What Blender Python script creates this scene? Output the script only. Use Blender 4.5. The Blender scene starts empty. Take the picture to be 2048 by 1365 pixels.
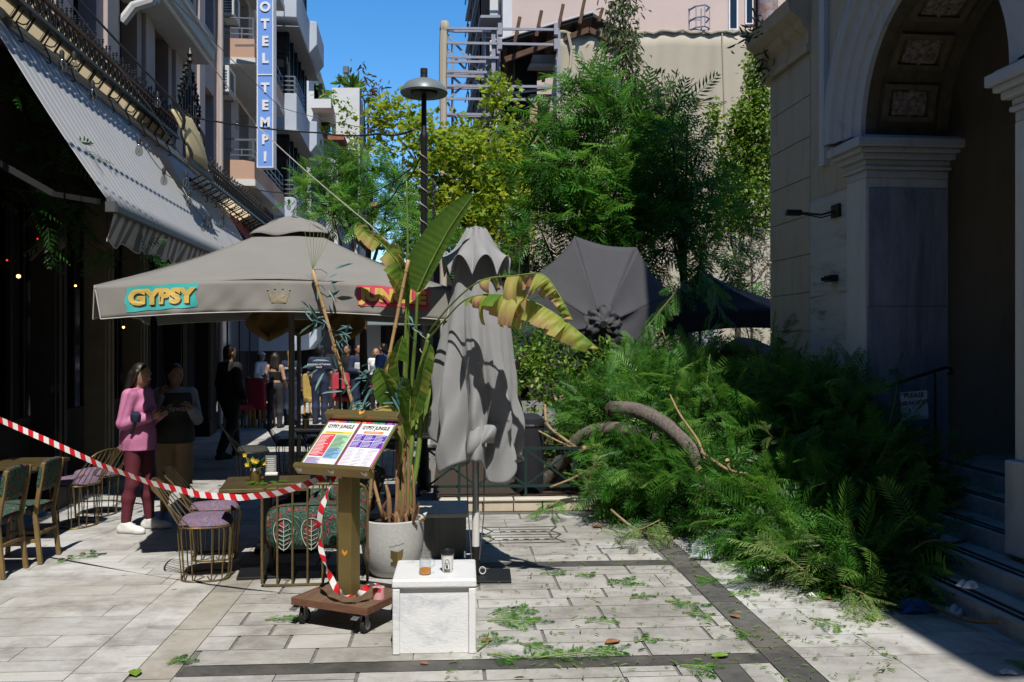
import bpy, bmesh, math, random
import numpy as np
from mathutils import Vector, Matrix, Euler
R_ = math.radians
random.seed(7); RNG = np.random.default_rng(7)
scene = bpy.context.scene
C = scene.collection
# ------------------------------------------------------------------ camera, sky, sun, exposure
F = 1850.0; HC = 1.9; CX = 1024.0; HY = 680.0
cd = bpy.data.cameras.new('camera'); cam = bpy.data.objects.new('camera', cd); C.objects.link(cam)
cam.location = (0, 0, HC); cam.rotation_euler = (R_(90), 0, 0)
cd.sensor_width = 36; cd.lens = F / 2048 * 36; cd.clip_end = 2000; cd.clip_start = .05
cd.shift_y = (680 - 682.5) / 2048
scene.camera = cam
SUN = Vector((.10, -.63, 1)).normalized()
w = bpy.data.worlds.new('World'); scene.world = w; w.use_nodes = True
nt = w.node_tree; bg = nt.nodes['Background']
sk = nt.nodes.new('ShaderNodeTexSky'); sk.sky_type = 'NISHITA'; sk.sun_disc = False
sk.sun_elevation = math.asin(SUN.z); sk.sun_rotation = math.atan2(SUN.x, SUN.y)
sk.air_density = 1.0; sk.dust_density = 0; sk.ozone_density = 4; sk.altitude = 100
hsv = nt.nodes.new('ShaderNodeHueSaturation'); hsv.inputs['Saturation'].default_value = 1.3
nt.links.new(sk.outputs[0], hsv.inputs['Color']); nt.links.new(hsv.outputs[0], bg.inputs[0]); bg.inputs[1].default_value = .135
sl = bpy.data.lights.new('sun', 'SUN'); sl.energy = 5.0; sl.angle = R_(.5); sl.color = (1, .955, .88)
so = bpy.data.objects.new('sun', sl); C.objects.link(so)
so.rotation_euler = SUN.to_track_quat('Z', 'Y').to_euler(); so.location = (2, -8, 14)
vs = scene.view_settings; vs.view_transform = 'Standard'; vs.look = 'None'; vs.exposure = .45; vs.gamma = 1
scene.cycles.max_bounces = 5; scene.cycles.diffuse_bounces = 2; scene.cycles.transparent_max_bounces = 12
# ------------------------------------------------------------------ coordinates
def P(x, y, D):                      # a point D metres ahead of the viewer, read off the 2048 px photograph
    return Vector(((x - CX) * D / F, D, HC - (y - HY) * D / F))
def G(x, y):                         # ground point
    D = HC * F / (y - HY); return Vector(((x - CX) * D / F, D, 0))
class Frame:                         # a street-aligned frame: v across (to the right), u along
    def __init__(s, tan, du=0): s.du = du; s.a = math.atan(tan); s.c = math.cos(s.a); s.s = math.sin(s.a)
    def __call__(s, v, u, z=0):
        u += s.du; return Vector((v*s.c - u*s.s, v*s.s + u*s.c, z))
PV = Frame(.067)    # paving
LF = Frame(.11, .40)     # left side of the street
CF = Frame(.094, -.41)    # church side
# ------------------------------------------------------------------ mesh builder
class MB:
    def __init__(s): s.v = []; s.f = []; s.m = []
    def add(s, vs, fs, mi=0):
        o = len(s.v); s.v.extend([tuple(p) for p in vs])
        for f in fs: s.f.append(tuple(i + o for i in f)); s.m.append(mi)
        return s
    def quad(s, a, b, c, d, mi=0): return s.add([a, b, c, d], [(0, 1, 2, 3)], mi)
    def hexa(s, p, mi=0):            # 8 points: bottom ring 0-3, top ring 4-7
        return s.add(p, [(3,2,1,0),(4,5,6,7),(0,1,5,4),(1,2,6,5),(2,3,7,6),(3,0,4,7)], mi)
    def box(s, c, d, rz=0, mi=0, M=None):
        x, y, z = d[0]/2, d[1]/2, d[2]/2
        p = [Vector(q) for q in ((-x,-y,-z),(x,-y,-z),(x,y,-z),(-x,y,-z),(-x,-y,z),(x,-y,z),(x,y,z),(-x,y,z))]
        R = M if M is not None else Matrix.Rotation(rz, 3, 'Z')
        return s.hexa([R @ q + Vector(c) for q in p], mi)
    def fbox(s, fr, v0, v1, u0, u1, z0, z1, mi=0):   # box in a street frame
        return s.hexa([fr(v0,u0,z0),fr(v1,u0,z0),fr(v1,u1,z0),fr(v0,u1,z0),fr(v0,u0,z1),fr(v1,u0,z1),fr(v1,u1,z1),fr(v0,u1,z1)], mi)
    def bar(s, a, b, w, h=None, mi=0, up=(0,0,1)):   # rectangular bar from a to b
        a = Vector(a); b = Vector(b); h = w if h is None else h
        d = (b - a)
        if d.length < 1e-6: return s
        d.normalize(); u = Vector(up)
        if abs(d.dot(u)) > .98: u = Vector((0, 1, 0))
        x = d.cross(u).normalized() * w/2; y = x.cross(d).normalized() * h/2
        return s.hexa([a-x-y, a+x-y, a+x+y, a-x+y, b-x-y, b+x-y, b+x+y, b-x+y], mi)
    def tube(s, pts, r, n=8, mi=0, closed=False):
        pts = [Vector(p) for p in pts]; k = len(pts)
        rr = [r]*k if not hasattr(r, '__len__') else list(r)
        o = len(s.v); N = None
        for i, p in enumerate(pts):
            if closed: t = pts[(i+1) % k] - pts[i-1]
            else: t = pts[min(i+1, k-1)] - pts[max(i-1, 0)]
            if t.length < 1e-9: t = Vector((0, 0, 1))
            t.normalize()
            if N is None:
                N = t.orthogonal().normalized()
            else:
                N = N - t * N.dot(t)
                N = N.normalized() if N.length > 1e-6 else t.orthogonal().normalized()
            B = t.cross(N)
            for j in range(n):
                a = 2*math.pi*j/n
                s.v.append(tuple(p + (N*math.cos(a) + B*math.sin(a)) * rr[i]))
        for i in range(k if closed else k-1):
            i2 = (i+1) % k
            for j in range(n):
                j2 = (j+1) % n
                s.f.append((o+i*n+j, o+i*n+j2, o+i2*n+j2, o+i2*n+j)); s.m.append(mi)
        if not closed:
            s.f.append(tuple(o+j for j in reversed(range(n)))); s.m.append(mi)
            s.f.append(tuple(o+(k-1)*n+j for j in range(n))); s.m.append(mi)
        return s
    def lathe(s, prof, c=(0,0,0), n=24, mi=0, cap=True):
        o = len(s.v); c = Vector(c)
        for r, z in prof:
            for j in range(n):
                a = 2*math.pi*j/n; s.v.append((c.x + r*math.cos(a), c.y + r*math.sin(a), c.z + z))
        for i in range(len(prof)-1):
            for j in range(n):
                j2 = (j+1) % n
                s.f.append((o+i*n+j, o+i*n+j2, o+(i+1)*n+j2, o+(i+1)*n+j)); s.m.append(mi)
        if cap:
            s.f.append(tuple(o+j for j in reversed(range(n)))); s.m.append(mi)
            k = len(prof)-1; s.f.append(tuple(o+k*n+j for j in range(n))); s.m.append(mi)
        return s
    def grid(s, fn, nu, nv, mi=0):   # fn(a,b) with a,b in 0..1
        o = len(s.v)
        for i in range(nu+1):
            for j in range(nv+1): s.v.append(tuple(fn(i/nu, j/nv)))
        for i in range(nu):
            for j in range(nv):
                a = o+i*(nv+1)+j; s.f.append((a, a+nv+1, a+nv+2, a+1)); s.m.append(mi)
        return s
    def prism(s, poly, org, ex, ey, depth, mi=0):    # 2-D outline swept by the vector depth
        org = Vector(org); ex = Vector(ex); ey = Vector(ey); d = Vector(depth); n = len(poly)
        a = [org + ex*p[0] + ey*p[1] for p in poly]
        fs = [tuple(reversed(range(n))), tuple(range(n, 2*n))] + [(i, (i+1) % n, n+(i+1) % n, n+i) for i in range(n)]
        return s.add(a + [p + d for p in a], fs, mi)
    def build(s, name, mats, parent=None, w=True, smooth=False, bevel=0, sub=0, solid=0):
        me = bpy.data.meshes.new(name); me.from_pydata(s.v, [], s.f)
        mats = mats if isinstance(mats, (list, tuple)) else [mats]
        for m in mats: me.materials.append(m)
        if len(mats) > 1: me.polygons.foreach_set('material_index', s.m)
        return link(name, me, parent, w, smooth, bevel, sub, solid)
XF = {}
def link(name, me, parent=None, w=True, smooth=False, bevel=0, sub=0, solid=0):
    o = bpy.data.objects.new(name, me); C.objects.link(o)
    M = XF.get(parent.name, Matrix()) if parent else Matrix()
    XF[o.name] = M.copy()
    if parent:
        o.parent = parent
        if w: me.transform(M.inverted())
    if smooth:
        me.polygons.foreach_set('use_smooth', [True]*len(me.polygons))
        if smooth != 'all': me.set_sharp_from_angle(angle=R_(38))
    if solid:
        md = o.modifiers.new('solid', 'SOLIDIFY'); md.thickness = solid; md.offset = 0
    if sub:
        md = o.modifiers.new('sub', 'SUBSURF'); md.levels = md.render_levels = sub
    if bevel:
        md = o.modifiers.new('bevel', 'BEVEL'); md.width = bevel; md.segments = 2; md.limit_method = 'ANGLE'; md.angle_limit = R_(40)
    me.update()
    return o
def thing(name, label, cat, loc=(0,0,0), rz=0, group=None):
    o = bpy.data.objects.new(name, None); C.objects.link(o)
    o.location = loc; o.rotation_euler = (0, 0, rz); o.empty_display_size = .1
    XF[o.name] = Matrix.Translation(loc) @ Matrix.Rotation(rz, 4, 'Z')
    o['label'] = label; o['category'] = cat
    if group: o['group'] = group
    return o
def tag(o, label, cat, group=None):
    o['label'] = label; o['category'] = cat
    if group: o['group'] = group
    return o
def struct(o, kind='structure', label=None, cat=None):
    o['kind'] = kind
    if label: o['label'] = label
    if cat: o['category'] = cat
    return o
def dup(root, loc, rz=0, label=None, group=None):
    r = root.copy(); C.objects.link(r); r.location = loc; r.rotation_euler = (0, 0, rz)
    XF[r.name] = Matrix.Translation(loc) @ Matrix.Rotation(rz, 4, 'Z')
    if label: r['label'] = label
    if group: r['group'] = group
    for ch in list(root.children):
        c = ch.copy(); C.objects.link(c); c.parent = r
        for g in list(ch.children):
            d = g.copy(); C.objects.link(d); d.parent = c
    return r
def np_mesh(name, V, faces, mats, tint=None, mi=None):   # faces: list of int arrays (n,3) or (n,4)
    me = bpy.data.meshes.new(name)
    nl = sum(f.size for f in faces); nf = sum(len(f) for f in faces)
    me.vertices.add(len(V)); me.vertices.foreach_set('co', np.asarray(V, 'f').ravel())
    me.loops.add(nl); me.polygons.add(nf)
    me.loops.foreach_set('vertex_index', np.concatenate([f.ravel() for f in faces]).astype('i'))
    tot = np.concatenate([np.full(len(f), f.shape[1]) for f in faces]).astype('i')
    st = np.concatenate([[0], np.cumsum(tot)[:-1]]).astype('i')
    me.polygons.foreach_set('loop_start', st); me.polygons.foreach_set('loop_total', tot)
    for m in (mats if isinstance(mats, (list, tuple)) else [mats]): me.materials.append(m)
    if mi is not None: me.polygons.foreach_set('material_index', np.asarray(mi, 'i'))
    if tint is not None:
        a = me.attributes.new('tint', 'FLOAT', 'POINT'); a.data.foreach_set('value', np.asarray(tint, 'f'))
    me.update(calc_edges=True); me.validate()
    return me
# ------------------------------------------------------------------ lettering
def text_mesh(txt, size, bold=0.0, ext=.002):
    cu = bpy.data.curves.new('t', 'FONT'); cu.body = txt; cu.size = size; cu.align_x = 'CENTER'; cu.align_y = 'CENTER'
    cu.offset = bold; cu.extrude = ext; cu.resolution_u = 3
    o = bpy.data.objects.new('t', cu); C.objects.link(o)
    bpy.context.view_layer.update()
    me = bpy.data.meshes.new_from_object(o.evaluated_get(bpy.context.evaluated_depsgraph_get()))
    bpy.data.objects.remove(o); return me
def put_text(name, txt, size, org, ex, ey, mat, parent, bold=0.0, ext=.002, warp=None):
    me = text_mesh(txt, size, bold, ext); ex = Vector(ex).normalized(); ey = Vector(ey).normalized(); ez = ex.cross(ey)
    for v in me.vertices:
        c = v.co.copy()
        if warp: c = Vector(warp(c))
        v.co = Vector(org) + ex*c.x + ey*c.y + ez*c.z
    me.materials.clear(); me.materials.append(mat)
    return link(name, me, parent)
# ------------------------------------------------------------------ implicit bodies
def seg_dist(X, Y, Z, a, b, ra, rb):
    a = np.array(a, float); b = np.array(b, float); d = b - a; L2 = max(d @ d, 1e-12)
    t = np.clip(((X-a[0])*d[0] + (Y-a[1])*d[1] + (Z-a[2])*d[2]) / L2, 0, 1)
    return np.sqrt((X-a[0]-t*d[0])**2 + (Y-a[1]-t*d[1])**2 + (Z-a[2]-t*d[2])**2) - (ra + (rb-ra)*t)
def implicit(prims, h, cuts=()):
    lo = np.full(3, 1e9); hi = np.full(3, -1e9); bb = []
    for p in prims:
        if p[0] == 'c':
            r = max(p[3], p[4]); a = np.minimum(p[1], p[2]) - r; b = np.maximum(p[1], p[2]) + r
        else:
            r = np.array(p[2]); a = np.array(p[1]) - r; b = np.array(p[1]) + r
        bb.append((a, b)); lo = np.minimum(lo, a); hi = np.maximum(hi, b)
    lo -= 5*h; hi += 5*h; n = np.ceil((hi - lo)/h).astype(int) + 1
    Fd = np.full(n, 10.0)
    ax = [lo[i] + h*np.arange(n[i]) for i in range(3)]
    for p, (a, b) in zip(prims, bb):
        k = p[5] if p[0] == 'c' and len(p) > 5 else (p[3] if p[0] == 'e' and len(p) > 3 else .02)
        mg = k + 3*h
        i0 = np.maximum(((a-mg-lo)/h).astype(int), 0); i1 = np.minimum(np.ceil((b+mg-lo)/h).astype(int)+1, n)
        sl_ = tuple(slice(i0[i], i1[i]) for i in range(3))
        X, Y, Z = np.meshgrid(ax[0][sl_[0]], ax[1][sl_[1]], ax[2][sl_[2]], indexing='ij')
        if p[0] == 'c': d = seg_dist(X, Y, Z, p[1], p[2], p[3], p[4])
        else:
            c, r = p[1], p[2]
            q = np.sqrt(((X-c[0])/r[0])**2 + ((Y-c[1])/r[1])**2 + ((Z-c[2])/r[2])**2)
            g = np.sqrt(((X-c[0])/r[0]**2)**2 + ((Y-c[1])/r[1]**2)**2 + ((Z-c[2])/r[2]**2)**2)
            d = q*(q-1)/np.maximum(g, 1e-6)
        o = Fd[sl_]; e = np.maximum(k - np.abs(o-d), 0)/k
        Fd[sl_] = np.minimum(o, d) - e*e*k*.25
    for pt, nn in cuts:
        X, Y, Z = np.meshgrid(*ax, indexing='ij')
        Fd = np.maximum(Fd, (X-pt[0])*nn[0] + (Y-pt[1])*nn[1] + (Z-pt[2])*nn[2])
    S = Fd < 0
    m = tuple(n-1); acc = np.zeros(m+(3,)); cnt = np.zeros(m)
    def sub(o): return tuple(slice(o[i], o[i]+m[i]) for i in range(3))
    cs = [(i, j, k) for i in (0,1) for j in (0,1) for k in (0,1)]
    for a in cs:
        for d in range(3):
            if a[d] == 0:
                b = list(a); b[d] = 1
                fa = Fd[sub(a)]; fb = Fd[sub(b)]; mm = (fa < 0) != (fb < 0)
                t = np.where(mm, fa/np.where(mm, fa-fb, 1), 0)
                for q in range(3): acc[..., q] += np.where(mm, a[q] + (t if q == d else 0), 0)
                cnt += mm
    act = cnt > 0; idx = np.full(m, -1); idx[act] = np.arange(act.sum())
    V = lo + h*(np.argwhere(act) + acc[act]/cnt[act][:, None])
    Fs = []
    for d in range(3):
        e1, e2 = (d+1) % 3, (d+2) % 3
        s0 = [slice(1, m[i]) for i in range(3)]; s0[d] = slice(0, m[d])
        s1 = list(s0); s1[d] = slice(1, m[d]+1)
        A = S[tuple(s0)]; B = S[tuple(s1)]
        def cell(o1, o2):
            s_ = [None]*3; s_[d] = slice(0, m[d])
            s_[e1] = slice(1-o1, m[e1]-o1); s_[e2] = slice(1-o2, m[e2]-o2); return idx[tuple(s_)]
        q = np.stack([cell(1,1), cell(0,1), cell(0,0), cell(1,0)], -1)
        f = q[A & ~B]; g = q[~A & B][:, ::-1]
        Fs += [f, g]
    Fq = np.concatenate(Fs); Fq = Fq[(Fq >= 0).all(1)]
    return V, Fq
def blob_mesh(name, prims, h, mat, parent=None, cuts=(), w=False):
    V, Q = implicit(prims, h, cuts)
    return link(name, np_mesh(name, V, [Q], mat), parent, w, smooth='all')
# ------------------------------------------------------------------ materials
MATS = {}
K_ALB = .72     # all surface tones are given for exposure 0 and scaled to the exposure set above
def nd(nt, t, **kw):
    n = nt.nodes.new(t)
    for k, v in kw.items():
        if k.startswith('i'): n.inputs[int(k[1:])].default_value = v
        else: setattr(n, k, v)
    return n
def mat(name, col, rough=.6, var=.12, scale=8, bump=.0, metal=0, spec=.4, stretch=(1,1,1), col2=None, detail=5, bscale=None, sheen=0):
    """principled surface with a two tone noise in its own colour and an optional fine bump"""
    if name in MATS: return MATS[name]
    m = bpy.data.materials.new(name); m.use_nodes = True; nt = m.node_tree; b = nt.nodes['Principled BSDF']; L = nt.links.new
    tc = nd(nt, 'ShaderNodeTexCoord'); mp = nd(nt, 'ShaderNodeMapping'); mp.inputs['Scale'].default_value = stretch
    L(tc.outputs['Object'], mp.inputs[0])
    no = nd(nt, 'ShaderNodeTexNoise'); no.inputs['Scale'].default_value = scale; no.inputs['Detail'].default_value = detail; no.inputs['Roughness'].default_value = .6
    L(mp.outputs[0], no.inputs['Vector'])
    cr = nd(nt, 'ShaderNodeValToRGB'); cr.color_ramp.elements[0].position = .3; cr.color_ramp.elements[1].position = .7
    c2 = col2 if col2 else tuple(min(1, c*(1+var)) for c in col); c1 = col if col2 else tuple(c*(1-var) for c in col)
    cr.color_ramp.elements[0].color = (*[K_ALB*q for q in c1], 1); cr.color_ramp.elements[1].color = (*[K_ALB*q for q in c2], 1)
    L(no.outputs[0], cr.inputs[0]); L(cr.outputs[0], b.inputs['Base Color'])
    b.inputs['Roughness'].default_value = rough; b.inputs['Metallic'].default_value = metal; b.inputs['Specular IOR Level'].default_value = spec
    if sheen: b.inputs['Sheen Weight'].default_value = sheen
    if bump:
        n2 = nd(nt, 'ShaderNodeTexNoise'); n2.inputs['Scale'].default_value = bscale or scale*6; n2.inputs['Detail'].default_value = 4
        L(mp.outputs[0], n2.inputs['Vector'])
        bp = nd(nt, 'ShaderNodeBump'); bp.inputs['Strength'].default_value = bump; bp.inputs['Distance'].default_value = .01
        L(n2.outputs[0], bp.inputs['Height']); L(bp.outputs[0], b.inputs['Normal'])
    MATS[name] = m; return m
def ramp(nt, stops, interp='LINEAR'):
    cr = nd(nt, 'ShaderNodeValToRGB'); e = cr.color_ramp; e.interpolation = interp
    while len(e.elements) > 1: e.elements.remove(e.elements[-1])
    e.elements[0].position = stops[0][0]; e.elements[0].color = (*stops[0][1], 1)
    for p, c in stops[1:]:
        x = e.elements.new(p); x.color = (*c, 1)
    return cr
def leaf_mat(name, stops, trans=.35, rough=.45, spec=.35):
    m = bpy.data.materials.new(name); m.use_nodes = True; nt = m.node_tree; L = nt.links.new; b = nt.nodes['Principled BSDF']
    stops = [(p, tuple(K_ALB*c for c in q)) for p, q in stops]
    at = nd(nt, 'ShaderNodeAttribute', attribute_name='tint'); cr = ramp(nt, stops); L(at.outputs['Fac'], cr.inputs[0])
    L(cr.outputs[0], b.inputs['Base Color']); b.inputs['Roughness'].default_value = rough; b.inputs['Specular IOR Level'].default_value = spec
    tr = nd(nt, 'ShaderNodeBsdfTranslucent')
    hs = nd(nt, 'ShaderNodeHueSaturation'); hs.inputs['Hue'].default_value = .48; hs.inputs['Value'].default_value = 1.5; L(cr.outputs[0], hs.inputs['Color']); L(hs.outputs[0], tr.inputs[0])
    mx = nd(nt, 'ShaderNodeMixShader'); mx.inputs[0].default_value = trans
    L(b.outputs[0], mx.inputs[1]); L(tr.outputs[0], mx.inputs[2]); L(mx.outputs[0], nt.nodes['Material Output'].inputs[0])
    MATS[name] = m; return m
def stone_mat(name, stops, streak=(3, 14, 3), rough=.6, spots=True, spec=.3, dirt=(.12,.11,.10), use_tint=True):
    """slab stone: tone per slab from the tint attribute, streaked veins, dark spots, fine grain bump"""
    m = bpy.data.materials.new(name); m.use_nodes = True; nt = m.node_tree; L = nt.links.new; b = nt.nodes['Principled BSDF']
    tc = nd(nt, 'ShaderNodeTexCoord'); mp = nd(nt, 'ShaderNodeMapping'); mp.inputs['Scale'].default_value = streak; L(tc.outputs['Object'], mp.inputs[0])
    at = nd(nt, 'ShaderNodeAttribute', attribute_name='tint')
    n1 = nd(nt, 'ShaderNodeTexNoise'); n1.inputs['Scale'].default_value = 1.2; n1.inputs['Detail'].default_value = 12; n1.inputs['Roughness'].default_value = .74; n1.inputs['Distortion'].default_value = .6
    ad = nd(nt, 'ShaderNodeVectorMath', operation='ADD'); L(mp.outputs[0], ad.inputs[0])
    mu = nd(nt, 'ShaderNodeMath', operation='MULTIPLY'); mu.inputs[1].default_value = 37.0; L(at.outputs['Fac'], mu.inputs[0]); L(mu.outputs[0], ad.inputs[1])
    L(ad.outputs[0], n1.inputs['Vector'])
    s = nd(nt, 'ShaderNodeMath', operation='MULTIPLY_ADD'); s.inputs[1].default_value = .78 if use_tint else 1.0; L(n1.outputs[0], s.inputs[0])
    t2 = nd(nt, 'ShaderNodeMath', operation='MULTIPLY'); t2.inputs[1].default_value = .27 if use_tint else 0; L(at.outputs['Fac'], t2.inputs[0]); L(t2.outputs[0], s.inputs[2])
    cr = ramp(nt, [(p, tuple(K_ALB*c for c in q)) for p, q in stops]); L(s.outputs[0], cr.inputs[0]); colr = cr.outputs[0]
    if spots:
        n2 = nd(nt, 'ShaderNodeTexNoise'); n2.inputs['Scale'].default_value = 2.2; n2.inputs['Detail'].default_value = 7; n2.inputs['Roughness'].default_value = .7; L(tc.outputs['Object'], n2.inputs['Vector'])
        r2 = ramp(nt, [(.48, (0,0,0)), (.70, (.62,.62,.62))]); L(n2.outputs[0], r2.inputs[0])
        v = nd(nt, 'ShaderNodeTexVoronoi'); v.inputs['Scale'].default_value = 5.5; L(tc.outputs['Object'], v.inputs['Vector'])
        r3 = ramp(nt, [(0, (1,1,1)), (.10, (.8,.8,.8)), (.14, (0,0,0))]); L(v.outputs['Distance'], r3.inputs[0])
        n3 = nd(nt, 'ShaderNodeTexNoise'); n3.inputs['Scale'].default_value = 1.7; L(tc.outputs['Object'], n3.inputs['Vector'])
        r4 = ramp(nt, [(.52, (0,0,0)), (.6, (.8,.8,.8))]); L(n3.outputs[0], r4.inputs[0])
        mm = nd(nt, 'ShaderNodeMath', operation='MULTIPLY'); L(r3.outputs[0], mm.inputs[0]); L(r4.outputs[0], mm.inputs[1])
        mx = nd(nt, 'ShaderNodeMath', operation='MAXIMUM'); L(mm.outputs[0], mx.inputs[0]); L(r2.outputs[0], mx.inputs[1])
        mc = nd(nt, 'ShaderNodeMix', data_type='RGBA'); L(mx.outputs[0], mc.inputs[0]); L(colr, mc.inputs[6]); mc.inputs[7].default_value = (*dirt, 1); colr = mc.outputs[2]
    if spots:   # broad worn and trodden-in stains
        n5 = nd(nt, 'ShaderNodeTexNoise'); n5.inputs['Scale'].default_value = .9; n5.inputs['Detail'].default_value = 9; n5.inputs['Roughness'].default_value = .68; n5.inputs['Distortion'].default_value = .8; L(tc.outputs['Object'], n5.inputs['Vector'])
        r5 = ramp(nt, [(.36, (1,1,1)), (.50, (.86,.84,.80)), (.66, (.62,.58,.52))]); L(n5.outputs[0], r5.inputs[0])
        m5 = nd(nt, 'ShaderNodeMix', data_type='RGBA', blend_type='MULTIPLY'); m5.inputs[0].default_value = .8; L(colr, m5.inputs[6]); L(r5.outputs[0], m5.inputs[7]); colr = m5.outputs[2]
    L(colr, b.inputs['Base Color']); b.inputs['Roughness'].default_value = rough; b.inputs['Specular IOR Level'].default_value = spec
    nb = nd(nt, 'ShaderNodeTexNoise'); nb.inputs['Scale'].default_value = 26; nb.inputs['Detail'].default_value = 6; L(mp.outputs[0], nb.inputs['Vector'])
    bp = nd(nt, 'ShaderNodeBump'); bp.inputs['Strength'].default_value = .35; bp.inputs['Distance'].default_value = .006; L(nb.outputs[0], bp.inputs['Height']); L(bp.outputs[0], b.inputs['Normal'])
    MATS[name] = m; return m
def fabric_print(name, cols, scale=7, stretch=(1,1,1), distort=1.5):
    m = bpy.data.materials.new(name); m.use_nodes = True; nt = m.node_tree; L = nt.links.new; b = nt.nodes['Principled BSDF']
    tc = nd(nt, 'ShaderNodeTexCoord'); mp = nd(nt, 'ShaderNodeMapping'); mp.inputs['Scale'].default_value = stretch; L(tc.outputs['Object'], mp.inputs[0])
    n = nd(nt, 'ShaderNodeTexNoise'); n.inputs['Scale'].default_value = scale; n.inputs['Detail'].default_value = 3; n.inputs['Distortion'].default_value = distort; L(mp.outputs[0], n.inputs['Vector'])
    cols = [tuple(K_ALB*c for c in q) for q in cols]; k = len(cols); cr = ramp(nt, [(.28 + .44*i/k, c) for i, c in enumerate(cols)], 'CONSTANT' if k > 5 else 'EASE'); L(n.outputs[0], cr.inputs[0])
    L(cr.outputs[0], b.inputs['Base Color']); b.inputs['Roughness'].default_value = .85; b.inputs['Specular IOR Level'].default_value = .15
    MATS[name] = m; return m
def stripe_mat(name, c1, c2, period, axis=0, duty=.5, rough=.7, soft=.04):
    m = bpy.data.materials.new(name); m.use_nodes = True; nt = m.node_tree; L = nt.links.new; b = nt.nodes['Principled BSDF']
    at = nd(nt, 'ShaderNodeAttribute', attribute_name='tint')
    c1 = tuple(K_ALB*c for c in c1); c2 = tuple(K_ALB*c for c in c2)
    d = nd(nt, 'ShaderNodeMath', operation='DIVIDE'); d.inputs[1].default_value = period; L(at.outputs['Fac'], d.inputs[0])
    f = nd(nt, 'ShaderNodeMath', operation='FRACT'); L(d.outputs[0], f.inputs[0])
    cr = ramp(nt, [(0, c1), (duty-soft, c1), (duty, c2), (1-soft, c2), (1, c1)]); L(f.outputs[0], cr.inputs[0])
    no = nd(nt, 'ShaderNodeTexNoise'); no.inputs['Scale'].default_value = 3; no.inputs['Detail'].default_value = 4
    tc = nd(nt, 'ShaderNodeTexCoord'); L(tc.outputs['Object'], no.inputs['Vector'])
    mc = nd(nt, 'ShaderNodeMix', data_type='RGBA', blend_type='MULTIPLY'); mc.inputs[0].default_value = .18; L(cr.outputs[0], mc.inputs[6]); L(no.outputs[0], mc.inputs[7])
    L(mc.outputs[2], b.inputs['Base Color']); b.inputs['Roughness'].default_value = rough; b.inputs['Specular IOR Level'].default_value = .2
    MATS[name] = m; return m
def glass_mat(name, col, rough=.05, alpha_mix=.75):
    m = bpy.data.materials.new(name); m.use_nodes = True; nt = m.node_tree; L = nt.links.new
    g = nd(nt, 'ShaderNodeBsdfGlossy'); g.inputs['Roughness'].default_value = rough; t = nd(nt, 'ShaderNodeBsdfTransparent'); t.inputs[0].default_value = (*col, 1)
    fr = nd(nt, 'ShaderNodeLayerWeight'); fr.inputs[0].default_value = .22
    pw = nd(nt, 'ShaderNodeMath', operation='MULTIPLY_ADD'); pw.inputs[1].default_value = .55; pw.inputs[2].default_value = .04; L(fr.outputs['Facing'], pw.inputs[0])
    mx = nd(nt, 'ShaderNodeMixShader'); L(pw.outputs[0], mx.inputs[0]); L(t.outputs[0], mx.inputs[1]); L(g.outputs[0], mx.inputs[2])
    L(mx.outputs[0], nt.nodes['Material Output'].inputs[0]); nt.nodes.remove(nt.nodes['Principled BSDF'])
    MATS[name] = m; return m
def emit_mat(name, col, s):
    m = bpy.data.materials.new(name); m.use_nodes = True; b = m.node_tree.nodes['Principled BSDF']
    b.inputs['Base Color'].default_value = (*col, 1); b.inputs['Emission Color'].default_value = (*col, 1); b.inputs['Emission Strength'].default_value = s
    MATS[name] = m; return m
M_slab = stone_mat('paving_marble', [(.18, (.17,.165,.155)), (.38, (.385,.378,.36)), (.62, (.535,.528,.508)), (.95, (.64,.632,.612))], streak=(4,7,3))
M_white_slab = stone_mat('white_paving', [(.18, (.26,.26,.26)), (.38, (.47,.47,.463)), (.60,(.60,.60,.588)), (.9, (.69,.69,.675))], streak=(2.2, 7, 2))
M_band = stone_mat('dark_band_stone', [(.2, (.05,.05,.05)), (.55, (.11,.109,.105)), (.9, (.23,.225,.21))], streak=(5,5,5), dirt=(.15,.13,.1))
M_tanband = stone_mat('worn_tan_stone', [(.2, (.25,.235,.205)), (.5, (.41,.39,.345)), (.9, (.55,.53,.49))], streak=(4,4,4))
M_joint = mat('joint_grout', (.17,.163,.15), .9, .3, 20)
M_marble = stone_mat('white_marble', [(.24, (.30,.34,.42)), (.37, (.58,.61,.66)), (.47, (.80,.81,.82)), (.9, (.88,.88,.87))], streak=(1.6,1.6,3.4), rough=.3, spots=False, use_tint=False, spec=.5)
M_greymarble = stone_mat('grey_marble', [(.25, (.10,.10,.10)), (.45, (.22,.22,.21)), (.8, (.34,.34,.32))], streak=(6,6,1.2), rough=.45, spots=False, use_tint=False)
M_bluemarble = stone_mat('blue_grey_marble', [(.30, (.15,.17,.21)), (.46, (.27,.30,.36)), (.56,(.36,.39,.44)), (.8, (.52,.54,.57))], streak=(3.5,3.5,.6), rough=.4, spots=False, use_tint=False)
M_stripemarble = stone_mat('banded_marble', [(.34, (.14,.14,.14)), (.46, (.56,.555,.53)), (.8, (.76,.75,.71))], streak=(.5,.5,5), rough=.45, spots=False, use_tint=False)
M_palemarble = stone_mat('pale_marble', [(.28, (.42,.415,.395)), (.48, (.66,.655,.62)), (.85, (.76,.755,.72))], streak=(3,3,.6), rough=.5, spots=False, use_tint=False)
M_ochre = stone_mat('ochre_plaster', [(.28,(.42,.35,.26)),(.48,(.60,.50,.365)),(.85,(.67,.57,.43))], streak=(4,4,.7), rough=.85, spots=False, use_tint=False)
M_mauve = mat('mauve_plaster', (.44,.35,.33), .9, .10, 1.5, .1, bscale=40)
M_mauve2 = mat('mauve_trim', (.50,.42,.385), .9, .10, 1.5, .1, bscale=40)
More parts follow.
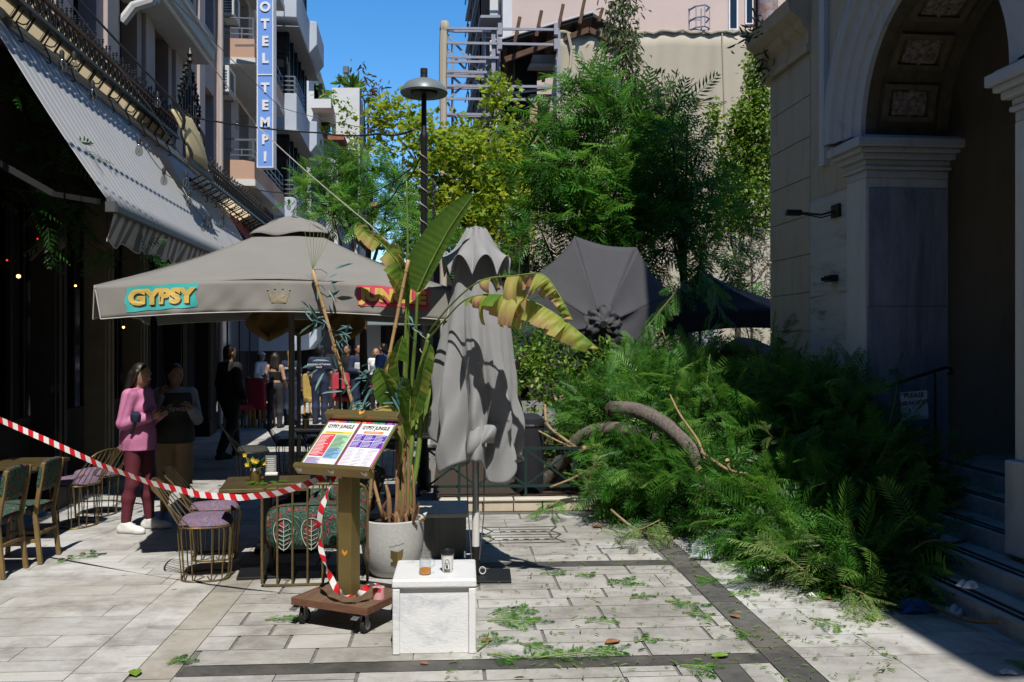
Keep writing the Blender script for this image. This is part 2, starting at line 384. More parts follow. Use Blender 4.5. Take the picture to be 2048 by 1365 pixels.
M_stonetrim = stone_mat('grey_stone_trim', [(.25,(.36,.365,.37)),(.45,(.55,.56,.57)),(.85,(.62,.63,.63))], streak=(4,4,2), rough=.85, spots=False, use_tint=False)
M_cream = leaf_mat('cream_sheet', [(0,(.78,.70,.45)),(1,(.82,.74,.48))], .55, .6, .2)
M_iron = mat('black_iron', (.012,.012,.012), .45, .3, 30)
M_greeniron = mat('dark_green_paint', (.012,.035,.03), .4, .2, 30)
M_rust = mat('rusty_pipe', (.14,.06,.04), .7, .3, 20)
M_peach = mat('peach_plaster', (.52,.34,.25), .9, .07, 1.5, .1, bscale=50)
M_pink = mat('pale_pink_plaster', (.60,.47,.41), .9, .06, .7, .05, bscale=30)
M_white = mat('white_plaster', (.66,.66,.65), .85, .06, 1.5, .08, bscale=50)
M_bluewhite = mat('blue_white_plaster', (.50,.54,.60), .85, .06, 2, .2, bscale=80)
M_soffit = mat('soffit_grey', (.33,.33,.34), .9, .08, 2)
M_darkglass = mat('dark_window_glass', (.012,.014,.018), .08, .2, 2, spec=.6)
M_dark = mat('interior_shade', (.010,.008,.007), .9, .3, 3)
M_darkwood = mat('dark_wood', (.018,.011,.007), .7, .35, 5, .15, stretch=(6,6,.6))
M_wood = mat('aged_wood', (.14,.085,.05), .7, .35, 6, .2, stretch=(6,.8,6))
M_goldwood = mat('gold_brown_wood', (.20,.13,.045), .55, .25, 8, .1)
M_pillarwood = mat('pale_pillar_paint', (.22,.18,.12), .8, .15, 5)
M_brass = mat('brushed_brass', (.33,.25,.095), .36, .05, 3, metal=.75, spec=.5)
M_brasswire = mat('brass_wire', (.26,.19,.085), .4, .2, 20, metal=.7)
M_brasstop = mat('bronze_table_top', (.20,.15,.065), .32, .2, 6, metal=.6)
M_steel = mat('galvanised_steel', (.42,.43,.44), .35, .12, 20, metal=.8)
M_rubber = mat('black_rubber', (.012,.012,.012), .7, .2, 30)
M_blackmetal = mat('black_powder_coat', (.010,.010,.011), .45, .2, 20)
M_greycanvas = mat('taupe_canvas', (.225,.215,.198), .9, .05, 4, .12, bscale=260, sheen=.1)
M_greycanvas2 = mat('grey_canvas', (.285,.288,.295), .9, .07, 5, .15, bscale=200, sheen=.1)
M_hem = mat('pale_hem_tape', (.5,.49,.46), .8, .05, 10)
M_charcoal = mat('charcoal_canvas', (.062,.062,.070), .88, .07, 4, .12, bscale=220)
M_navycanvas = mat('navy_canvas', (.010,.011,.018), .85, .1, 4, .1, bscale=200)
M_redcanvas = mat('wine_red_canvas', (.15,.012,.03), .85, .15, 6, .1)
M_concrete = mat('terrazzo_concrete', (.47,.47,.46), .8, .10, 40, .25, bscale=120)
M_soil = mat('potting_soil', (.04,.025,.015), .95, .4, 30, .5)
M_bark = mat('grey_bark', (.15,.125,.105), .9, .55, 14, 1.0, stretch=(3,3,1.5), bscale=40)
M_bark2 = mat('brown_bark', (.085,.06,.04), .9, .35, 10, .6, stretch=(4,4,1))
M_cutwood = mat('cut_wood', (.52,.33,.16), .8, .2, 14)
M_twig = mat('bare_tan_twig', (.30,.21,.11), .8, .2, 14)
M_bamboo = mat('bamboo_cane', (.48,.30,.14), .6, .15, 12)
M_tan_net = mat('beige_netting', (.47,.41,.31), .9, .06, 1.0, .1, bscale=120)
M_scaf = mat('lilac_steel', (.30,.30,.35), .55, .1, 6)
M_roofdark = mat('dark_roof_sheet', (.035,.03,.028), .8, .3, 4)
M_tile = mat('terracotta_tile', (.33,.12,.06), .85, .25, 9)
M_signblue = mat('hotel_sign_blue', (.20,.38,.86), .35, .03, 1)
M_signwhite = mat('sign_white', (.85,.86,.88), .4, .02, 2)
M_cable = mat('grey_cable', (.10,.10,.10), .6, .2, 5)
M_palecable = mat('pale_cable', (.40,.38,.34), .6, .2, 5)
M_skin = mat('skin', (.42,.24,.16), .55, .08, 14, spec=.3)
M_skin_dark = mat('tanned_skin', (.30,.16,.10), .55, .08, 14, spec=.3)
M_hair_dark = mat('dark_hair', (.012,.008,.006), .5, .3, 30, stretch=(4,4,.5))
M_hair_blond = mat('blond_hair', (.34,.21,.10), .5, .25, 30, stretch=(4,4,.5))
M_pinkcloth = mat('pink_jacket', (.56,.19,.36), .8, .06, 9, .55, bscale=13)
M_burg = mat('burgundy_trousers', (.115,.014,.026), .75, .12, 9, .6, bscale=16)
M_whiteshoe = mat('white_shoe', (.72,.71,.68), .6, .05, 20)
M_greyhood = mat('grey_sweatshirt', (.30,.31,.33), .85, .08, 12)
M_darkshirt = mat('dark_green_shirt', (.035,.04,.032), .85, .1, 12)
M_khaki = mat('khaki_shorts', (.34,.235,.13), .85, .08, 12, .55, bscale=14)
M_blueshoe = mat('blue_shoe', (.16,.28,.50), .7, .1, 20)
M_blackcloth = mat('black_cloth', (.008,.008,.009), .85, .2, 12)
M_jeans = mat('faded_black_denim', (.022,.022,.026), .85, .3, 7)
M_navy = mat('navy_uniform', (.014,.022,.058), .85, .15, 10, .5, bscale=14)
M_whitecloth = mat('white_cloth', (.70,.70,.70), .8, .05, 10)
M_floral = fabric_print('tropical_print', [(.02,.035,.035),(.03,.10,.06),(.015,.03,.03),(.10,.17,.12),(.02,.05,.045),(.04,.10,.065),(.015,.03,.03),(.34,.05,.06),(.02,.04,.04),(.40,.20,.12)], 8, (1,1,.55), 3.0)
M_seatprint = fabric_print('violet_print', [(.05,.035,.07),(.20,.16,.26),(.26,.14,.09),(.09,.09,.26),(.27,.21,.25)], 13, (1,3.5,1), 2.5)
M_tapered = stripe_mat('red_white_tape', (.62,.02,.03), (.78,.77,.75), .11, duty=.5, soft=.02, rough=.35)
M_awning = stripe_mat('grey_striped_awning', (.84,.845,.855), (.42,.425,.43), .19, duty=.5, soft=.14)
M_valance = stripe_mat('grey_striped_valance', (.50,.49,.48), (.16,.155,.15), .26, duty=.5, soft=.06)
M_glass = glass_mat('clear_glass', (.93,.95,.95))
M_polyth = mat('clear_polythene', (.62,.72,.74), .18, .1, 9, .3, spec=.6)
_t = M_polyth.node_tree; _a = nd(_t, 'ShaderNodeBsdfTransparent'); _m = nd(_t, 'ShaderNodeMixShader'); _m.inputs[0].default_value = .42
_t.links.new(_a.outputs[0], _m.inputs[1]); _t.links.new(_t.nodes['Principled BSDF'].outputs[0], _m.inputs[2]); _t.links.new(_m.outputs[0], _t.nodes['Material Output'].inputs[0])
M_juice = mat('orange_juice', (.70,.25,.02), .3, .1, 20)
M_paper = mat('white_paper', (.78,.78,.76), .7, .03, 5)
M_ink = mat('black_ink', (.01,.01,.01), .6, .1, 5)
M_turq = mat('turquoise_paint', (.04,.42,.40), .7, .1, 9)
M_goldpaint = mat('gold_paint', (.62,.42,.09), .6, .18, 14)
M_redpaint = mat('pink_red_paint', (.60,.06,.10), .7, .12, 9)
M_orange = mat('orange_paint', (.75,.30,.03), .6, .1, 9)
M_faded = mat('faded_gold_print', (.28,.235,.16), .9, .2, 20)
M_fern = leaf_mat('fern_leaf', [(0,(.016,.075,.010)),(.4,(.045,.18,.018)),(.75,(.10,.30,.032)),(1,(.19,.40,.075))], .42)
M_fern_dry = leaf_mat('pale_fern_leaf', [(0,(.10,.22,.045)),(.6,(.19,.32,.085)),(1,(.28,.38,.13))])
M_maple = leaf_mat('yellow_green_leaf', [(0,(.09,.21,.015)),(.5,(.27,.40,.028)),(1,(.46,.50,.045))], .45)
M_olive = leaf_mat('drooping_olive_leaf', [(0,(.05,.08,.025)),(.6,(.12,.17,.045)),(1,(.22,.22,.10))], .25)
M_cone = leaf_mat('glossy_green_leaf', [(0,(.05,.13,.012)),(.6,(.17,.32,.032)),(1,(.33,.43,.07))], .42)
M_grey_leaf = leaf_mat('grey_green_leaf', [(0,(.09,.11,.07)),(.6,(.19,.21,.15)),(1,(.30,.30,.22))], .25)
M_brownleaf = leaf_mat('dry_brown_crown', [(0,(.06,.05,.02)),(.6,(.14,.11,.05)),(1,(.20,.17,.08))], .25)
M_banana = leaf_mat('banana_leaf', [(0,(.05,.14,.02)),(.30,(.14,.27,.035)),(.48,(.36,.42,.07)),(.66,(.55,.47,.14)),(.82,(.58,.36,.20)),(1,(.32,.17,.09))], .45, .55, .3)
M_stem = mat('green_stalk', (.17,.26,.045), .5, .25, 8, stretch=(2,2,.6))
M_drystem = mat('dry_sheath', (.27,.15,.075), .85, .35, 9, .3, stretch=(6,6,.7))
M_blueleaf = leaf_mat('dyed_blue_leaf', [(0,(.05,.14,.15)),(.6,(.12,.27,.28)),(1,(.22,.36,.34))], .25)
M_flower = mat('yellow_petal', (.70,.46,.02), .6, .1, 20)
M_blueplastic = mat('blue_plastic', (.02,.10,.42), .4, .1, 20)
M_bulb = glass_mat('bulb_glass', (.75,.75,.72))
M_glow = emit_mat('warm_lit_bulb', (1, .62, .25), 2.5)
M_redglow = emit_mat('red_lit_bulb', (1, .03, .02), 1.5)
M_red = mat('red_upholstery', (.38,.025,.05), .75, .1, 9)
M_slate = mat('slate_upholstery', (.12,.125,.145), .8, .1, 9)
M_mustard = mat('mustard_upholstery', (.38,.26,.06), .8, .1, 9)
M_legwood = mat('honey_wood', (.42,.22,.07), .6, .15, 9)
M_lampgrey = mat('lamp_grey_paint', (.16,.19,.20), .4, .08, 9)
# ================================================================== THE SETTING: ground and paving
mb = MB(); mb.quad((-400,-60,-.008),(400,-60,-.008),(400,900,-.008),(-400,900,-.008))
struct(mb.build('ground', M_joint))
class Slabs:
    def __init__(s): s.V = []; s.F = []; s.T = []
    def add(s, v0, v1, u0, u1, t, z=0.0):
        o = len(s.V)
        n = 3
        for a, b in ((v0,u0),(v1,u0),(v1,u1),(v0,u1)): s.V.append(tuple(PV(a, b, z))); s.T.append(t)
        s.F.append((o, o+1, o+2, o+3))
    def build(s, name, m):
        return struct(link(name, np_mesh(name, np.array(s.V), [np.array(s.F)], m, s.T)))
rs = random.Random(3)
def rows(S, v0, v1, u0, u1, du, dl, gap=.007, wide=.0, z=0.0, jit=.35):
    u = u0
    while u < u1 - .05:
        h = du*(1 + rs.uniform(-jit, jit)); ue = min(u + h, u1)
        if u1 - ue < .12: ue = u1
        v = v0 - rs.uniform(0, dl)
        while v < v1:
            l = dl*rs.uniform(.55, 1.35); a, b = max(v, v0), min(v + l, v1)
            if b - a > .06:
                g = wide if rs.random() < .75 else gap
                if h > .3 and rs.random() < .32:
                    m_ = u + (ue-u)*rs.uniform(.4, .6)
                    S.add(a, b-g, u, m_-gap, rs.random(), z); S.add(a, b-g, m_, ue-gap, rs.random(), z)
                else: S.add(a, b-g, u, ue-gap, rs.random(), z)
            v += l
        u = ue
S = Slabs()
bands = [(2.9,3.08),(5.33,5.50),(7.70,7.88),(10.05,10.2)]
for i in range(3): rows(S, -1.55, 1.88 if i else 1.51, bands[i][1]+.005, bands[i+1][0], .32, .60, wide=.022)
rows(S, 1.69, 1.88, 3.1, 5.33, .6, .3)
rows(S, -1.55, -.35, 10.2, 45, .45, .9, wide=.02)
S.build('pavement', M_slab)
S = Slabs()
rows(S, -7.5, -2.15, 2.6, 45, .32, 1.1, gap=.004, wide=.005)
rows(S, 2.105, 3.9, 2.6, 14, .5, .8, gap=.004, wide=.005)
rows(S, -2.15, -1.80, 2.6, 20, .7, .5, gap=.004)
S.build('marble_paving', M_white_slab)
S = Slabs()
for a, b in bands: S.add(-1.545 if a > 5 else -1.545, 1.88, a, b-.006, rs.random())
for k in range(12): S.add(1.885, 2.098, 2.6+k, 3.594+k, rs.random())
S.add(1.515, 1.685, 2.6, 5.325, .4)
S.build('dark_paving_band', M_band)
S = Slabs()
for k in range(20): S.add(-1.795, -1.555, 2.6+k*.9, 3.494+k*.9, rs.random())
S.build('tan_paving_strip', M_tanband)
# geometric mosaic tile let into the paving
mb = MB(); z = .004
def mline(v0,u0,v1,u1,w_=.018):
    mb.bar(PV(v0,u0,z-.002), PV(v1,u1,z-.002), w_, .005)
for u in (8.62, 8.98, 9.34): mline(.33, u, 1.08, u, .02)
for u in (8.74, 8.86, 9.10, 9.22): mline(.42, u, 1.0, u, .014)
for s_ in (8.62, 8.98):
    mline(.33, s_, .42, s_+.18); mline(.42, s_+.18, .33, s_+.36); mline(1.08, s_, 1.0, s_+.18); mline(1.0, s_+.18, 1.08, s_+.36)
    for k in range(5): mline(.5+k*.1, s_+.145, .55+k*.1, s_+.145, .05)
struct(mb.build('mosaic_paving_inlay', M_band))
# planting bed soil behind the low kerb wall
mb = MB(); mb.fbox(PV, -.2, 5.2, 10.32, 17.5, -.003, .11); struct(mb.build('planting_bed_soil', M_soil))
# ================================================================== helpers for walls
def wall_open(mb, fr, v, u0, u1, z0, z1, ops, depth, mi=0, rmi=None):
    """wall sheet in plane v (seen from larger v) with rectangular openings and reveals of the given depth"""
    rmi = mi if rmi is None else rmi
    us = sorted({u0, u1, *[o[0] for o in ops], *[o[1] for o in ops]}); zs = sorted({z0, z1, *[o[2] for o in ops], *[o[3] for o in ops]})
    for i in range(len(us)-1):
        for j in range(len(zs)-1):
            uc, zc = (us[i]+us[i+1])/2, (zs[j]+zs[j+1])/2
            if any(o[0] < uc < o[1] and o[2] < zc < o[3] for o in ops): continue
            mb.quad(fr(v,us[i],zs[j]), fr(v,us[i+1],zs[j]), fr(v,us[i+1],zs[j+1]), fr(v,us[i],zs[j+1]), mi)
    for a, b, c, d in ops:
        w_ = v + depth
        mb.quad(fr(v,a,c), fr(w_,a,c), fr(w_,a,d), fr(v,a,d), rmi); mb.quad(fr(v,b,c), fr(v,b,d), fr(w_,b,d), fr(w_,b,c), rmi)
        mb.quad(fr(v,a,d), fr(w_,a,d), fr(w_,b,d), fr(v,b,d), rmi); mb.quad(fr(v,a,c), fr(v,b,c), fr(w_,b,c), fr(w_,a,c), rmi)
def window(parent, fr, v, u0, u1, z0, z1, fm, bars=1, t=.05):
    f = MB()
    for a, b in ((u0, u0+t), (u1-t, u1)): f.fbox(fr, v-.03, v+.03, a, b, z0, z1)
    f.fbox(fr, v-.03, v+.03, u0+t, u1-t, z0, z0+t); f.fbox(fr, v-.03, v+.03, u0+t, u1-t, z1-t, z1)
    for k in range(bars):
        c = u0 + (u1-u0)*(k+1)/(bars+1); f.fbox(fr, v-.025, v+.025, c-t*.35, c+t*.35, z0+t, z1-t)
    o = f.build('window', fm, parent)
    p = MB(); p.quad(fr(v,u0+t,z0+t), fr(v,u1-t,z0+t), fr(v,u1-t,z1-t), fr(v,u0+t,z1-t)); p.build('pane', M_darkglass, o)
    return o
def moulding(mb, fr, u0, u1, prof, mi=0):   # profile [(v,z)...] swept along u
    for i in range(len(prof)-1):
        (a, b), (c, d) = prof[i], prof[i+1]
        mb.quad(fr(a,u0,b), fr(a,u1,b), fr(c,u1,d), fr(c,u0,d), mi)
    mb.add([fr(a,u0,b) for a, b in prof], [tuple(range(len(prof)))], mi); mb.add([fr(a,u1,b) for a, b in prof], [tuple(reversed(range(len(prof))))], mi)
# ================================================================== CHURCH on the right
ch = thing('church', 'shaded stone church with marble clad arched portico, ochre side wall and broad steps', 'church', CF(4.4, 9, 0))
VW = 4.46; VA = 4.38; UN0, UN1, UF0, UF1 = 6.35, 6.93, 9.27, 9.70; VB = 5.25; ZS = 3.95
# ochre side wall in coursed blocks, with its cornice
mb = MB(); z = 0.0
mb.fbox(CF, VW+.012, 9.5, 10.80, 12.03, 0, 5.25)
rng = [0,.55,1.0,1.55,2.0,2.45,2.9,3.35,3.8,4.27,4.75,5.2]
for a, b in zip(rng[:-1], rng[1:]):
    mb.fbox(CF, VW-.004, VW+.012, 10.80, 12.04, a+.006, b-.006)
mb.fbox(CF, VW+.004, 9.5, 9.72, 10.798, 0, 11.4)
mb.build('side_wall', M_ochre, ch, bevel=.004)
mb = MB()
moulding(mb, CF, 10.80, 12.25, [(VW+.3,5.26),(VW-.04,5.26),(VW-.05,5.33),(VW-.02,5.36),(VW-.02,5.50),(VW-.10,5.56),(VW-.12,5.64),(VW-.24,5.72),(VW-.27,5.86),(VW-.22,5.90),(VW+.3,6.02)])
mb.build('side_cornice', M_ochre, ch)
mb = MB()
mb.fbox(CF, VW-.026, VW+.003, 9.72, 10.74, 0, 3.50); mb.build('marble_cladding', M_stripemarble, ch, bevel=.004)
mb = MB(); mb.fbox(CF, VW-.06, VW+.003, 10.30, 10.43, 3.84, 11.3); mb.build('pilaster_strip', M_white, ch, bevel=.006)
# far pier: street face and jamb
mb = MB()
mb.fbox(CF, VA, VB, UF0+.012, UF1, .30, 3.52); mb.build('pier', M_palemarble, ch, bevel=.008)
mb = MB(); mb.fbox(CF, VA+.03, VB-.03, UF0-.004, UF0+.011, 2.24, 3.42); mb.fbox(CF, VA+.012, VB-.006, UF0, UF0+.011, .6, 2.235)
mb.build('jamb_slab', M_bluemarble, ch, bevel=.004)
mb = MB()
mb.fbox(CF, VA, VB, UN0, UN1, 1.0, 3.52); mb.build('pier', M_palemarble, ch, bevel=.008)
mb = MB(); mb.fbox(CF, VA-.05, VB+.05, UN0-.05, UN1+.05, .30, 1.0); mb.build('pier_plinth', M_palemarble, ch, bevel=.012)
def capital(u0, u1):
    m = MB(); st = [(.0,3.52,3.60),(.03,3.60,3.64),(.015,3.64,3.70),(.07,3.70,3.76),(.11,3.76,3.81),(.15,3.81,3.90),(.10,3.90,3.93)]
    for e, a, b in st: m.fbox(CF, VA-e, VB+e*.6, u0-e, u1+e, a+.0005, b)
    return m.build('capital', M_stonetrim, ch, bevel=.012)
capital(UF0, UF1); capital(UN0, UN1)
# arch: wall with the opening, archivolt, soffit and coffers
UC = (UN1 + UF0)/2; RI = (UF0 - UN1)/2 + .01; RO = RI + .60; NA = 40
def arc(r, t, v, dz=0): return CF(v, UC + r*math.cos(t), ZS + dz + r*math.sin(t))
mb = MB(); U0, U1, Z1 = -1.2, 9.71, 11.4
for i in range(NA):
    t0, t1 = math.pi*i/NA, math.pi*(i+1)/NA
    def outp(t):
        c, s_ = math.cos(t), math.sin(t); k = 1e9
        if c > 1e-6: k = min(k, (U1-UC)/c)
        if c < -1e-6: k = min(k, (U0-UC)/c)
        if s_ > 1e-6: k = min(k, (Z1-ZS)/s_)
        return CF(VA+.02, UC+k*c, ZS+k*s_)
    mb.quad(arc(RO-.01,t0,VA+.02), outp(t0), outp(t1), arc(RO-.01,t1,VA+.02))
mb.fbox(CF, VA+.02, VB+4, U0, UN0, 0, ZS)
mb.fbox(CF, VA+.02, VB+4, U0, UN0-.3, ZS+.001, 11.4)
mb.fbox(CF, VB-.02, VB+4, UN0-.28, 10.7, 6.2, 11.4)
mb.build('portico_wall', M_ochre, ch)
mb = MB(); prof = [(RI,0),(RI,-.05),(RI+.13,-.06),(RI+.14,-.085),(RI+.28,-.095),(RI+.29,-.12),(RI+.44,-.13),(RI+.46,-.17),(RI+.52,-.19),(RO,-.18),(RO,.03)]
for i in range(NA):
    t0, t1 = math.pi*i/NA, math.pi*(i+1)/NA
    for (r0, e0), (r1, e1) in zip(prof[:-1], prof[1:]):
        mb.quad(arc(r0,t0,VA+e0), arc(r1,t0,VA+e1), arc(r1,t1,VA+e1), arc(r0,t1,VA+e0))
mb.build('archivolt', M_stonetrim, ch)
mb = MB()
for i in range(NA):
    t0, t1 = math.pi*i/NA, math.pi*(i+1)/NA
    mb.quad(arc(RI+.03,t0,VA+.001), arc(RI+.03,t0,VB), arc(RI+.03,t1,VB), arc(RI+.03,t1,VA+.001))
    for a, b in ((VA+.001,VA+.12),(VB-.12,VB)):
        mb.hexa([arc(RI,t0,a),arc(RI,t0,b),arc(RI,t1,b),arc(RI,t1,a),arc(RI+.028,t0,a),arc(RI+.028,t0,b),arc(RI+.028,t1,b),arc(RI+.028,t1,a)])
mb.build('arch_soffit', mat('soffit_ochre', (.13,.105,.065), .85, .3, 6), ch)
for k in range(7):
    tc = math.pi*(k+.62)/7.3; dt = .155
    cf = MB()
    for (a, b, e, f) in ((-dt,dt,VA+.17,VA+.22),(-dt,dt,VB-.22,VB-.17)):
        for q in range(4):
            ta, tb = tc+a+(b-a)*q/4, tc+a+(b-a)*(q+1)/4
            cf.hexa([arc(RI-.02,ta,e),arc(RI-.02,ta,f),arc(RI-.02,tb,f),arc(RI-.02,tb,e),arc(RI+.03,ta,e),arc(RI+.03,ta,f),arc(RI+.03,tb,f),arc(RI+.03,tb,e)])
    for sg in (-1, 1):
        ta, tb = tc+sg*dt, tc+sg*(dt-.045)
        cf.hexa([arc(RI-.02,ta,VA+.22),arc(RI-.02,ta,VB-.22),arc(RI-.02,tb,VB-.22),arc(RI-.02,tb,VA+.22),arc(RI+.03,ta,VA+.22),arc(RI+.03,ta,VB-.22),arc(RI+.03,tb,VB-.22),arc(RI+.03,tb,VA+.22)])
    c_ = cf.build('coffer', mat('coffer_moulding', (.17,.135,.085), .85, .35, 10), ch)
    ro = MB(); vm = (VA+VB)/2
    ro.hexa([arc(RI+.0,tc-.10,vm-.17),arc(RI+.0,tc-.10,vm+.17),arc(RI+.0,tc+.10,vm+.17),arc(RI+.0,tc+.10,vm-.17),arc(RI+.028,tc-.10,vm-.17),arc(RI+.028,tc-.10,vm+.17),arc(RI+.028,tc+.10,vm+.17),arc(RI+.028,tc+.10,vm-.17)])
    for q in range(8):
        a = q*math.pi/4; pts = []
        for s_, wd in ((.03,.0),(.09,.035),(.15,.0)):
            pts.append((s_, wd))
        pl = [arc(RI-.012, tc + (s_*math.sin(a)+wd*math.cos(a))/RI, vm + s_*math.cos(a)-wd*math.sin(a)) for s_, wd in pts] + [arc(RI-.012, tc + (.09*math.sin(a)-.035*math.cos(a))/RI, vm + .09*math.cos(a)+.035*math.sin(a))]
        p2 = [arc(RI+.002, tc + (s_*math.sin(a)+wd*math.cos(a))/RI, vm + s_*math.cos(a)-wd*math.sin(a)) for s_, wd in pts] + [arc(RI+.002, tc + (.09*math.sin(a)-.035*math.cos(a))/RI, vm + .09*math.cos(a)+.035*math.sin(a))]
        ro.hexa(p2 + pl)
    ro.build('rosette', mat('peeling_rosette', (.45,.42,.38), .9, 0, 22, col2=(.10,.05,.03)), c_)
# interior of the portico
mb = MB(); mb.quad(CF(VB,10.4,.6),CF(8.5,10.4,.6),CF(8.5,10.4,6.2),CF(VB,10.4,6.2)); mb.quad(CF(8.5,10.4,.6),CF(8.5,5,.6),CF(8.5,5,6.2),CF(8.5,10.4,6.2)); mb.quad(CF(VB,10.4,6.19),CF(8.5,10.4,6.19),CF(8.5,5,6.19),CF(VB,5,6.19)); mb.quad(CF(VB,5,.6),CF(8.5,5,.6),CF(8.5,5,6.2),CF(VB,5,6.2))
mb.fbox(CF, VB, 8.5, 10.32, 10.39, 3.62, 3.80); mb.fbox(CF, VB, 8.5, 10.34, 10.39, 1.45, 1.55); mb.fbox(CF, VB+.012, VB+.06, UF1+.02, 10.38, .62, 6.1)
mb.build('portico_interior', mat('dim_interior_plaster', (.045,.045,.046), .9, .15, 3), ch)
mb = MB()
for i in range(16):
    t0, t1 = math.pi*i/16, math.pi*(i+1)/16
    q = lambda r, t, uu: CF(6.35 + r*math.cos(t), uu, 2.55 + r*math.sin(t))
    mb.hexa([q(.62,t0,10.35),q(.70,t0,10.35),q(.70,t1,10.35),q(.62,t1,10.35),q(.62,t0,10.395),q(.70,t0,10.395),q(.70,t1,10.395),q(.62,t1,10.395)])
for a in (5.65, 6.97): mb.fbox(CF, a, a+.08, 10.35, 10.395, .7, 2.55)
mb.build('niche_frame', M_stonetrim, ch)
# steps
steps = [(3.70,.125),(4.04,.26),(4.38,.40),(4.74,.54),(5.08,.68)]
for i, (v, z) in enumerate(steps):
    mb = MB(); z0 = 0 if i == 0 else steps[i-1][1] + .001
    mb.fbox(CF, v, v+.36 if i < 4 else 8.49, 4.2, 10.38 if v > 4.3 else 10.6, z0-.13 if i else 0, z) if False else mb.fbox(CF, v, 8.49 if i == 4 else 5.3, 4.2, 10.38, 0 if i == 0 else steps[i-1][1]+.001, z)
    for ju in (5.3, 6.5, 7.6, 8.8, 9.7): mb.fbox(CF, v-.001, v+.002, ju, ju+.006, max(0, z-.12), z-.01)
    s_ = mb.build('step', stone_mat('step_marble', [(.25,(.34,.34,.335)),(.5,(.54,.535,.52)),(.85,(.66,.65,.63))], streak=(3,3,3), rough=.5, use_tint=False) if 'step_marble' not in MATS else MATS['step_marble'], ch, bevel=.008)
    mb = MB(); mb.fbox(CF, v+.06, v+.10, 5.2, 9.9, z+.0005, z+.004); mb.fbox(CF, v+.13, v+.17, 5.2, 9.9, z+.0005, z+.004); mb.build('grip_strip', M_rubber, s_)
# main roof cornice high above the portico
mb = MB(); mb.fbox(CF, 3.62, 10, -2.0, 11.3, 11.42, 12.0); mb.fbox(CF, 3.95, 10, -1.6, 10.9, 11.2, 11.419); mb.fbox(CF, VA+.1, 9.6, 4.9, 10.75, 11.0, 11.199); mb.build('roof_cornice', M_stonetrim, ch, bevel=.05)
mb = MB(); mb.fbox(CF, VB+4.02, 9.55, -1.2, 10.75, 0, 11.18); mb.build('nave_wall', M_ochre, ch)
# weeds growing on the side cornice get built with the plants
rail = thing('handrail', 'black iron handrail with a curled end beside the church pier', 'handrail', P(1780, 1010, 9.0))
mb = MB(); pts = [P(1640,822,8.9), P(1700,802,8.95), P(1780,772,9.0), P(1860,745,9.0), P(1893,735,9.0), P(1902,738,9.0), P(1903,746,9.0), P(1896,748,9.0)]
mb.tube(pts, .017, 8); mb.build('rail', M_iron, rail, smooth=True)
for x, y in ((1690,806),(1870,743)):
    a = P(x, y, 8.97 if x < 1800 else 9.0); v_ = a.x*CF.c + a.y*CF.s
    zf = max([z for v, z in steps if v <= v_] + [0])
    mb = MB(); mb.tube([a, Vector((a.x, a.y, zf))], .012, 8); mb.build('post', M_iron, rail, smooth=True)
sg = thing('paper_notice', 'white paper notice reading PLEASE DO NOT SIT hung on the church handrail', 'notice', P(1828, 830, 8.93))
mb = MB(); c0, c1, c2, c3 = P(1800,786,8.93), P(1854,781,8.93), P(1857,838,8.9), P(1803,842,8.9)
mb.hexa([c3, c2, c2+Vector((0,.004,0)), c3+Vector((0,.004,0)), c0, c1, c1+Vector((0,.004,0)), c0+Vector((0,.004,0))]); mb.build('sheet', M_paper, sg)
for t, y, s_ in (('PLEASE', 791, .062), ('DO NOT SIT', 806, .050)): put_text('lettering', t, s_, P(1828, y, 8.915), (1,0,.06), (-.06,0,1), M_ink, sg, bold=.001, ext=.001)
for nm, lb, kind in (('wall_spotlight', 'black wall spotlight on a bent arm fixed to the banded church marble', 0), ('wall_light_box', 'small black light box fixed low on the banded church marble', 1)):
    if kind == 0:
        t = thing(nm, lb, 'spotlight', CF(VW-.03, 10.0, 3.3))
        mb = MB(); mb.fbox(CF, VW-.06, VW-.028, 9.93, 10.12, 3.22, 3.36); mb.build('mount', M_blackmetal, t, bevel=.004)
        mb = MB(); mb.tube([CF(VW-.05,10.02,3.29), CF(VW-.2,10.05,3.25), CF(VW-.42,10.1,3.28)], .012, 6); mb.tube([CF(VW-.05,10.02,3.26), CF(VW-.2,10.05,3.22), CF(VW-.42,10.1,3.27)], .008, 6); mb.build('arm', M_blackmetal, t)
        mb = MB(); mb.bar(CF(VW-.40,10.1,3.275), CF(VW-.56,10.12,3.28), .09, .06); mb.build('lamp_head', M_blackmetal, t, bevel=.01)
    else:
        mb = MB(); mb.fbox(CF, VW-.12, VW-.027, 10.0, 10.16, 2.53, 2.60); mb.bar(CF(VW-.12,10.03,2.565), CF(VW-.2,10.05,2.55), .04, .04)
        tag(mb.build(nm, M_blackmetal, bevel=.005), lb, 'light')
# ================================================================== LEFT: restaurant house with iron marquise
ra = thing('restaurant_house', 'tall mauve house with dark windows above the shaded restaurant front and iron canopy', 'building', LF(-4, 9, 0))
V0 = -3.93
ops = []
for k in range(-4, 6):
    u = 9.2 + 1.75*k; ops += [(u, u+.8, 4.97, 6.8), (u, u+.8, 8.0, 10.0)]
mb = MB(); wall_open(mb, LF, V0, -16, 19.0, 4.72, 14.0, ops, -.28)
mb.quad(LF(V0,19,0),LF(-9,19,0),LF(-9,19,14),LF(V0,19,14)); mb.quad(LF(V0,-16,0),LF(V0,-16,14),LF(-9,-16,14),LF(-9,-16,0)); mb.quad(LF(V0,-16,14),LF(V0,19,14),LF(-9,19,14),LF(-9,-16,14))
mb.build('facade', M_mauve, ra)
for a, b, c, d in ops:
    if 7 < a: window(ra, LF, V0-.25, a, b, c, d, M_darkwood, 1)
mb = MB()
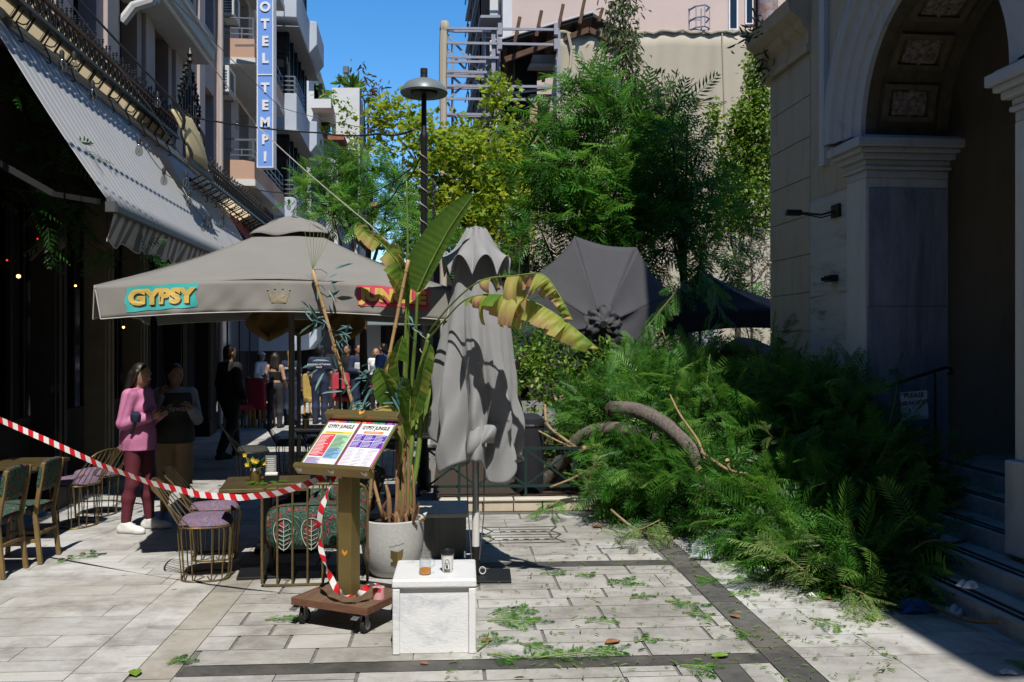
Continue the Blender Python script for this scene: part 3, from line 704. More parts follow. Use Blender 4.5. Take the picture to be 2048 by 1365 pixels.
for k in range(-4, 6):
    u = 9.2 + 1.75*k
    mb.fbox(LF, V0+.002, V0+.06, u+1.05, u+1.5, 4.98, 12.8)
for z in (7.2, 10.4): mb.fbox(LF, V0+.002, V0+.1, -1.5, 19, z, z+.16) if z > 8 else None
mb.build('pilasters', M_mauve2, ra, bevel=.01)
# stone balcony with scroll corbel
mb = MB(); moulding(mb, LF, 12.9, 16.3, [(V0,6.72),(-3.50,6.72),(-3.47,6.78),(-3.42,6.80),(-3.40,6.95),(-3.36,6.97),(-3.36,7.03),(V0,7.03)]); sb = mb.build('stone_balcony', M_stonetrim, ra)
mb = MB()
sp = []
for i in range(40):
    t = i/39*2.3*2*math.pi; r = .27*(1-i/39*.8); sp.append(LF(-3.62 + r*math.cos(t)*.9, 12.6, 6.80 + r*math.sin(t)))
mb.tube(sp, .05, 8); mb.fbox(LF, V0, -3.45, 12.62, 12.88, 6.55, 7.0); mb.tube([LF(-3.4,12.62,6.72), LF(-3.5,12.62,6.5), LF(-3.72,12.62,6.42), LF(V0+.05,12.62,6.2)], .07, 8); mb.lathe([(.0,-.05),(.1,-.05),(.1,.0),(0,.05)], LF(-3.62,12.6,6.80), 12)
mb.build('scroll_corbel', M_stonetrim, sb, smooth=True)
# restaurant front at street level: dark recess, pillars, lintel, counter
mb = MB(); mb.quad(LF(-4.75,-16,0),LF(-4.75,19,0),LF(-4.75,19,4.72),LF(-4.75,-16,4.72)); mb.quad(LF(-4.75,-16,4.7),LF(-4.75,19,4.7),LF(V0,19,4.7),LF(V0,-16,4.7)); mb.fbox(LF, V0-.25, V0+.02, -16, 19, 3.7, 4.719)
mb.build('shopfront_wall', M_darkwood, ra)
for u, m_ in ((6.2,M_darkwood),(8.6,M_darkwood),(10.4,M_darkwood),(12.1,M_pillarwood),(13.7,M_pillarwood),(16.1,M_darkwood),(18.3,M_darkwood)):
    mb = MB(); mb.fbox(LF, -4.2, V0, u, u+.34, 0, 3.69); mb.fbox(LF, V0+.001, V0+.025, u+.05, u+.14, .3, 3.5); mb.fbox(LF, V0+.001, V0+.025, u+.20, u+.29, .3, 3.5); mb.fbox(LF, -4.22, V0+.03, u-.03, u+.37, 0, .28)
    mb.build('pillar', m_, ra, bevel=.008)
for u0, u1 in ((6.6,8.5),(9.0,10.3),(10.8,12.0),(12.5,13.6),(14.1,16.0),(16.5,18.2)):
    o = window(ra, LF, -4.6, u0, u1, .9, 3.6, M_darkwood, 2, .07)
# iron marquise (canopy) in two lengths
def marquise(parent, u0, u1, zt, vf=-3.28):
    zb = zt - .20
    mb = MB(); n = int((u1-u0)/.36)
    for k in range(n):     # corrugated cream sheets laid from the wall to the front rail
        a, b = u0+(u1-u0)*k/n, u0+(u1-u0)*(k+1)/n
        mb.quad(LF(V0+.003,a,zt-.37),LF(vf-.02,a,zt-.02),LF(vf-.02,b-.015,zt-.02),LF(V0+.003,b-.015,zt-.37))
    c_ = mb.build('canopy_sheet', M_cream, parent)
    mb = MB()
    for k in range(n+1):
        a = u0+(u1-u0)*k/n; mb.bar(LF(V0+.025,a,zt-.37), LF(vf,a,zt-.04), .018, .02)
    for v_, zz in ((V0+(vf-V0)*.5,zt-.17),): mb.bar(LF(v_,u0,zz), LF(v_,u1,zz), .03, .04)
    m_ = int((u1-u0)/.17)
    for k in range(m_):    # lattice frieze
        a, b = u0+(u1-u0)*k/m_, u0+(u1-u0)*(k+1)/m_
        mb.bar(LF(vf,a,zb), LF(vf,b,zt), .013); mb.bar(LF(vf,b,zb), LF(vf,a,zt), .013); mb.bar(LF(vf,a,zb), LF(vf,a,zt), .014)
        mb.box(LF(vf,(a+b)/2,(zb+zt)/2), (.035,.035,.035))
    for k in range(int((u1-u0)/.7)+1):  # scroll brackets under the rail
        u = u0 + .1 + k*.7
        pts = [LF(vf-.02 - .10*t + .05*math.sin(t*9), u, zb-.02-.30*t + .05*math.cos(t*11)) for t in [i/14 for i in range(15)]]
        mb.tube(pts, .008, 5); mb.tube([LF(vf-.05,u,zb-.02), LF((vf+V0)/2-.02,u,zb-.16), LF(V0+.03,u,zb-.30)], .008, 5)
    mb.build('iron_frieze', M_iron, c_)
    mb = MB(); mb.bar(LF(vf+.012,u0,zb-.015), LF(vf+.012,u1,zb-.015), .04, .04); mb.build('lower_rail', M_greeniron, c_)
    mb = MB(); mb.bar(LF(vf+.012,u0,zt+.01), LF(vf+.012,u1,zt+.01), .035, .03); mb.build('upper_rail', M_rust, c_)
    mb = MB(); q = int((u1-u0)/.26)
    for k in range(q):     # scalloped cream edge
        a, b = u0+(u1-u0)*k/q, u0+(u1-u0)*(k+1)/q
        pl = [(a,0)] + [(a+(b-a)*(.5-.5*math.cos(math.pi*i/6)), .028+.05*math.sin(math.pi*i/6)) for i in range(7)] + [(b,0)]
        mb.prism([(p[0]-a, p[1]) for p in pl], LF(vf-.02,a,zt+.015), LF(0,1,0)-LF(0,0,0), (0,0,1), LF(-.02,0,0))
    mb.build('scalloped_edge', M_cream, c_)
    mb = MB(); q = int((u1-u0)/.13)
    for k in range(q):     # cresting with little finials
        u = u0 + (k+.5)*(u1-u0)/q; hh = .10 if k % 2 else .145; b0 = LF(vf,u,zt+.03)
        mb.tube([b0, b0+Vector((0,0,hh))], .008, 5)
        mb.lathe([(.0,0),(.020,.012),(.008,.026),(.016,.04),(0,.062)], b0+Vector((0,0,hh-.02)), 6, cap=False)
        for sg_ in (-1,1):
            pts = [LF(vf,u+sg_*(.05*math.sin(t*3.3)),zt+.03+.085*t) for t in [i/6 for i in range(7)]]
            mb.tube(pts, .006, 4)
    mb.bar(LF(vf,u0,zt+.045), LF(vf,u1,zt+.045), .012, .012)
    mb.build('cresting', M_iron, c_)
marquise(ra, 6.2, 14.9, 5.34, -3.70)
marquise(ra, 15.3, 22.4, 4.72)
# pelmet shield between the two canopies with iron scrolls on top
mb = MB()
mb.grid(lambda a, b: LF(-3.18 - .22*b*b + .08*math.sin(a*math.pi), 13.3+1.35*a, 4.50+.80*b*(1-.25*abs(a-.5))), 8, 6)
pm = mb.build('pelmet_panel', M_cream, ra, smooth=True, solid=.03)
mb = MB()
mb.bar(LF(-3.14,13.28,4.46), LF(-3.14,14.7,4.46), .07, .09)
for u in (13.32, 14.64):
    pts = [LF(-3.14-.2*t+.04*math.sin(t*12), u, 4.46+.95*t) for t in [i/16 for i in range(17)]]; mb.tube(pts, .028, 6)
for sg_ in (-1, 1):
    for s_ in (0, 1, 2, 3):
        pts = [LF(-3.3, 13.98 + sg_*(.62 - .14*s_ - .05*math.sin(t*6)), 5.30+.14*s_+.16*t) for t in [i/8 for i in range(9)]]
        mb.tube(pts, .022, 6)
        mb.lathe([(0,0),(.04,.03),(.015,.07),(.035,.1),(0,.15)], pts[-1], 6, cap=False)
mb.tube([LF(-3.3,13.98,5.2), LF(-3.3,13.98,6.15)], .022, 6); mb.lathe([(0,0),(.05,.05),(.02,.1),(.045,.15),(0,.26)], LF(-3.3,13.98,6.05), 8, cap=False)
for k in range(7):
    mb.tube([LF(-3.3,13.47+k*.17,5.2), LF(-3.3,13.47+k*.17,5.42+.10*(3-abs(3-k)))], .016, 5)
mb.build('iron_scrollwork', M_iron, pm)
# ---- striped awning
def tint_grid(name, fn, nu, nv, tfn, m, parent, smooth='all', solid=0):
    V = []; T = []
    for i in range(nu+1):
        for j in range(nv+1):
            V.append(tuple(fn(i/nu, j/nv))); T.append(tfn(i/nu, j/nv))
    I = np.arange((nu+1)*(nv+1)).reshape(nu+1, nv+1)
    Q = np.stack([I[:-1,:-1], I[1:,:-1], I[1:,1:], I[:-1,1:]], -1).reshape(-1, 4)
    return link(name, np_mesh(name, np.array(V), [Q], m, T), parent, True, smooth, solid=solid)
aw = thing('striped_awning', 'long grey striped awning sloping from the mauve house over the terrace', 'awning', LF(-2.69, 8.3, 0))
vb, zb_, vu, zu, ua, ub = -2.89, 3.19, -3.90, 4.98, 9.0, 18.5
def awf(a, b):
    v_ = vu + (vb-vu)*b; zz = zu + (zb_-zu)*b - .05*math.sin(math.pi*b); sh = -.52*(1-b)*(1-a)
    return LF(v_ + .004*math.sin(2*math.pi*(ua+(ub-ua)*a)/.19), ua + (ub-ua)*a + sh, zz + .006*math.sin(2*math.pi*(ua+(ub-ua)*a)/.19))
tint_grid('canvas', awf, 480, 8, lambda a, b: (ub-ua)*a, M_awning, aw, solid=.004)
mb = MB(); mb.bar(LF(vb+.01,ua-.03,zb_-.01), LF(vb+.01,ub,zb_-.01), .09, .07); fb = mb.build('front_bar', mat('grey_awning_bar', (.07,.08,.095), .4, .1, 8), aw, bevel=.01)
mb = MB(); mb.box(LF(vb+.01,ua-.06,zb_+.0), (.10,.05,.10), -.1); mb.tube([LF(vb-.02,ua-.07,zb_+.03), LF(vb-.03,ua-.07,zb_+.09), LF(vb+.0,ua-.07,zb_+.10), LF(vb+.02,ua-.07,zb_+.05)], .01, 6); mb.build('end_cap', M_steel, fb)
def vf_(a, b):
    u = ua + .05 + (ub-ua-.1)*a; s_ = math.sin(u*5.1)*.035 + math.sin(u*11.3+1)*.015
    return LF(vb + .0 + s_*b - .10*b, u, zb_ - .04 - b*(.27 + .035*math.sin(u*2*math.pi/.55)))
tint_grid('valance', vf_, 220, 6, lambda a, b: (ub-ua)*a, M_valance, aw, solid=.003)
mb = MB(); mb.tube([vf_(i/220, 1)+Vector((0,0,-.004)) for i in range(221)], .007, 5); mb.build('hem', M_hem, aw)
for u in (8.6, 12.5, 16.5):
    mb = MB(); mb.bar(LF(V0+.03,u,3.6), LF((V0+vb)/2,u+.3,3.3), .05, .06); mb.bar(LF((V0+vb)/2,u+.3,3.3), LF(vb,u,zb_), .04, .05); mb.build('folding_arm', M_rubber, aw)
mb = MB(); mb.tube([LF(vu+.03,ua,zu-.02), LF(vu+.03,ub,zu-.02)], .06, 10); mb.build('roller', M_steel, aw, smooth=True)
# ---- wine red awning further along
rw = thing('red_awning', 'dark red awning hanging below the iron canopy beyond the striped awning', 'awning', LF(-3, 18.8, 0))
tint_grid('canvas', lambda a, b: LF(-3.9+.72*b, 18.7+5.5*a, 4.85-1.05*b-.06*math.sin(math.pi*b)+.012*math.sin(a*60)), 60, 6, lambda a, b: a, M_redcanvas, rw, solid=.005)
mb = MB(); mb.bar(LF(-3.18,18.68,3.8), LF(-3.18,24.2,3.8), .07, .07); mb.build('front_bar', M_greeniron, rw)
tint_grid('valance', lambda a, b: LF(-3.18-.04*b*math.sin(a*40), 18.7+5.5*a, 3.77-.28*b), 60, 3, lambda a, b: a, M_redcanvas, rw, solid=.004)
# ================================================================== hotel building with balconies
hb = thing('hotel_building', 'peach plastered hotel with railed balconies next to the blue vertical sign', 'building', LF(-4.1, 22, 0))
mb = MB(); VH = -4.1
hops = [(20.3,21.5,z,z+2.0) for z in (5.62, 8.40, 11.2)] + [(22.4,23.8,z,z+2.0) for z in (5.62, 8.40, 11.2)]
wall_open(mb, LF, VH, 19.02, 25.0, 0, 15, hops, -.3)
mb.quad(LF(VH,19.02,0),LF(VH,19.02,15),LF(-9,19.02,15),LF(-9,19.02,0)); mb.quad(LF(VH,19.02,15),LF(VH,25,15),LF(-9,25,15),LF(-9,19.02,15))
mb.build('facade', M_mauve2, hb)
for a, b, c, d in hops: window(hb, LF, VH-.27, a, b, c, d, M_signwhite, 1, .06)
for z in (5.20, 7.80, 10.6):
    mb = MB(); mb.fbox(LF, VH, -3.30, 19.9, 24.6, z, z+.14); b_ = mb.build('balcony', M_white, hb)
    mb = MB(); mb.fbox(LF, VH+.01, -3.32, 19.92, 19.99, z+.141, z+.55); mb.fbox(LF, -3.39, -3.32, 19.991, 24.55, z+.141, z+.55); mb.build('parapet', M_peach, b_)
    mb = MB()
    for zz in (z+.66, z+.78, z+1.0): mb.bar(LF(VH+.02,19.95,zz), LF(-3.35,19.95,zz), .022); mb.bar(LF(-3.35,19.95,zz), LF(-3.35,24.5,zz), .022)
    for k in range(4): v_ = VH+.03+(-3.35-VH-.03)*k/3; mb.bar(LF(v_,19.95,z+.55), LF(v_,19.95,z+.80 if k in (1,2) else z+1.0), .024)
    for k in range(8): mb.bar(LF(-3.35,19.95+k*.65,z+.55), LF(-3.35,19.95+k*.65,z+1.0), .022)
    mb.build('railing', M_steel, b_)
mb = MB(); mb.tube([LF(V0+.10,18.9,.2), LF(V0+.10,18.9,12.8)], .05, 8); mb.build('drainpipe', M_mauve2, hb, smooth=True)
for u, v_, z, lb in ((19.6,-3.86,7.02,'white air conditioner hung on the wall below the upper hotel balcony'),(20.6,-3.95,8.95,'grey air conditioner standing on the upper hotel balcony')):
    t = thing('air_conditioner', lb, 'air conditioner', LF(v_, u, z))
    mb = MB(); mb.fbox(LF, v_-.14, v_+.14, u-.38, u+.38, z, z+.55); mb.build('case', M_white, t, bevel=.015)
    mb = MB()
    for k in range(9): mb.fbox(LF, v_+.141, v_+.15, u-.30, u+.10, z+.08+k*.045, z+.10+k*.045)
    for k in range(7): mb.fbox(LF, v_-.10, v_+.10, u-.389, u-.381, z+.06+k*.06, z+.09+k*.06)
    mb.build('grille', M_cable, t)
    mb = MB(); mb.bar(LF(v_-.2,u-.3,z-.03), LF(v_+.12,u-.3,z-.03), .03, .03); mb.bar(LF(v_-.2,u+.3,z-.03), LF(v_+.12,u+.3,z-.03), .03, .03); mb.build('bracket', M_steel, t)
mb = MB(); mb.fbox(LF, VH+.001, VH+.06, 19.05, 25.0, .02, 4.5); mb.build('shade_front', M_darkwood, hb)  # dark sheet added over the ground floor to stand in for shade
for k in range(4):
    mb = MB(); mb.fbox(LF, VH+.061, VH+.08, 19.3+1.42*k, 20.5+1.42*k, .4, 3.4); mb.build('shop_window', M_darkglass, hb)
# blue vertical hotel sign
hs = thing('hotel_sign', 'tall blue vertical sign with white letters HOTEL TEMPI standing off the hotel front', 'sign', P(531, 335, 19.5))
x0, x1 = P(515, 0, 19.5).x, P(546, 0, 19.5).x; zb = P(0, 335, 19.5).z; zt = zb + 4.55
mb = MB(); mb.hexa([(x0,19.5,zb),(x1,19.5,zb),(x1,19.72,zb),(x0,19.72,zb),(x0,19.5,zt),(x1,19.5,zt),(x1,19.72,zt),(x0,19.72,zt)]); mb.build('panel', M_signblue, hs)
mb = MB()
for a in (x0, x1): mb.box((a,19.61,(zb+zt)/2), (.022,.26,zt-zb+.02))
for z_ in (zb, zt, zb+1.95): mb.box(((x0+x1)/2,19.61,z_), (x1-x0-.023,.25,.02))
mb.build('frame', M_signwhite, hs)
for i, ltr in enumerate('IPMETLETOH'):
    k = i + (0 if i < 5 else .72)
    put_text('lettering', ltr, .275, ((x0+x1)/2, 19.488, zb + .215 + .362*k), (1,0,0), (0,0,1), M_signwhite, hs, bold=.012, ext=.006)
mb = MB()
for z_ in (zb+.6, zb+2.6, zb+4.2): mb.bar((x0-.5,19.6,z_), (x0,19.6,z_), .04)
mb.build('bracket', M_steel, hs)
# ================================================================== blue white apartment block
ab = thing('apartment_block', 'blue white apartment block with white balcony parapets and dark corner glazing behind the hotel sign', 'building', LF(-3.8, 27.5, 0))
UB0, UB1 = 25.05, 30.2
mb = MB(); mb.fbox(LF, -9, -3.75, UB0+.45, UB1-.3, 0, 16.5); mb.build('core_wall', M_bluewhite, ab)
mb = MB(); mb.fbox(LF, -8.6, -3.70, UB0+.40, UB1-.2, 0, 1.59); mb.fbox(LF, -8.6, -3.66, UB0+.38, UB1-.2, 2.62+.5, 4.5); mb.build('shade_front', M_darkwood, ab)  # dark covers added on the lower walls in place of shade
for z in (1.6, 4.75, 7.55, 10.6, 13.6):
    mb = MB(); mb.fbox(LF, -8.5, -3.05, UB0, UB1, z, z+1.0 if z > 2 else z+1.5); 
    # projecting angular bay at the far end
    mb.prism([(0,0),(.22,.30),(.22,1.0),(0,1.0)], LF(-3.049,28.2,z), LF(1,0,0), (0,0,1), LF(0,1.9,0))
    mb.build('balcony_parapet', M_bluewhite, ab, bevel=.02)
    mb = MB()
    for zz in (1.10,1.22,1.34,1.46): mb.bar(LF(-5.2,UB0+.04,z+zz), LF(-3.1,UB0+.04,z+zz), .03); mb.bar(LF(-3.1,UB0+.04,z+zz), LF(-3.1,27.2,z+zz), .03)
    for k in range(3): mb.bar(LF(-5.2+1.05*k,UB0+.04,z+1.0), LF(-5.2+1.05*k,UB0+.04,z+1.47), .035)
    mb.build('railing', M_steel, ab)
    g = MB(); g.fbox(LF, -6.0, -3.35, UB0+.42, 29.8, z+1.01, z+2.78)
    gl = g.build('glazing', M_darkglass, ab)
    mb = MB()
    for v_ in (-5.4,-4.6,-3.9,-3.36): mb.fbox(LF, v_-.03, v_+.03, UB0+.38, UB0+.415, z+1.01, z+2.78)
    for u in (25.5,26.4,27.3,28.2,29.1,29.75): mb.fbox(LF, -3.345, -3.30, u, u+.07, z+1.01, z+2.78)
    mb.fbox(LF, -6, -3.30, UB0+.375, UB0+.414, z+2.2, z+2.27)
    mb.build('mullion', M_blackmetal, gl)
    mb = MB(); mb.fbox(LF, -8.6, -2.98, UB0-.06, UB1+.05, z+2.78, z+2.799); mb.build('slab_edge', M_soffit, ab)
# ================================================================== far street end on the left
tb = thing('terrace_block', 'white stepped apartment block with planted roof terraces at the far end of the street', 'building', P(690, 680, 42))
def pbox(mb, x0, x1, y0, y1, D, dep, mi=0, sk=-.12):
    a = P(x0, y1, D); b = P(x1, y0, D)
    mb.hexa([(a.x,D,a.z),(b.x,D,a.z),(b.x+sk*dep,D+dep,a.z),(a.x+sk*dep,D+dep,a.z),(a.x,D,b.z),(b.x,D,b.z),(b.x+sk*dep,D+dep,b.z),(a.x+sk*dep,D+dep,b.z)], mi)
mb = MB(); pbox(mb, 560, 636, 138, 690, 40, 6); pbox(mb, 664, 719, 176, 690, 42, 8); mb.build('wall', M_white, tb)
mb = MB(); pbox(mb, 622, 662, 198, 216, 39, 3.2); pbox(mb, 655, 712, 284, 300, 39.5, 3); pbox(mb, 616, 636, 128, 139, 39.5, 5); mb.build('terrace_parapet', M_white, tb)
mb = MB(); pbox(mb, 628, 646, 168, 198, 40.0, .05); pbox(mb, 640, 660, 235, 262, 41.6, .3); mb.build('window', M_darkglass, tb)
mb = MB(); mb.tube([P(692,176,43), P(692,141,43)], .11, 8); mb.lathe([(.15,0),(.15,.3)], P(692,147,43), 8); mb.build('flue', M_lampgrey, tb)
mb = MB()
for k in range(3): pbox(mb, 719.5+8*k, 722+8*k, 190+14*k, 300, 43.5+2.5*k, .05)
mb.build('side_window', M_darkglass, tb)
ho = thing('tiled_house', 'low white house with a red tiled roof in front of the terrace block', 'building', P(660, 680, 34))
mb = MB(); pbox(mb, 622, 676, 276, 690, 34, 7); mb.build('wall', M_white, ho)
mb = MB(); a, b, c, d = P(615,272,33.6), P(688,272,33.6), P(706,318,43), P(640,250,41)
n = 14
for k in range(n):
    p0, p1 = a.lerp(b, k/n), a.lerp(b, (k+.9)/n); q0, q1 = Vector((p0.x-1.2,41,p0.z+1.3)), Vector((p1.x-1.2,41,p1.z+1.3))
    mb.tube([p0.lerp(p1,.5), q0.lerp(q1,.5)], .07, 6)
mb.hexa([a+Vector((0,0,-.14)), b+Vector((0,0,-.14)), b+Vector((-1.0,9,-.14)), a+Vector((-1.2,9,-.1)), a, b, b+Vector((-1.0,9,0)), a+Vector((-1.2,9,1.3))])
mb.build('roof', M_tile, ho)
mb = MB(); pbox(mb, 634, 638, 292, 340, 33.9, .05); pbox(mb, 650, 653, 292, 340, 33.9, .05); pbox(mb, 634, 668, 294, 297, 33.88, .04); pbox(mb, 634, 668, 316, 319, 33.88, .04); mb.build('trellis', M_white, ho)
mb = MB(); pbox(mb, 626, 641, 314, 328, 33.7, .2); mb.build('shutter', M_tile, ho)
# ================================================================== RIGHT: pink block, netted ruin, scaffold
pk = thing('pink_block', 'tall pale pink apartment block with a blank gable above the netted ruin', 'building', P(1280, 680, 36))
mb = MB(); a = P(1006, 680, 34); 
def gv(x, D): return (x-CX)*D/F
L0 = gv(1006,34); R0 = gv(1900,34)
mb.hexa([(L0,34,0),(R0,34,0),(R0,50,0),(L0-1.5,50,0),(L0,34,24),(R0,34,24),(R0,50,24),(L0-1.5,50,24)]); mb.build('wall', M_pink, pk)
mb = MB(); mb.box((L0+.16,33.99,14), (.34,.03,20)); mb.build('corner_strip', M_white, pk)
for x0, x1, y1 in ((1460,1473,57),(1493,1504,46),(1518,1523,38)):
    mb = MB(); aa = P(x0,y1,33.97); bb = P(x1,-60,33.97); mb.hexa([(aa.x-.05,33.94,aa.z-.06),(bb.x+.05,33.94,aa.z-.06),(bb.x+.05,33.995,aa.z-.06),(aa.x-.05,33.995,aa.z-.06),(aa.x-.05,33.94,bb.z),(bb.x+.05,33.94,bb.z),(bb.x+.05,33.995,bb.z),(aa.x-.05,33.995,bb.z)])
    f_ = mb.build('window', M_signwhite, pk)
    mb = MB(); mb.box(((aa.x+bb.x)/2,33.93,(aa.z+bb.z)/2), (bb.x-aa.x,.01,bb.z-aa.z)); mb.build('pane', M_darkglass, f_)
mb = MB(); mb.tube([P(1511,62,33.9), P(1511,-80,33.9)], .06, 8); mb.build('drainpipe', M_rust, pk)
mb = MB(); p_ = P(1536,20,33.6); mb.lathe([(.0,-1.0),(.35,-1.0),(.36,0),(.36,1.2),(0,1.5)], p_, 14); mb.build('water_tank', mat('rusty_tank', (.30,.33,.36), .7, 0, 4, col2=(.25,.10,.05)), pk, smooth=True)
# street side of the pink block: balconies with air conditioners
for k in range(6):
    z = 9.3 + 1.55*k; q = .8 + .0*k
    mb = MB(); mb.hexa([(L0-.02,34.6,z),(L0-.02,44,z),(L0-1.0-.9,44,z),(L0-.85,34.6,z),(L0-.02,34.6,z+.1),(L0-.02,44,z+.1),(L0-1.9,44,z+.1),(L0-.85,34.6,z+.1)]); b_ = mb.build('balcony', M_scaf, pk)
    mb = MB(); mb.bar((L0-.85,34.6,z+.8),(L0-1.9,44,z+.8), .05); mb.bar((L0-.1,34.6,z+.8),(L0-.85,34.6,z+.8), .05); mb.bar((L0-.85,34.6,z+.1),(L0-.85,34.6,z+.8), .05)
    for i in range(5): mb.bar((L0-.85-.2*i,34.6+1.9*i,z+.1),(L0-.85-.2*i,34.6+1.9*i,z+.8), .05)
    mb.build('railing', M_blackmetal, b_)
    mb = MB(); mb.box((L0-.35,35.2,z+.5), (.32,.6,.62)); mb.build('cooling_unit', M_white, pk, bevel=.03)
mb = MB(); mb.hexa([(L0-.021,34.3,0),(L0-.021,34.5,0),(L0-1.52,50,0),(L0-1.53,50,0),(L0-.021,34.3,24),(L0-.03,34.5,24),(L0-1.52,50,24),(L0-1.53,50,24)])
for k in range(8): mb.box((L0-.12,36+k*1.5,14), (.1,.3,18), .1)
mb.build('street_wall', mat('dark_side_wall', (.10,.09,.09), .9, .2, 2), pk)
ru = thing('netted_ruin', 'ruined house under a dark shed roof, wrapped in beige building net', 'building', P(1300, 680, 29))
mb = MB(); x0, x1 = gv(1060,29), gv(1700,29)
mb.hexa([(x0,29,0),(x1,29,0),(x1,33.5,0),(x0,33.5,0),(x0,29,9.6),(x1,29,9.6),(x1,33.5,9.6),(x0,33.5,9.6)]); mb.build('wall', M_peach, ru)
mb = MB(); xl = gv(1001,29)
mb.hexa([(xl,30.5,0),(x0-.01,30.5,0),(x0-.01,33,0),(xl,33,0),(xl,30.5,10.1),(x0-.01,30.5,10.1),(x0-.01,33,10.1),(xl,33,10.1)])
pbox(mb, 1030, 1074, 110, 300, 29.2, .4); pbox(mb, 1076, 1110, 190, 300, 28.9, .1)
mb.build('opening_shade', M_dark, ru)  # near-black blocks put the shade of the open interior into colour
mb = MB(); pbox(mb, 1066, 1112, 110, 126, 28.7, .5); pbox(mb, 1060, 1112, 127, 131, 28.6, .6); mb.build('old_cornice', M_stonetrim, ru)
mb = MB(); pk1, e0, e1 = P(1186,33,28.0), P(990,90,28.0), P(1240,66,28.0)
for (p, q) in ((e0,pk1),(pk1,e1)):
    mb.hexa([p, q, q+Vector((0,5.4,0)), p+Vector((0,5.4,0)), p+Vector((0,0,.10)), q+Vector((0,0,.10)), q+Vector((0,5.4,.10)), p+Vector((0,5.4,.10))])
rf = mb.build('roof', M_roofdark, ru)
mb = MB(); mb.bar(e0+Vector((0,-.03,.13)), pk1+Vector((0,-.03,.13)), .06, .05); mb.build('bright_edge', M_white, rf)
mb = MB()
for t in (.2,.42,.64,.86):
    p = e0.lerp(pk1, t); mb.bar(p+Vector((0,-.12,-.15)), p+Vector((.16,-.12,.62)), .12, .1)
p = pk1.lerp(e1,.2); mb.bar(p+Vector((0,-.12,-.1)), p+Vector((.12,-.12,.3)), .1)
for k in range(6):
    p = e0.lerp(pk1, .1+.15*k)+Vector((0,.3,-.12)); mb.bar(p, p+Vector((0,4.8,0)), .12, .14)
mb.bar(e0+Vector((.3,.2,-.4)), pk1+Vector((-.1,.2,-.35)), .14, .16); mb.bar(pk1+Vector((-.1,.2,-.35)), e1+Vector((0,.2,-.3)), .14, .16)
mb.build('rafter', mat('raw_rafter', (.11,.055,.03), .85, .3, 6), rf)
rn = np.random.default_rng(5); ph = rn.uniform(0, 6, 8)
def netf(a, b):
    xt = 1118 + (1552-1118)*a; xb = 1050 + (1600-1050)*a
    x = xt + (xb-xt)*min(1, b*1.15); y = 66 + 5*math.sin(a*21)*math.exp(-a*2) + (720-66)*b
    return P(x, y, 28.3 + .035*math.sin(a*34+b*3+ph[0]) + .02*math.sin(a*77+ph[1]+b*5) - .25*math.exp(-a*25))
mb = MB(); mb.grid(netf, 90, 24); mb.build('building_net', M_tan_net, ru, smooth='all', solid=.02)
mb = MB(); mb.tube([netf(a/30, 0)+Vector((0,-.05,.02+.04*math.sin(a*2.3))) for a in range(31)], .05, 6); mb.tube([netf(.75, b/20)+Vector((0,-.04,0)) for b in range(12)], .025, 5); mb.tube([netf(.04+.03*math.sin(b), b/20)+Vector((0,-.1,0)) for b in range(12)], .05, 5); mb.build('net_rope', M_tan_net, ru)
sc = thing('scaffold', 'lilac grey steel scaffold frame with a cloth wrapped post beside the netted ruin', 'scaffold', P(990, 680, 27.3))
DS = 27.4
def post(x, y0, y1, D=DS, w_=.12, m_=None):
    m = MB(); m.bar(P(x,y1,D), P(x,y0,D), w_, w_); return m.build('post', m_ or M_scaf, sc)
post(987, 58, 690); post(997, 58, 690, DS+.5, .1); post(1117, 62, 200, DS+.1, .11); post(968, 60, 690, 30.5, .10); post(905, 90, 690, 30.5, .08)
m = MB(); pts = [P(887,690,DS), P(886,400,DS), P(887,250,DS), P(886,150,DS), P(887,90,DS), P(888,54,DS)]; m.tube(pts, [.10,.11,.10,.12,.13,.12], 8); m.lathe([(.10,0),(.15,.1),(.12,.3),(.1,.34)], P(889,66,DS), 8); m.build('wrapped_post', M_tan_net, sc, smooth=True)
hb_ = [(57,60,894,1118),(86,90,894,1116),(114,116,894,998),(124,124,894,972),(143,145,894,974),(152,154,894,968),(172,174,894,1100),(198,200,894,1096),(228,230,894,990),(262,262,894,990),(288,292,985,1070),(320,322,894,1000),(350,352,894,1000),(390,392,894,1000)]
m = MB()
for y0, y1, xa, xb in hb_: m.bar(P(xa,y0,DS-.1), P(xb,y1,DS-.1), .055, .07)
m.build('ledger', M_scaf, sc)
m = MB()
for xa, ya, xb, yb in ((895,70,985,172),(895,100,960,172),(895,145,925,172),(895,200,985,120),(895,205,940,290),(985,215,940,290),(900,300,985,235),(995,190,1096,178)): m.bar(P(xa,ya,DS), P(xb,yb,DS), .05, .06)
for y in (60,145,174,230,290): m.bar(P(987,y,DS), P(968,y+2,30.5), .1); m.bar(P(890,y,DS), P(905,y+2,30.5), .1); m.bar(P(905,y+2,30.5), P(968,y+2,30.5), .1)
m.build('brace', M_scaf, sc)
m = MB()
for x in (1000, 1112): m.box(P(x,60,DS-.1), (.12,.22,.34)); m.box(P(x,90,DS-.1), (.12,.22,.30))
m.build('coupler', M_scaf, sc)
lc = thing('ladder_cage', 'lilac safety cage of a roof ladder above the beige net', 'ladder', P(1395, 66, 28.6))
m = MB(); p0 = P(1378, 66, 28.6)
for dx in (0, .38): m.bar(p0+Vector((dx,0,-.6)), p0+Vector((dx,0,.75)), .04)
for z_ in (.05,.35,.7):
    m.tube([p0+Vector((0,0,z_)), p0+Vector((.15,-.35,z_)), p0+Vector((.4,-.45,z_)), p0+Vector((.58,-.25,z_)), p0+Vector((.55,.1,z_))], .03, 5)
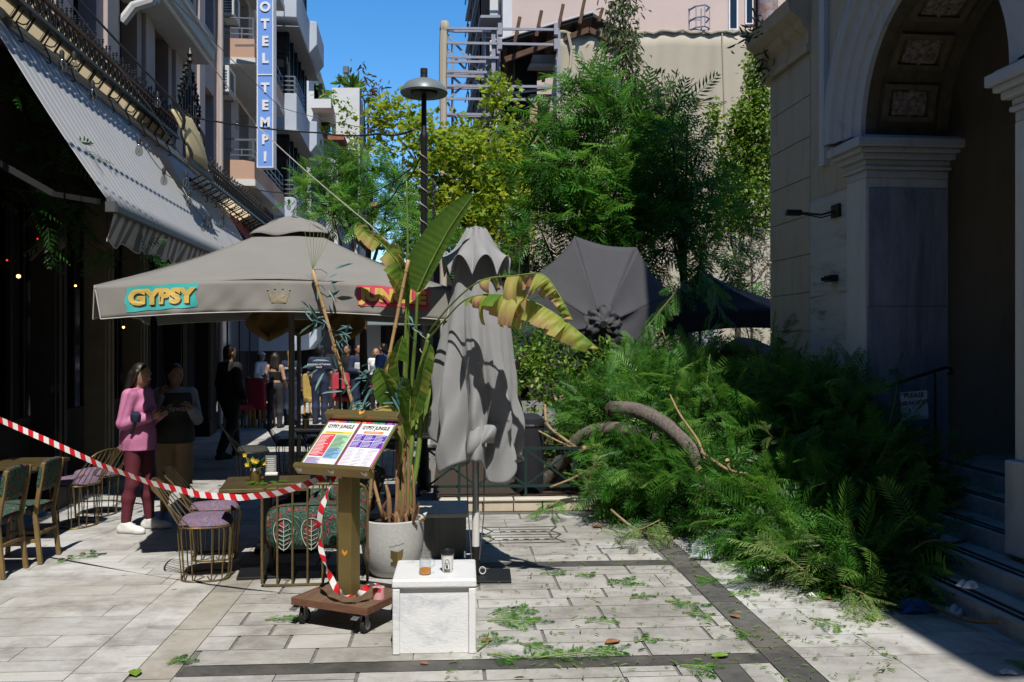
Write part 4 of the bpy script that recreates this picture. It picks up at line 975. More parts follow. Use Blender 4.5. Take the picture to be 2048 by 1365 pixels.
for q in ((.15,-.35),(.4,-.45),(.58,-.25)): m.bar(p0+Vector((q[0],q[1],.05)), p0+Vector((q[0],q[1],.7)), .03)
m.build('hoops', M_scaf, lc)
m = MB()
for k in range(4): m.bar(p0+Vector((0,0,-.5+k*.3)), p0+Vector((.38,0,-.5+k*.3)), .03)
m.build('rung', M_scaf, lc)

# unseen house masses added behind the viewer to block skylight
hq = thing('sky_blocker', 'wide grey unseen house added behind the viewer to block skylight', 'building', (0,-20,0))
mb = MB(); mb.box((2,-18,11), (44,8,22)); mb.build('wall', M_mauve2, hq)
mb = MB(); mb.fbox(CF, 6.5, 16, -17, -3.2, 0, 16); mb.build('side_blocker', M_ochre, hq)

sr = thing('added_shop_row', 'dark shop front with a pale awning, added to darken the view behind the crowd', 'building', (-5,30,0))  # dark front added so the background reads as shade behind the people
mb = MB(); mb.hexa([(-8.6,29.5,0),(-1.2,30.2,0),(-1.2,33,0),(-8.6,33,0),(-8.6,29.5,4.4),(-1.2,30.2,4.4),(-1.2,33,4.4),(-8.6,33,4.4)]); mb.build('wall', M_darkwood, sr)
mb = MB()
for k in range(6): mb.box((-8.0+k*1.15,29.48+k*.11,1.5), (.95,.06,2.2), .09)
mb.build('shop_window', M_darkglass, sr)
mb = MB(); mb.hexa([(-5.2,28.4,2.35),(-2.6,28.6,2.35),(-2.6,29.9,2.9),(-5.2,29.7,2.9),(-5.2,28.4,2.38),(-2.6,28.6,2.38),(-2.6,29.9,2.93),(-5.2,29.7,2.93)]); mb.build('awning', M_lampgrey, sr)
mb = MB(); mb.box((-4.6,29.55,1.3), (.8,.05,2.3), .09); mb.build('door', M_soffit, sr)
# ================================================================== PARASOLS
FL, FR, BL, BR = Vector((-3.14,6.96,2.31)), Vector((-.476,7.40,2.31)), Vector((-3.76,9.67,2.31)), Vector((-.75,10.07,2.31))
AP = (FL+FR+BL+BR)/4; AP.z = 3.0
def canopy(t, fl, fr, bl, br, ap, m, vh, cap=True, hem=M_hem, seed=1, pole=True, dark=None):
    r = random.Random(seed); corners = [fl, fr, br, bl]
    mb = MB()
    for i in range(4):
        a, b = corners[i], corners[(i+1) % 4]
        def fn(s_, q, a=a, b=b):
            e = a.lerp(b, s_) + Vector((0,0,.05*math.sin(math.pi*s_)))
            p = ap.lerp(e, q); p.z -= .05*math.sin(math.pi*q) + .012*math.sin(math.pi*s_*3)*q; return p
        mb.grid(fn, 16, 12)
    c_ = mb.build('canopy', m, t, smooth=True, solid=.004)
    fns = []
    for i in range(4):
        a, b = corners[i], corners[(i+1) % 4]; out = Vector((b.y-a.y, a.x-b.x, 0)).normalized(); out = out if out.dot(a-ap) > 0 else -out
        L_ = (b-a).length; p1, p2 = r.uniform(0,6), r.uniform(0,6)
        def vf(s_, q, a=a, b=b, out=out, L_=L_, p1=p1, p2=p2):
            e = a.lerp(b, s_) + Vector((0,0,.05*math.sin(math.pi*s_)))
            wv = (.016*math.sin(L_*s_*9+p1+q*1.5) + .010*math.sin(L_*s_*21+p2-q*3) + .006*math.sin(L_*s_*38+q*9+p1)*(.5+.5*math.sin(L_*s_*3.1+p2)))*q*min(1, 8*s_, 8*(1-s_))
            fl_ = .02*q
            ee = .018*q*(1 if s_ < .5 else -1)*max(0, 1-12*min(s_, 1-s_))
            return e + out*(wv+fl_) + (b-a)*ee + Vector((0,0,-(vh - .012*math.sin(math.pi*s_))*q))
        fns.append((vf, out))
        mv = MB(); mv.grid(vf, 120, 8); v_ = mv.build('valance', m, t, smooth='all', solid=.003)
        mh = MB(); mh.tube([vf(0,k/6)+out*.003 for k in range(7)] + [vf(k/120,1)+out*.002 for k in range(121)] + [vf(1,1-k/6)+out*.003 for k in range(7)], .0045, 5); mh.build('piping', hem, v_)
    if cap:
        cp = MB()
        for i in range(4):
            a, b = corners[i], corners[(i+1) % 4]
            def cf(s_, q, a=a, b=b, i=i):
                e = ap + (a.lerp(b, s_)-ap)*.25; e.z = ap.z - .172 + (.015*math.sin(math.pi*s_) if i != 1 else .07*abs(math.sin(2*math.pi*s_))) + (.03*max(0, math.sin(math.pi*(s_-.55)/.45)) if i == 0 and s_ > .55 else 0) + .012*math.sin(s_*14+i)*q
                top = ap + Vector((0,0,.035)); p = top.lerp(e, q); p.z += .03*math.sin(math.pi*q) + .008*math.sin(q*9+s_*5); return p
            cp.grid(cf, 14, 10)
        cp.build('vent_cap', m, t, smooth=True, solid=.004)
    if pole:
        pm = MB(); pm.tube([(ap.x,ap.y,0.03),(ap.x,ap.y,ap.z-.03)], .027, 12); pm.build('pole', dark or mat('pole_grey', (.16,.155,.14), .45, .1, 8, metal=.3), t, smooth=True)
        pm = MB()
        for c in corners + [(corners[i]+corners[(i+1)%4])/2+Vector((0,0,.05)) for i in range(4)]:
            pm.bar(ap+Vector((0,0,-.09)), c+Vector((0,0,-.035)), .022, .03); pm.bar(Vector((ap.x,ap.y,ap.z-.62)), ap.lerp(c,.5)+Vector((0,0,-.08)), .018, .024)
        pm.build('ribs', dark or MATS['pole_grey'], t)
        pm = MB(); pm.box((ap.x,ap.y,.025), (.6,.6,.045), .15); pm.build('base_plate', M_blackmetal, t, bevel=.008)
    return fns
um = thing('parasol', 'open taupe parasol with GYPSY and JUNGLE painted on its valance', 'parasol', (AP.x, AP.y, 0))
fns = canopy(um, FL, FR, BL, BR, AP, M_greycanvas, .255)
vf, vo = fns[0]; LEN = (FR-FL).length
def at_px(x):
    lo, hi = 0.0, 1.0
    for _ in range(40):
        m_ = (lo+hi)/2; p = FL.lerp(FR, m_); px = CX + p.x*F/p.y
        if px < x: lo = m_
        else: hi = m_
    return lo
def patch(name, x0, x1, q0, q1, m, off, parent, tilt=0):
    a0, a1 = at_px(x0), at_px(x1); mb = MB(); rr = random.Random(4)
    mb.grid(lambda a, b: vf(a0+(a1-a0)*a + .004*math.sin(b*9), q0+(q1-q0)*b + tilt*a + .012*math.sin(a*17)) + vo*off, 40, 8)
    return mb.build(name, m, parent, smooth='all')
def vtext(txt, size, xc, q, m, off, parent, bold, dx=0, dq=0, sx=1.0, tilt=0):
    ac = at_px(xc); me = text_mesh(txt, size, bold, .0006)
    for v in me.vertices:
        x_, y_ = v.co.x*sx, v.co.y
        v.co = vf(ac + (x_+dx)/LEN, max(0, q - (y_+dq)/.255 + tilt*x_)) + vo*(off + v.co.z)
    me.materials.clear(); me.materials.append(m); return link('lettering', me, parent)
p1_ = patch('turquoise_patch', 252, 394, .10, .86, M_turq, .006, um, -.06)
vtext('GYPSY', .155, 324, .47, M_ink, .0085, um, .010, dx=.006, dq=-.008, sx=1.04)
vtext('GYPSY', .155, 323, .45, M_goldpaint, .0108, um, .010, sx=1.04)
patch('red_patch', 714, 859, .06, .72, M_redpaint, .006, um, .02)
vtext('JUNGLE', .140, 787, .40, mat('dark_red_paint', (.30,.03,.04), .7, .1, 9), .0085, um, .008, dx=.008, dq=-.008, sx=1.05)
vtext('JUNGLE', .140, 787, .38, M_goldpaint, .0108, um, .008, sx=1.05)
ca = at_px(558); mb = MB(); pl = [(-.055,-.055),(.055,-.055),(.085,.04),(.045,-.005),(.03,.05),(0,.0),(-.03,.05),(-.045,-.005),(-.085,.04)]
def vp(x_, y_, o): return vf(ca + x_/LEN, .5 - y_/.255) + vo*o
for i in range(1, len(pl)-1): pass
n_ = len(pl); mb.add([vp(x_,y_,.008) for x_, y_ in pl] + [vp(0,-.03,.009)], [(n_, i, (i+1) % n_) for i in range(n_)])
for x_, y_ in ((-.085,.05),(-.03,.06),(.03,.06),(.085,.05)): mb.lathe([(.0,-.008),(.008,0),(0,.008)], vp(x_,y_,.004), 6, cap=False)
mb.build('crown_emblem', M_faded, um)
# second taupe parasol beyond the first, seen from below
c2 = Vector((-2.75,12.6,0)); q = 1.5
u2 = thing('parasol', 'second open parasol behind the lettered one, seen from below in the shade', 'parasol', c2)
A = [c2+Vector((-q-.1,-q,2.42)), c2+Vector((q-.1,-q+.2,2.42)), c2+Vector((-q-.2,q,2.42)), c2+Vector((q-.3,q+.2,2.42))]
canopy(u2, A[0], A[1], A[2], A[3], sum(A, Vector())/4+Vector((0,0,.6)), M_greycanvas, .2, cap=False, seed=3)
c3 = Vector((-3.05,16.4,0)); 
u3 = thing('parasol', 'dark red parasol standing furthest along the terrace', 'parasol', c3)
A = [c3+Vector((-1.3,-1.4,2.5)), c3+Vector((1.5,-1.3,2.5)), c3+Vector((-1.5,1.4,2.5)), c3+Vector((1.3,1.4,2.5))]
canopy(u3, A[0], A[1], A[2], A[3], sum(A, Vector())/4+Vector((0,0,.55)), M_redcanvas, .2, cap=False, seed=5, hem=M_redcanvas)
# closed parasol
cu = thing('closed_parasol', 'closed grey parasol hanging in folds on a pole behind the white marble cube', 'parasol', (-.29, 7.40, 0))
cx_, cy_ = -.29, 7.40
zk = [2.62, 2.40, 2.02, 1.62, 1.30, 1.05, .80]; rk = [.125, .18, .265, .325, .355, .365, .355]
def interp(z): return float(np.interp(z, zk[::-1], rk[::-1]))
def bodyf(a, b):
    th = 2*math.pi*a; lobe = abs(math.cos(4*th + .35)); 
    zb = 1.03 - .22*abs(math.sin(2*th+.55))**4 - .05*math.sin(3*th+1.1) + .06*math.cos(th-2.2) + .008*math.sin(7*th)
    pass
    z = 2.62 + (zb-2.62)*b; dep = min(1, b*1.5)
    k = .60 + .38*lobe**1.6 + .085*math.sin(9*th+z*3.4)*dep + .06*math.sin(15*th-6*z+2*math.sin(3*z))*dep + .02*math.sin(31*th+9*z)*dep
    r_ = interp(z)*(1-dep + dep*k)
    tw = .14*math.sin(2.2*z+th)*dep
    return Vector((cx_ + .01 + r_*math.cos(th+tw)*1.02, cy_ + r_*math.sin(th+tw)*.85, z + .016*math.sin(5*th+4*z)*dep))
mb = MB(); mb.grid(bodyf, 220, 70); mb.build('folded_canopy', M_greycanvas2, cu, smooth='all', solid=.005)
def capf(a, b):
    th = 2*math.pi*a; arch = abs(math.sin(4*th+.35)); z = 2.79 - b*(.40 - .17*arch**.8*b); r_ = .06 + .20*b**.85*(1+.10*arch*b) + .012*math.cos(8*th)*(1-b)
    return Vector((cx_+.005 + r_*math.cos(th), cy_ + r_*math.sin(th)*.95, z + .01*math.sin(3*th)*(1-b)))
mb = MB(); mb.grid(capf, 160, 24); mb.lathe([(.0,2.80),(.05,2.795),(.063,2.787)], (cx_+.005,cy_,0), 16, cap=False); mb.build('vent_cap', M_greycanvas2, cu, smooth='all', solid=.006)
# turned up skirt and hanging flaps of cloth at the lower front
def flapf(a, b):
    x_ = -.03 + .22*a + .03*b*math.sin(a*6); zz = 1.24 - .17*b - .06*math.sin(a*4+.5)*b + .04*(a-.5)
    return Vector((cx_ + x_ - .03*b, cy_ - .285 + .12*(a-.4)**2 - .055*math.sin(b*2.4) - .025*math.sin(a*9+b), zz + .06*b*b*math.sin(a*4)))
mb = MB(); mb.grid(flapf, 24, 14); mb.build('loose_flap', M_greycanvas2, cu, smooth='all', solid=.005)
mb = MB(); mb.tube([(cx_,cy_,.52),(cx_,cy_,2.7)], .027, 12); mb.build('pole', M_steel, cu, smooth=True)
mb = MB(); mb.lathe([(.030,.25),(.030,.52)], (cx_,cy_,0), 14); mb.build('white_sleeve', M_white, cu, smooth=True)
mb = MB(); mb.lathe([(.033,.022),(.033,.249)], (cx_,cy_,0), 14); mb.build('black_socket', M_blackmetal, cu, smooth=True)
mb = MB(); mb.box((cx_+.02,cy_,.011), (.52,.40,.02), .03); mb.build('base_plate', M_blackmetal, cu, bevel=.004)
mb = MB(); mb.tube([(cx_-.07,cy_-.06,.95),(cx_-.06,cy_-.05,.55),(cx_-.03,cy_-.035,.12)], .005, 5); mb.tube([(cx_+.07,cy_-.06,.95),(cx_+.065,cy_-.05,.5),(cx_+.03,cy_-.035,.15)], .005, 5); mb.build('cord', M_cable, cu)
mb = MB(); mb.tube([(cx_-.03,cy_-.02,.19),(cx_-.075,cy_-.03,.19)], .006, 6); mb.box((cx_-.085,cy_-.03,.19), (.012,.02,.05)); mb.build('clamp_screw', M_steel, cu)
mb = MB(); mb.tube([Vector((cx_+.055+.025*math.cos(t),cy_-.02,.06+.028*math.sin(t))) for t in [i/12*2*math.pi for i in range(13)]], .005, 5); mb.build('ring', M_white, cu)
# overturned dark grey parasol leaning against the fallen tree, crown towards the viewer
bk = thing('overturned_parasol', 'dark grey parasol knocked over beside the fallen tree, its round vent cap towards the viewer', 'parasol', P(1215, 860, 13.6))
DB = 13.4
hub = P(1204, 650, 12.85)
rim = [P(1150,473,DB+.3), P(1273,495,DB+.45), P(1345,590,DB+.5), P(1300,700,DB+.1), P(1230,738,DB-.2), P(1100,760,DB-.25), P(1010,690,DB), P(1055,560,DB+.1)]
mb = MB(); nr = len(rim)
for i in range(nr):
    a, b = rim[i], rim[(i+1) % nr]
    def fn(s_, q, a=a, b=b):
        e = a.lerp(b, s_); e = e + (hub-e)*.05*math.sin(math.pi*s_); p = hub.lerp(e, q); p.y += .03*math.sin(math.pi*q)*math.sin(math.pi*s_) + (.03*math.sin(q*11+i*2)*math.sin(math.pi*s_) if i in (2,3,4) else 0); return p
    mb.grid(fn, 12, 14)
mb.build('canopy', M_charcoal, bk, smooth=True, solid=.006)
mb = MB()
for i in range(nr):
    mb.tube([hub.lerp(rim[i], k/8)+Vector((0,-.004,0)) for k in range(9)], .006, 5)
mb.build('seam', M_charcoal, bk)
rr = random.Random(11)
def capb(a, b):
    th = 2*math.pi*a; r_ = .25*b*(1+.07*math.sin(5*th+1)*b+.05*math.sin(11*th+2)+.03*math.sin(19*th)); 
    return hub + Vector((r_*math.cos(th), -.14 - .10*(1-b) + .035*math.sin(5*th+b*8)*b + .025*math.sin(11*th-b*10)*b + .012*math.sin(23*th+b*14)*b + .06*b, r_*math.sin(th)*1.12))
mb = MB(); mb.grid(capb, 64, 10); mb.build('vent_cap', M_charcoal, bk, smooth='all', solid=.006)
mb = MB(); mb.tube([hub+Vector((0,-.27,0)), hub+Vector((0,-.22,0))], .05, 12); mb.build('top_button', M_blackmetal, bk, smooth=True)
mb = MB()
for i in range(nr): mb.bar(hub+Vector((0,.08,0)), rim[i]+Vector((0,.05,0)), .03, .02)
mb.tube([hub, hub+Vector((.25,2.4,-.3))], .03, 10); mb.build('frame', M_steel, bk)
# dark parasol still standing further right behind the branches
nb = thing('dark_parasol', 'navy black parasol standing half hidden behind branches beside the church corner', 'parasol', P(1440, 830, 15.5))
A = [P(1325,640,14.6), P(1552,620,14.2), P(1310,612,17.2), P(1545,600,17.0)]
fz = canopy(nb, A[0], A[1], A[2], A[3], P(1400,540,15.6), M_navycanvas, .28, cap=False, seed=9, hem=M_navycanvas, dark=M_blackmetal)
mb = MB(); pp = P(1400,540,15.6); mb.lathe([(0,-.02),(.10,-.02),(.08,.06),(0,.08)], pp, 12); mb.build('finial', M_lampgrey, nb)
put_text('lettering', 'TSOUREKI', .10, P(1530,640,13.9), (1,.0,.9), (-.9,0,1), M_paper, nb, bold=.002) if False else None
# ================================================================== MARBLE BLOCKS AND WHAT STANDS ON THEM
cb = thing('marble_cube', 'white veined marble cube seat with a jar and a paper cup on top', 'block', (-.482, 5.83, 0), R_(3))
mb = MB(); mb.box((0,0,.20), (.455,.455,.40)); mb.build('body', M_marble, cb, w=False, bevel=.004)
for sx in (-1,1):
    for sy in (-1,1): mb = MB(); mb.box((sx*.229,sy*.229,.20), (.045,.045,.398)); mb.build('corner_strip', M_marble, cb, w=False, bevel=.008)
mb = MB(); mb.box((0,0,.428), (.51,.51,.054)); mb.build('top_slab', M_marble, cb, w=False, bevel=.012)
gb = thing('marble_block', 'grey marble block in the shade behind the planter', 'block', (-.635, 8.36, 0), R_(3))
mb = MB(); mb.box((0,0,.175), (.44,.62,.35)); mb.build('body', M_greymarble, gb, w=False, bevel=.006)
mb = MB(); mb.box((0,0,.371), (.47,.65,.04)); mb.build('top_slab', M_palemarble, gb, w=False, bevel=.008)
ZT = .455
ja = thing('glass_jar', 'handled glass jar with a little orange juice on the marble cube', 'jar', (-.535, 5.70, ZT))
mb = MB(); mb.lathe([(.030,.002),(.037,.01),(.037,.098),(.030,.112),(.031,.142),(.033,.146)], (0,0,0), 24, cap=False); mb.tube([(.036,-.005,.10),(.055,-.01,.095),(.058,-.01,.06),(.036,-.005,.045)], .006, 6); mb.lathe([(.0,.002),(.030,.002)], (0,0,0), 24, cap=False); mb.build('glass', M_glass, ja, w=False, smooth=True)
mb = MB(); mb.lathe([(.0,.006),(.034,.007),(.035,.036),(0,.037)], (0,0,0), 24, cap=False); mb.build('juice', M_juice, ja, w=False, smooth=True)
mb = MB()
for z_ in (.120,.128,.136): mb.tube([(.0325*math.cos(t),.0325*math.sin(t),z_) for t in [i/20*2*math.pi for i in range(20)]], .0015, 4, closed=True)
mb.build('thread', M_glass, ja, w=False)
cp = thing('coffee_cup', 'white paper coffee cup with a black lid on the marble cube', 'cup', (-.402, 5.76, ZT))
mb = MB(); mb.lathe([(.0,.002),(.029,.002),(.031,.004),(.0405,.118),(.039,.118),(0,.116)], (0,0,0), 28, cap=False); mb.build('paper_body', M_paper, cp, w=False, smooth=True)
mb = MB(); mb.lathe([(.0405,.112),(.044,.113),(.044,.120),(.041,.122),(.038,.137),(.033,.139),(.031,.134),(0,.134)], (0,0,0), 28, cap=False); mb.build('lid', M_blackmetal, cp, w=False, smooth=True)
def cupp(x_, z_, o=.0008):
    r_ = .030+.0092*z_/.118+o+.0012; t = -math.pi/2 + x_/.036; return (r_*math.cos(t), r_*math.sin(t), z_)
mb = MB(); mb.tube([cupp(-.016+.034*.5*(1-math.cos(t)), .03+.055*math.sin(t)) for t in [i/20*math.pi for i in range(21)]], .0013, 4)
mb.tube([cupp(.018,.03), cupp(.020,.02)], .0013, 4); mb.tube([cupp(-.016,.03), cupp(-.018,.02)], .0013, 4)
mb.tube([cupp(-.014,.064), cupp(-.002,.058), cupp(.012,.066)], .0016, 4); mb.tube([cupp(-.010,.052), cupp(-.004,.046), cupp(.004,.052)], .002, 4)
mb.grid(lambda a, b: cupp(-.020+.040*a, .008+.016*b), 10, 2); mb.grid(lambda a, b: cupp(-.006+.012*a, .030+.016*b-.004*abs(a-.5)), 6, 2)
mb.build('printed_emblem', M_ink, cp, w=False)
me = text_mesh('IL TOTO', .0125, .0004, .0003)
for v in me.vertices: v.co = Vector(cupp(v.co.x, .016+v.co.y, .0016))
me.materials.clear(); me.materials.append(M_paper); link('lettering', me, cp, False)
# ================================================================== MENU STAND
ms = thing('menu_stand', 'brass menu stand with two colourful menus on a wooden cart with casters', 'menu stand', (-1.10, 6.25, 0), R_(-25))
mb = MB(); mb.box((0,0,.165), (.575,.455,.035)); bd = mb.build('cart_board', M_wood, ms, w=False, bevel=.004)
mb = MB(); mb.box((0,-.2325,.160), (.60,.010,.050)); mb.box((.294,.002,.160), (.012,.458,.050)); mb.box((-.294,.002,.160), (.012,.458,.050)); mb.box((0,.2325,.160), (.60,.010,.050)); mb.build('edge_strips', mat('reddish_wood', (.16,.07,.04), .7, .3, 7, .15, stretch=(1,6,6)), ms, w=False, bevel=.003)
for sx in (-1,1):
    for sy in (-1,1):
        x_, y_ = sx*.245, sy*.185
        mb = MB(); mb.box((x_,y_,.137), (.075,.07,.006)); mb.box((x_-.018,y_+.012,.095), (.004,.04,.085)); mb.box((x_+.018,y_+.012,.095), (.004,.04,.085)); mb.bar((x_-.03,y_-.02,.125),(x_-.03,y_-.075,.105),.05,.006)
        c_ = mb.build('caster', M_steel, ms, w=False, bevel=.002)
        mb = MB(); mb.tube([(x_-.0145,y_+.02,.052),(x_+.0145,y_+.02,.052)], .051, 24); mb.build('tyre', M_rubber, c_, w=False, smooth=True, bevel=.006)
        mb = MB(); mb.tube([(x_-.017,y_+.02,.052),(x_+.017,y_+.02,.052)], .029, 18); mb.tube([(x_-.022,y_+.02,.052),(x_+.022,y_+.02,.052)], .009, 8); mb.build('hub', M_steel, c_, w=False, smooth=True)
mb = MB(); mb.box((0,0,.61), (.105,.105,.85)); mb.build('post', M_brass, ms, w=False, bevel=.003)
tl = math.atan2(.30, .36); Mt = Matrix.Rotation(tl, 3, 'X')
def lp(x_, y_, n=0): return Vector((0,-.02,1.185)) + Mt @ Vector((x_, y_, n))
mb = MB(); mb.hexa([lp(-.29,-.20,-.012),lp(.29,-.20,-.012),lp(.29,.235,-.012),lp(-.29,.235,-.012),lp(-.29,-.20),lp(.29,-.20),lp(.29,.235),lp(-.29,.235)]); mb.build('lectern_board', M_brass, ms, w=False, bevel=.002)
mb = MB(); mb.hexa([lp(-.30,-.235,-.045),lp(.30,-.235,-.045),lp(.30,-.201,-.045),lp(-.30,-.201,-.045),lp(-.30,-.235,.035),lp(.30,-.235,.035),lp(.30,-.201,.035),lp(-.30,-.201,.035)]); mb.build('lower_lip', M_brass, ms, w=False, bevel=.002)
mb = MB(); mb.hexa([lp(-.30,.236,-.03),lp(.30,.236,-.03),lp(.30,.285,-.03),lp(-.30,.285,-.03),lp(-.30,.236,.06),lp(.30,.236,.06),lp(.30,.285,.06),lp(-.30,.285,.06)]); mb.build('header_bar', M_brass, ms, w=False, bevel=.002)
def chev(org, ex, ey, s_, m_, nm='arrow_mark'):
    mb = MB(); ez = Vector(ex).cross(Vector(ey))
    mb.prism([(-.5*s_,.55*s_),(0,.1*s_),(.5*s_,.55*s_),(.5*s_,.0),(0,-.5*s_),(-.5*s_,.0)], org, ex, ey, ez*.0015, 0); return mb.build(nm, m_, ms, w=False)
fx = Vector((1,0,0)); lipn = Mt @ Vector((0,0,1))
for x_ in (-.26,0,.26): chev(lp(x_,-.2352,-.003), fx, Mt @ Vector((0,0,1)), .045, M_paper)
chev(Vector((0,-.0527,.47)), fx, Vector((0,0,1)), .042, M_orange)
chev(lp(0,.26,.0602), fx, Mt @ Vector((0,1,0)), .04, M_orange)
C_pal = {k: mat('print_'+k, c, .5, .04, 30) for k, c in dict(red=(.62,.05,.07), blue=(.22,.45,.68), green=(.35,.60,.40), yellow=(.75,.60,.05), purple=(.10,.03,.42), magenta=(.55,.06,.45), orange=(.75,.25,.08), leaf=(.05,.22,.08), lilac=(.55,.50,.75), teal=(.04,.30,.32)).items()}
rm = random.Random(8)
for side, (x0, x1) in enumerate(((-.275,-.012),(.008,.278))):
    mb = MB(); y0, y1 = -.195, .228
    mb.hexa([lp(x0,y0,.001),lp(x1,y0,.001),lp(x1,y1,.001),lp(x0,y1,.001),lp(x0,y0,.004),lp(x1,y0,.004),lp(x1,y1,.004),lp(x0,y1,.004)]); sh = mb.build('menu_sheet', M_paper, ms, w=False)
    items = {}
    def blk(xa, xb, ya, yb, c, n=.0048): items.setdefault(c, MB()).quad(lp(x0+(x1-x0)*xa, y0+(y1-y0)*ya, n), lp(x0+(x1-x0)*xb, y0+(y1-y0)*ya, n), lp(x0+(x1-x0)*xb, y0+(y1-y0)*yb, n), lp(x0+(x1-x0)*xa, y0+(y1-y0)*yb, n))
    cols = list(C_pal)
    for k in range(9): blk(k/9, (k+.95)/9, .955, .999, rm.choice(['leaf','red','magenta','orange','teal','purple']))
    if side == 0:
        blk(0,.03,0,.95,'leaf'); blk(.12,.97,.70,.755,'yellow'); blk(.06,.50,.20,.69,'red'); blk(.52,.97,.38,.69,'green'); blk(.52,.97,.16,.375,'blue'); blk(.06,.5,.02,.18,'lilac')
        tx = [(.09,.46,.22,.67,15,'paper'),(.55,.94,.18,.67,18,'ink'),(.08,.48,.03,.17,6,'ink'),(.15,.9,.72,.74,1,'ink')]
    else:
        blk(0,.025,0,.95,'magenta'); blk(.965,1,0,.5,'magenta'); blk(.975,1,.5,.95,'leaf'); blk(.22,.80,.74,.79,'orange')
        for i in range(3):
            for j in range(2): blk(.05+.31*i,.345+.31*i,.43+.15*j,.565+.15*j,'purple')
        tx = [(.07+.31*i,.32+.31*i,.44+.15*j,.555+.15*j,4,'paper') for i in range(3) for j in range(2)] + [(.05+.31*i,.33+.31*i,.03,.41,13,'lilac') for i in range(3)]
        tx += [(.3,.72,.755,.775,1,'paper')]
    for xa, xb, ya, yb, n, c in tx:
        for k in range(n):
            yy = ya+(yb-ya)*(k+.3)/n; e = xa+(xb-xa)*rm.uniform(.55,1)
            items.setdefault(c, MB()).quad(*[lp(x0+(x1-x0)*q_[0], y0+(y1-y0)*q_[1], .0055) for q_ in ((xa,yy),(e,yy),(e,yy+(yb-ya)*.32/n),(xa,yy+(yb-ya)*.32/n))])
    al = MB(); ms_ = []
    for c, m_ in items.items(): al.add(m_.v, m_.f, len(ms_)); ms_.append({'paper': M_paper, 'ink': M_ink}.get(c) or C_pal[c])
    al.build('printed_layout', ms_, sh, w=False)
    me = text_mesh('GYPSY JUNGLE', .036, .0012, .0003); xc = (x0+x1)/2
    for v in me.vertices: v.co = lp(xc+v.co.x*.9, y0+(y1-y0)*.865+v.co.y*1.25, .0052)
    me.materials.clear(); me.materials.append(M_ink); link('lettering', me, sh, False)
# ================================================================== TAPE
def strip(name, pts, w_, m, parent=None, roll=None, solid=.0006, per=1.0):
    V = []; T = []; s_ = 0; pts = [Vector(p) for p in pts]
    d2 = []
    for i in range(len(pts)-1):
        n = max(2, int((pts[i+1]-pts[i]).length/.03))
        for k in range(n): d2.append((pts[i].lerp(pts[i+1], k/n), i + k/n))
    d2.append((pts[-1], len(pts)-1)); last = None; Q = []
    for j, (p, t) in enumerate(d2):
        nx = d2[min(j+1, len(d2)-1)][0]; pv = d2[max(j-1,0)][0]; tn = (nx-pv).normalized()
        if last is not None: s_ += (p-last).length
        last = p; a = roll(t) if roll else 0
        up = Vector((0,0,1)); up = (up - tn*up.dot(tn)); up = up.normalized() if up.length > .05 else Vector((1,0,0))
        sd = tn.cross(up); d_ = up*math.cos(a) + sd*math.sin(a)
        V += [p-d_*w_/2, p+d_*w_/2]; T += [s_, s_ + w_*.7]
        if j: k = 2*j; Q.append((k-2, k, k+1, k-1))
    return link(name, np_mesh(name, np.array([tuple(v) for v in V]), [np.array(Q)], m, T), parent, True, 'all')
bt = thing('barrier_tape', 'red and white barrier tape slung across the terrace to the menu stand', 'tape', P(665, 950, 6.22))
px = [(-160,780),(-60,814),(0,840),(100,884),(200,930),(300,966),(400,990),(480,996),(550,988),(610,970),(652,953)]
strip('taut_length', [P(x,y,7.2-(x-100)*.00172) for x, y in px], .044, M_tapered, bt, roll=lambda t: .35*math.sin(t*1.7))
strip('hanging_tail', [P(668,952,6.15),P(655,985,6.12),P(642,1020,6.1),P(636,1060,6.1),P(642,1100,6.08),P(654,1140,6.05),P(672,1178,6.02),P(690,1192,6.0),P(712,1193,6.0),P(728,1180,6.02),P(742,1170,6.05),P(757,1168,6.1)], .040, M_tapered, bt, roll=lambda t: 1.3*math.sin(t*1.9)+.5)
c_ = Vector((-1.10,6.25)); 
def loop_pt(a, z_):
    q_ = Matrix.Rotation(R_(-25), 2) @ Vector((.058*max(-1,min(1,1.35*math.cos(a))), .058*max(-1,min(1,1.35*math.sin(a))))); return Vector((c_.x+q_.x, c_.y+q_.y, z_))
strip('knotted_loop', [loop_pt(i/16*2*math.pi, 1.0+.012*math.sin(i)) for i in range(17)], .04, M_tapered, bt)
rl = thing('tape_roll', 'roll of red and white tape lying on the wooden cart', 'tape roll', P(758, 1186, 6.14))
o_ = Vector((-.885, 6.14, .1835))
mb = MB(); mb.lathe([(.020,0),(.040,0),(.040,.075),(.020,.075)], o_, 24, cap=False); mb.build('wound_tape', mat('tape_pink_edge', (.72,.35,.36), .5, .12, 9), rl, smooth=True)
mb = MB(); mb.lathe([(.019,.001),(.0205,.001),(.0205,.074),(.019,.074)], o_, 20, cap=False); mb.build('core', M_paper, rl, smooth=True)
strip('red_flash', [o_+Vector((.0412*math.cos(a),.0412*math.sin(a),.045-.02*math.sin(a))) for a in [-2.6+i*.12 for i in range(14)]], .028, C_pal['red'], rl)
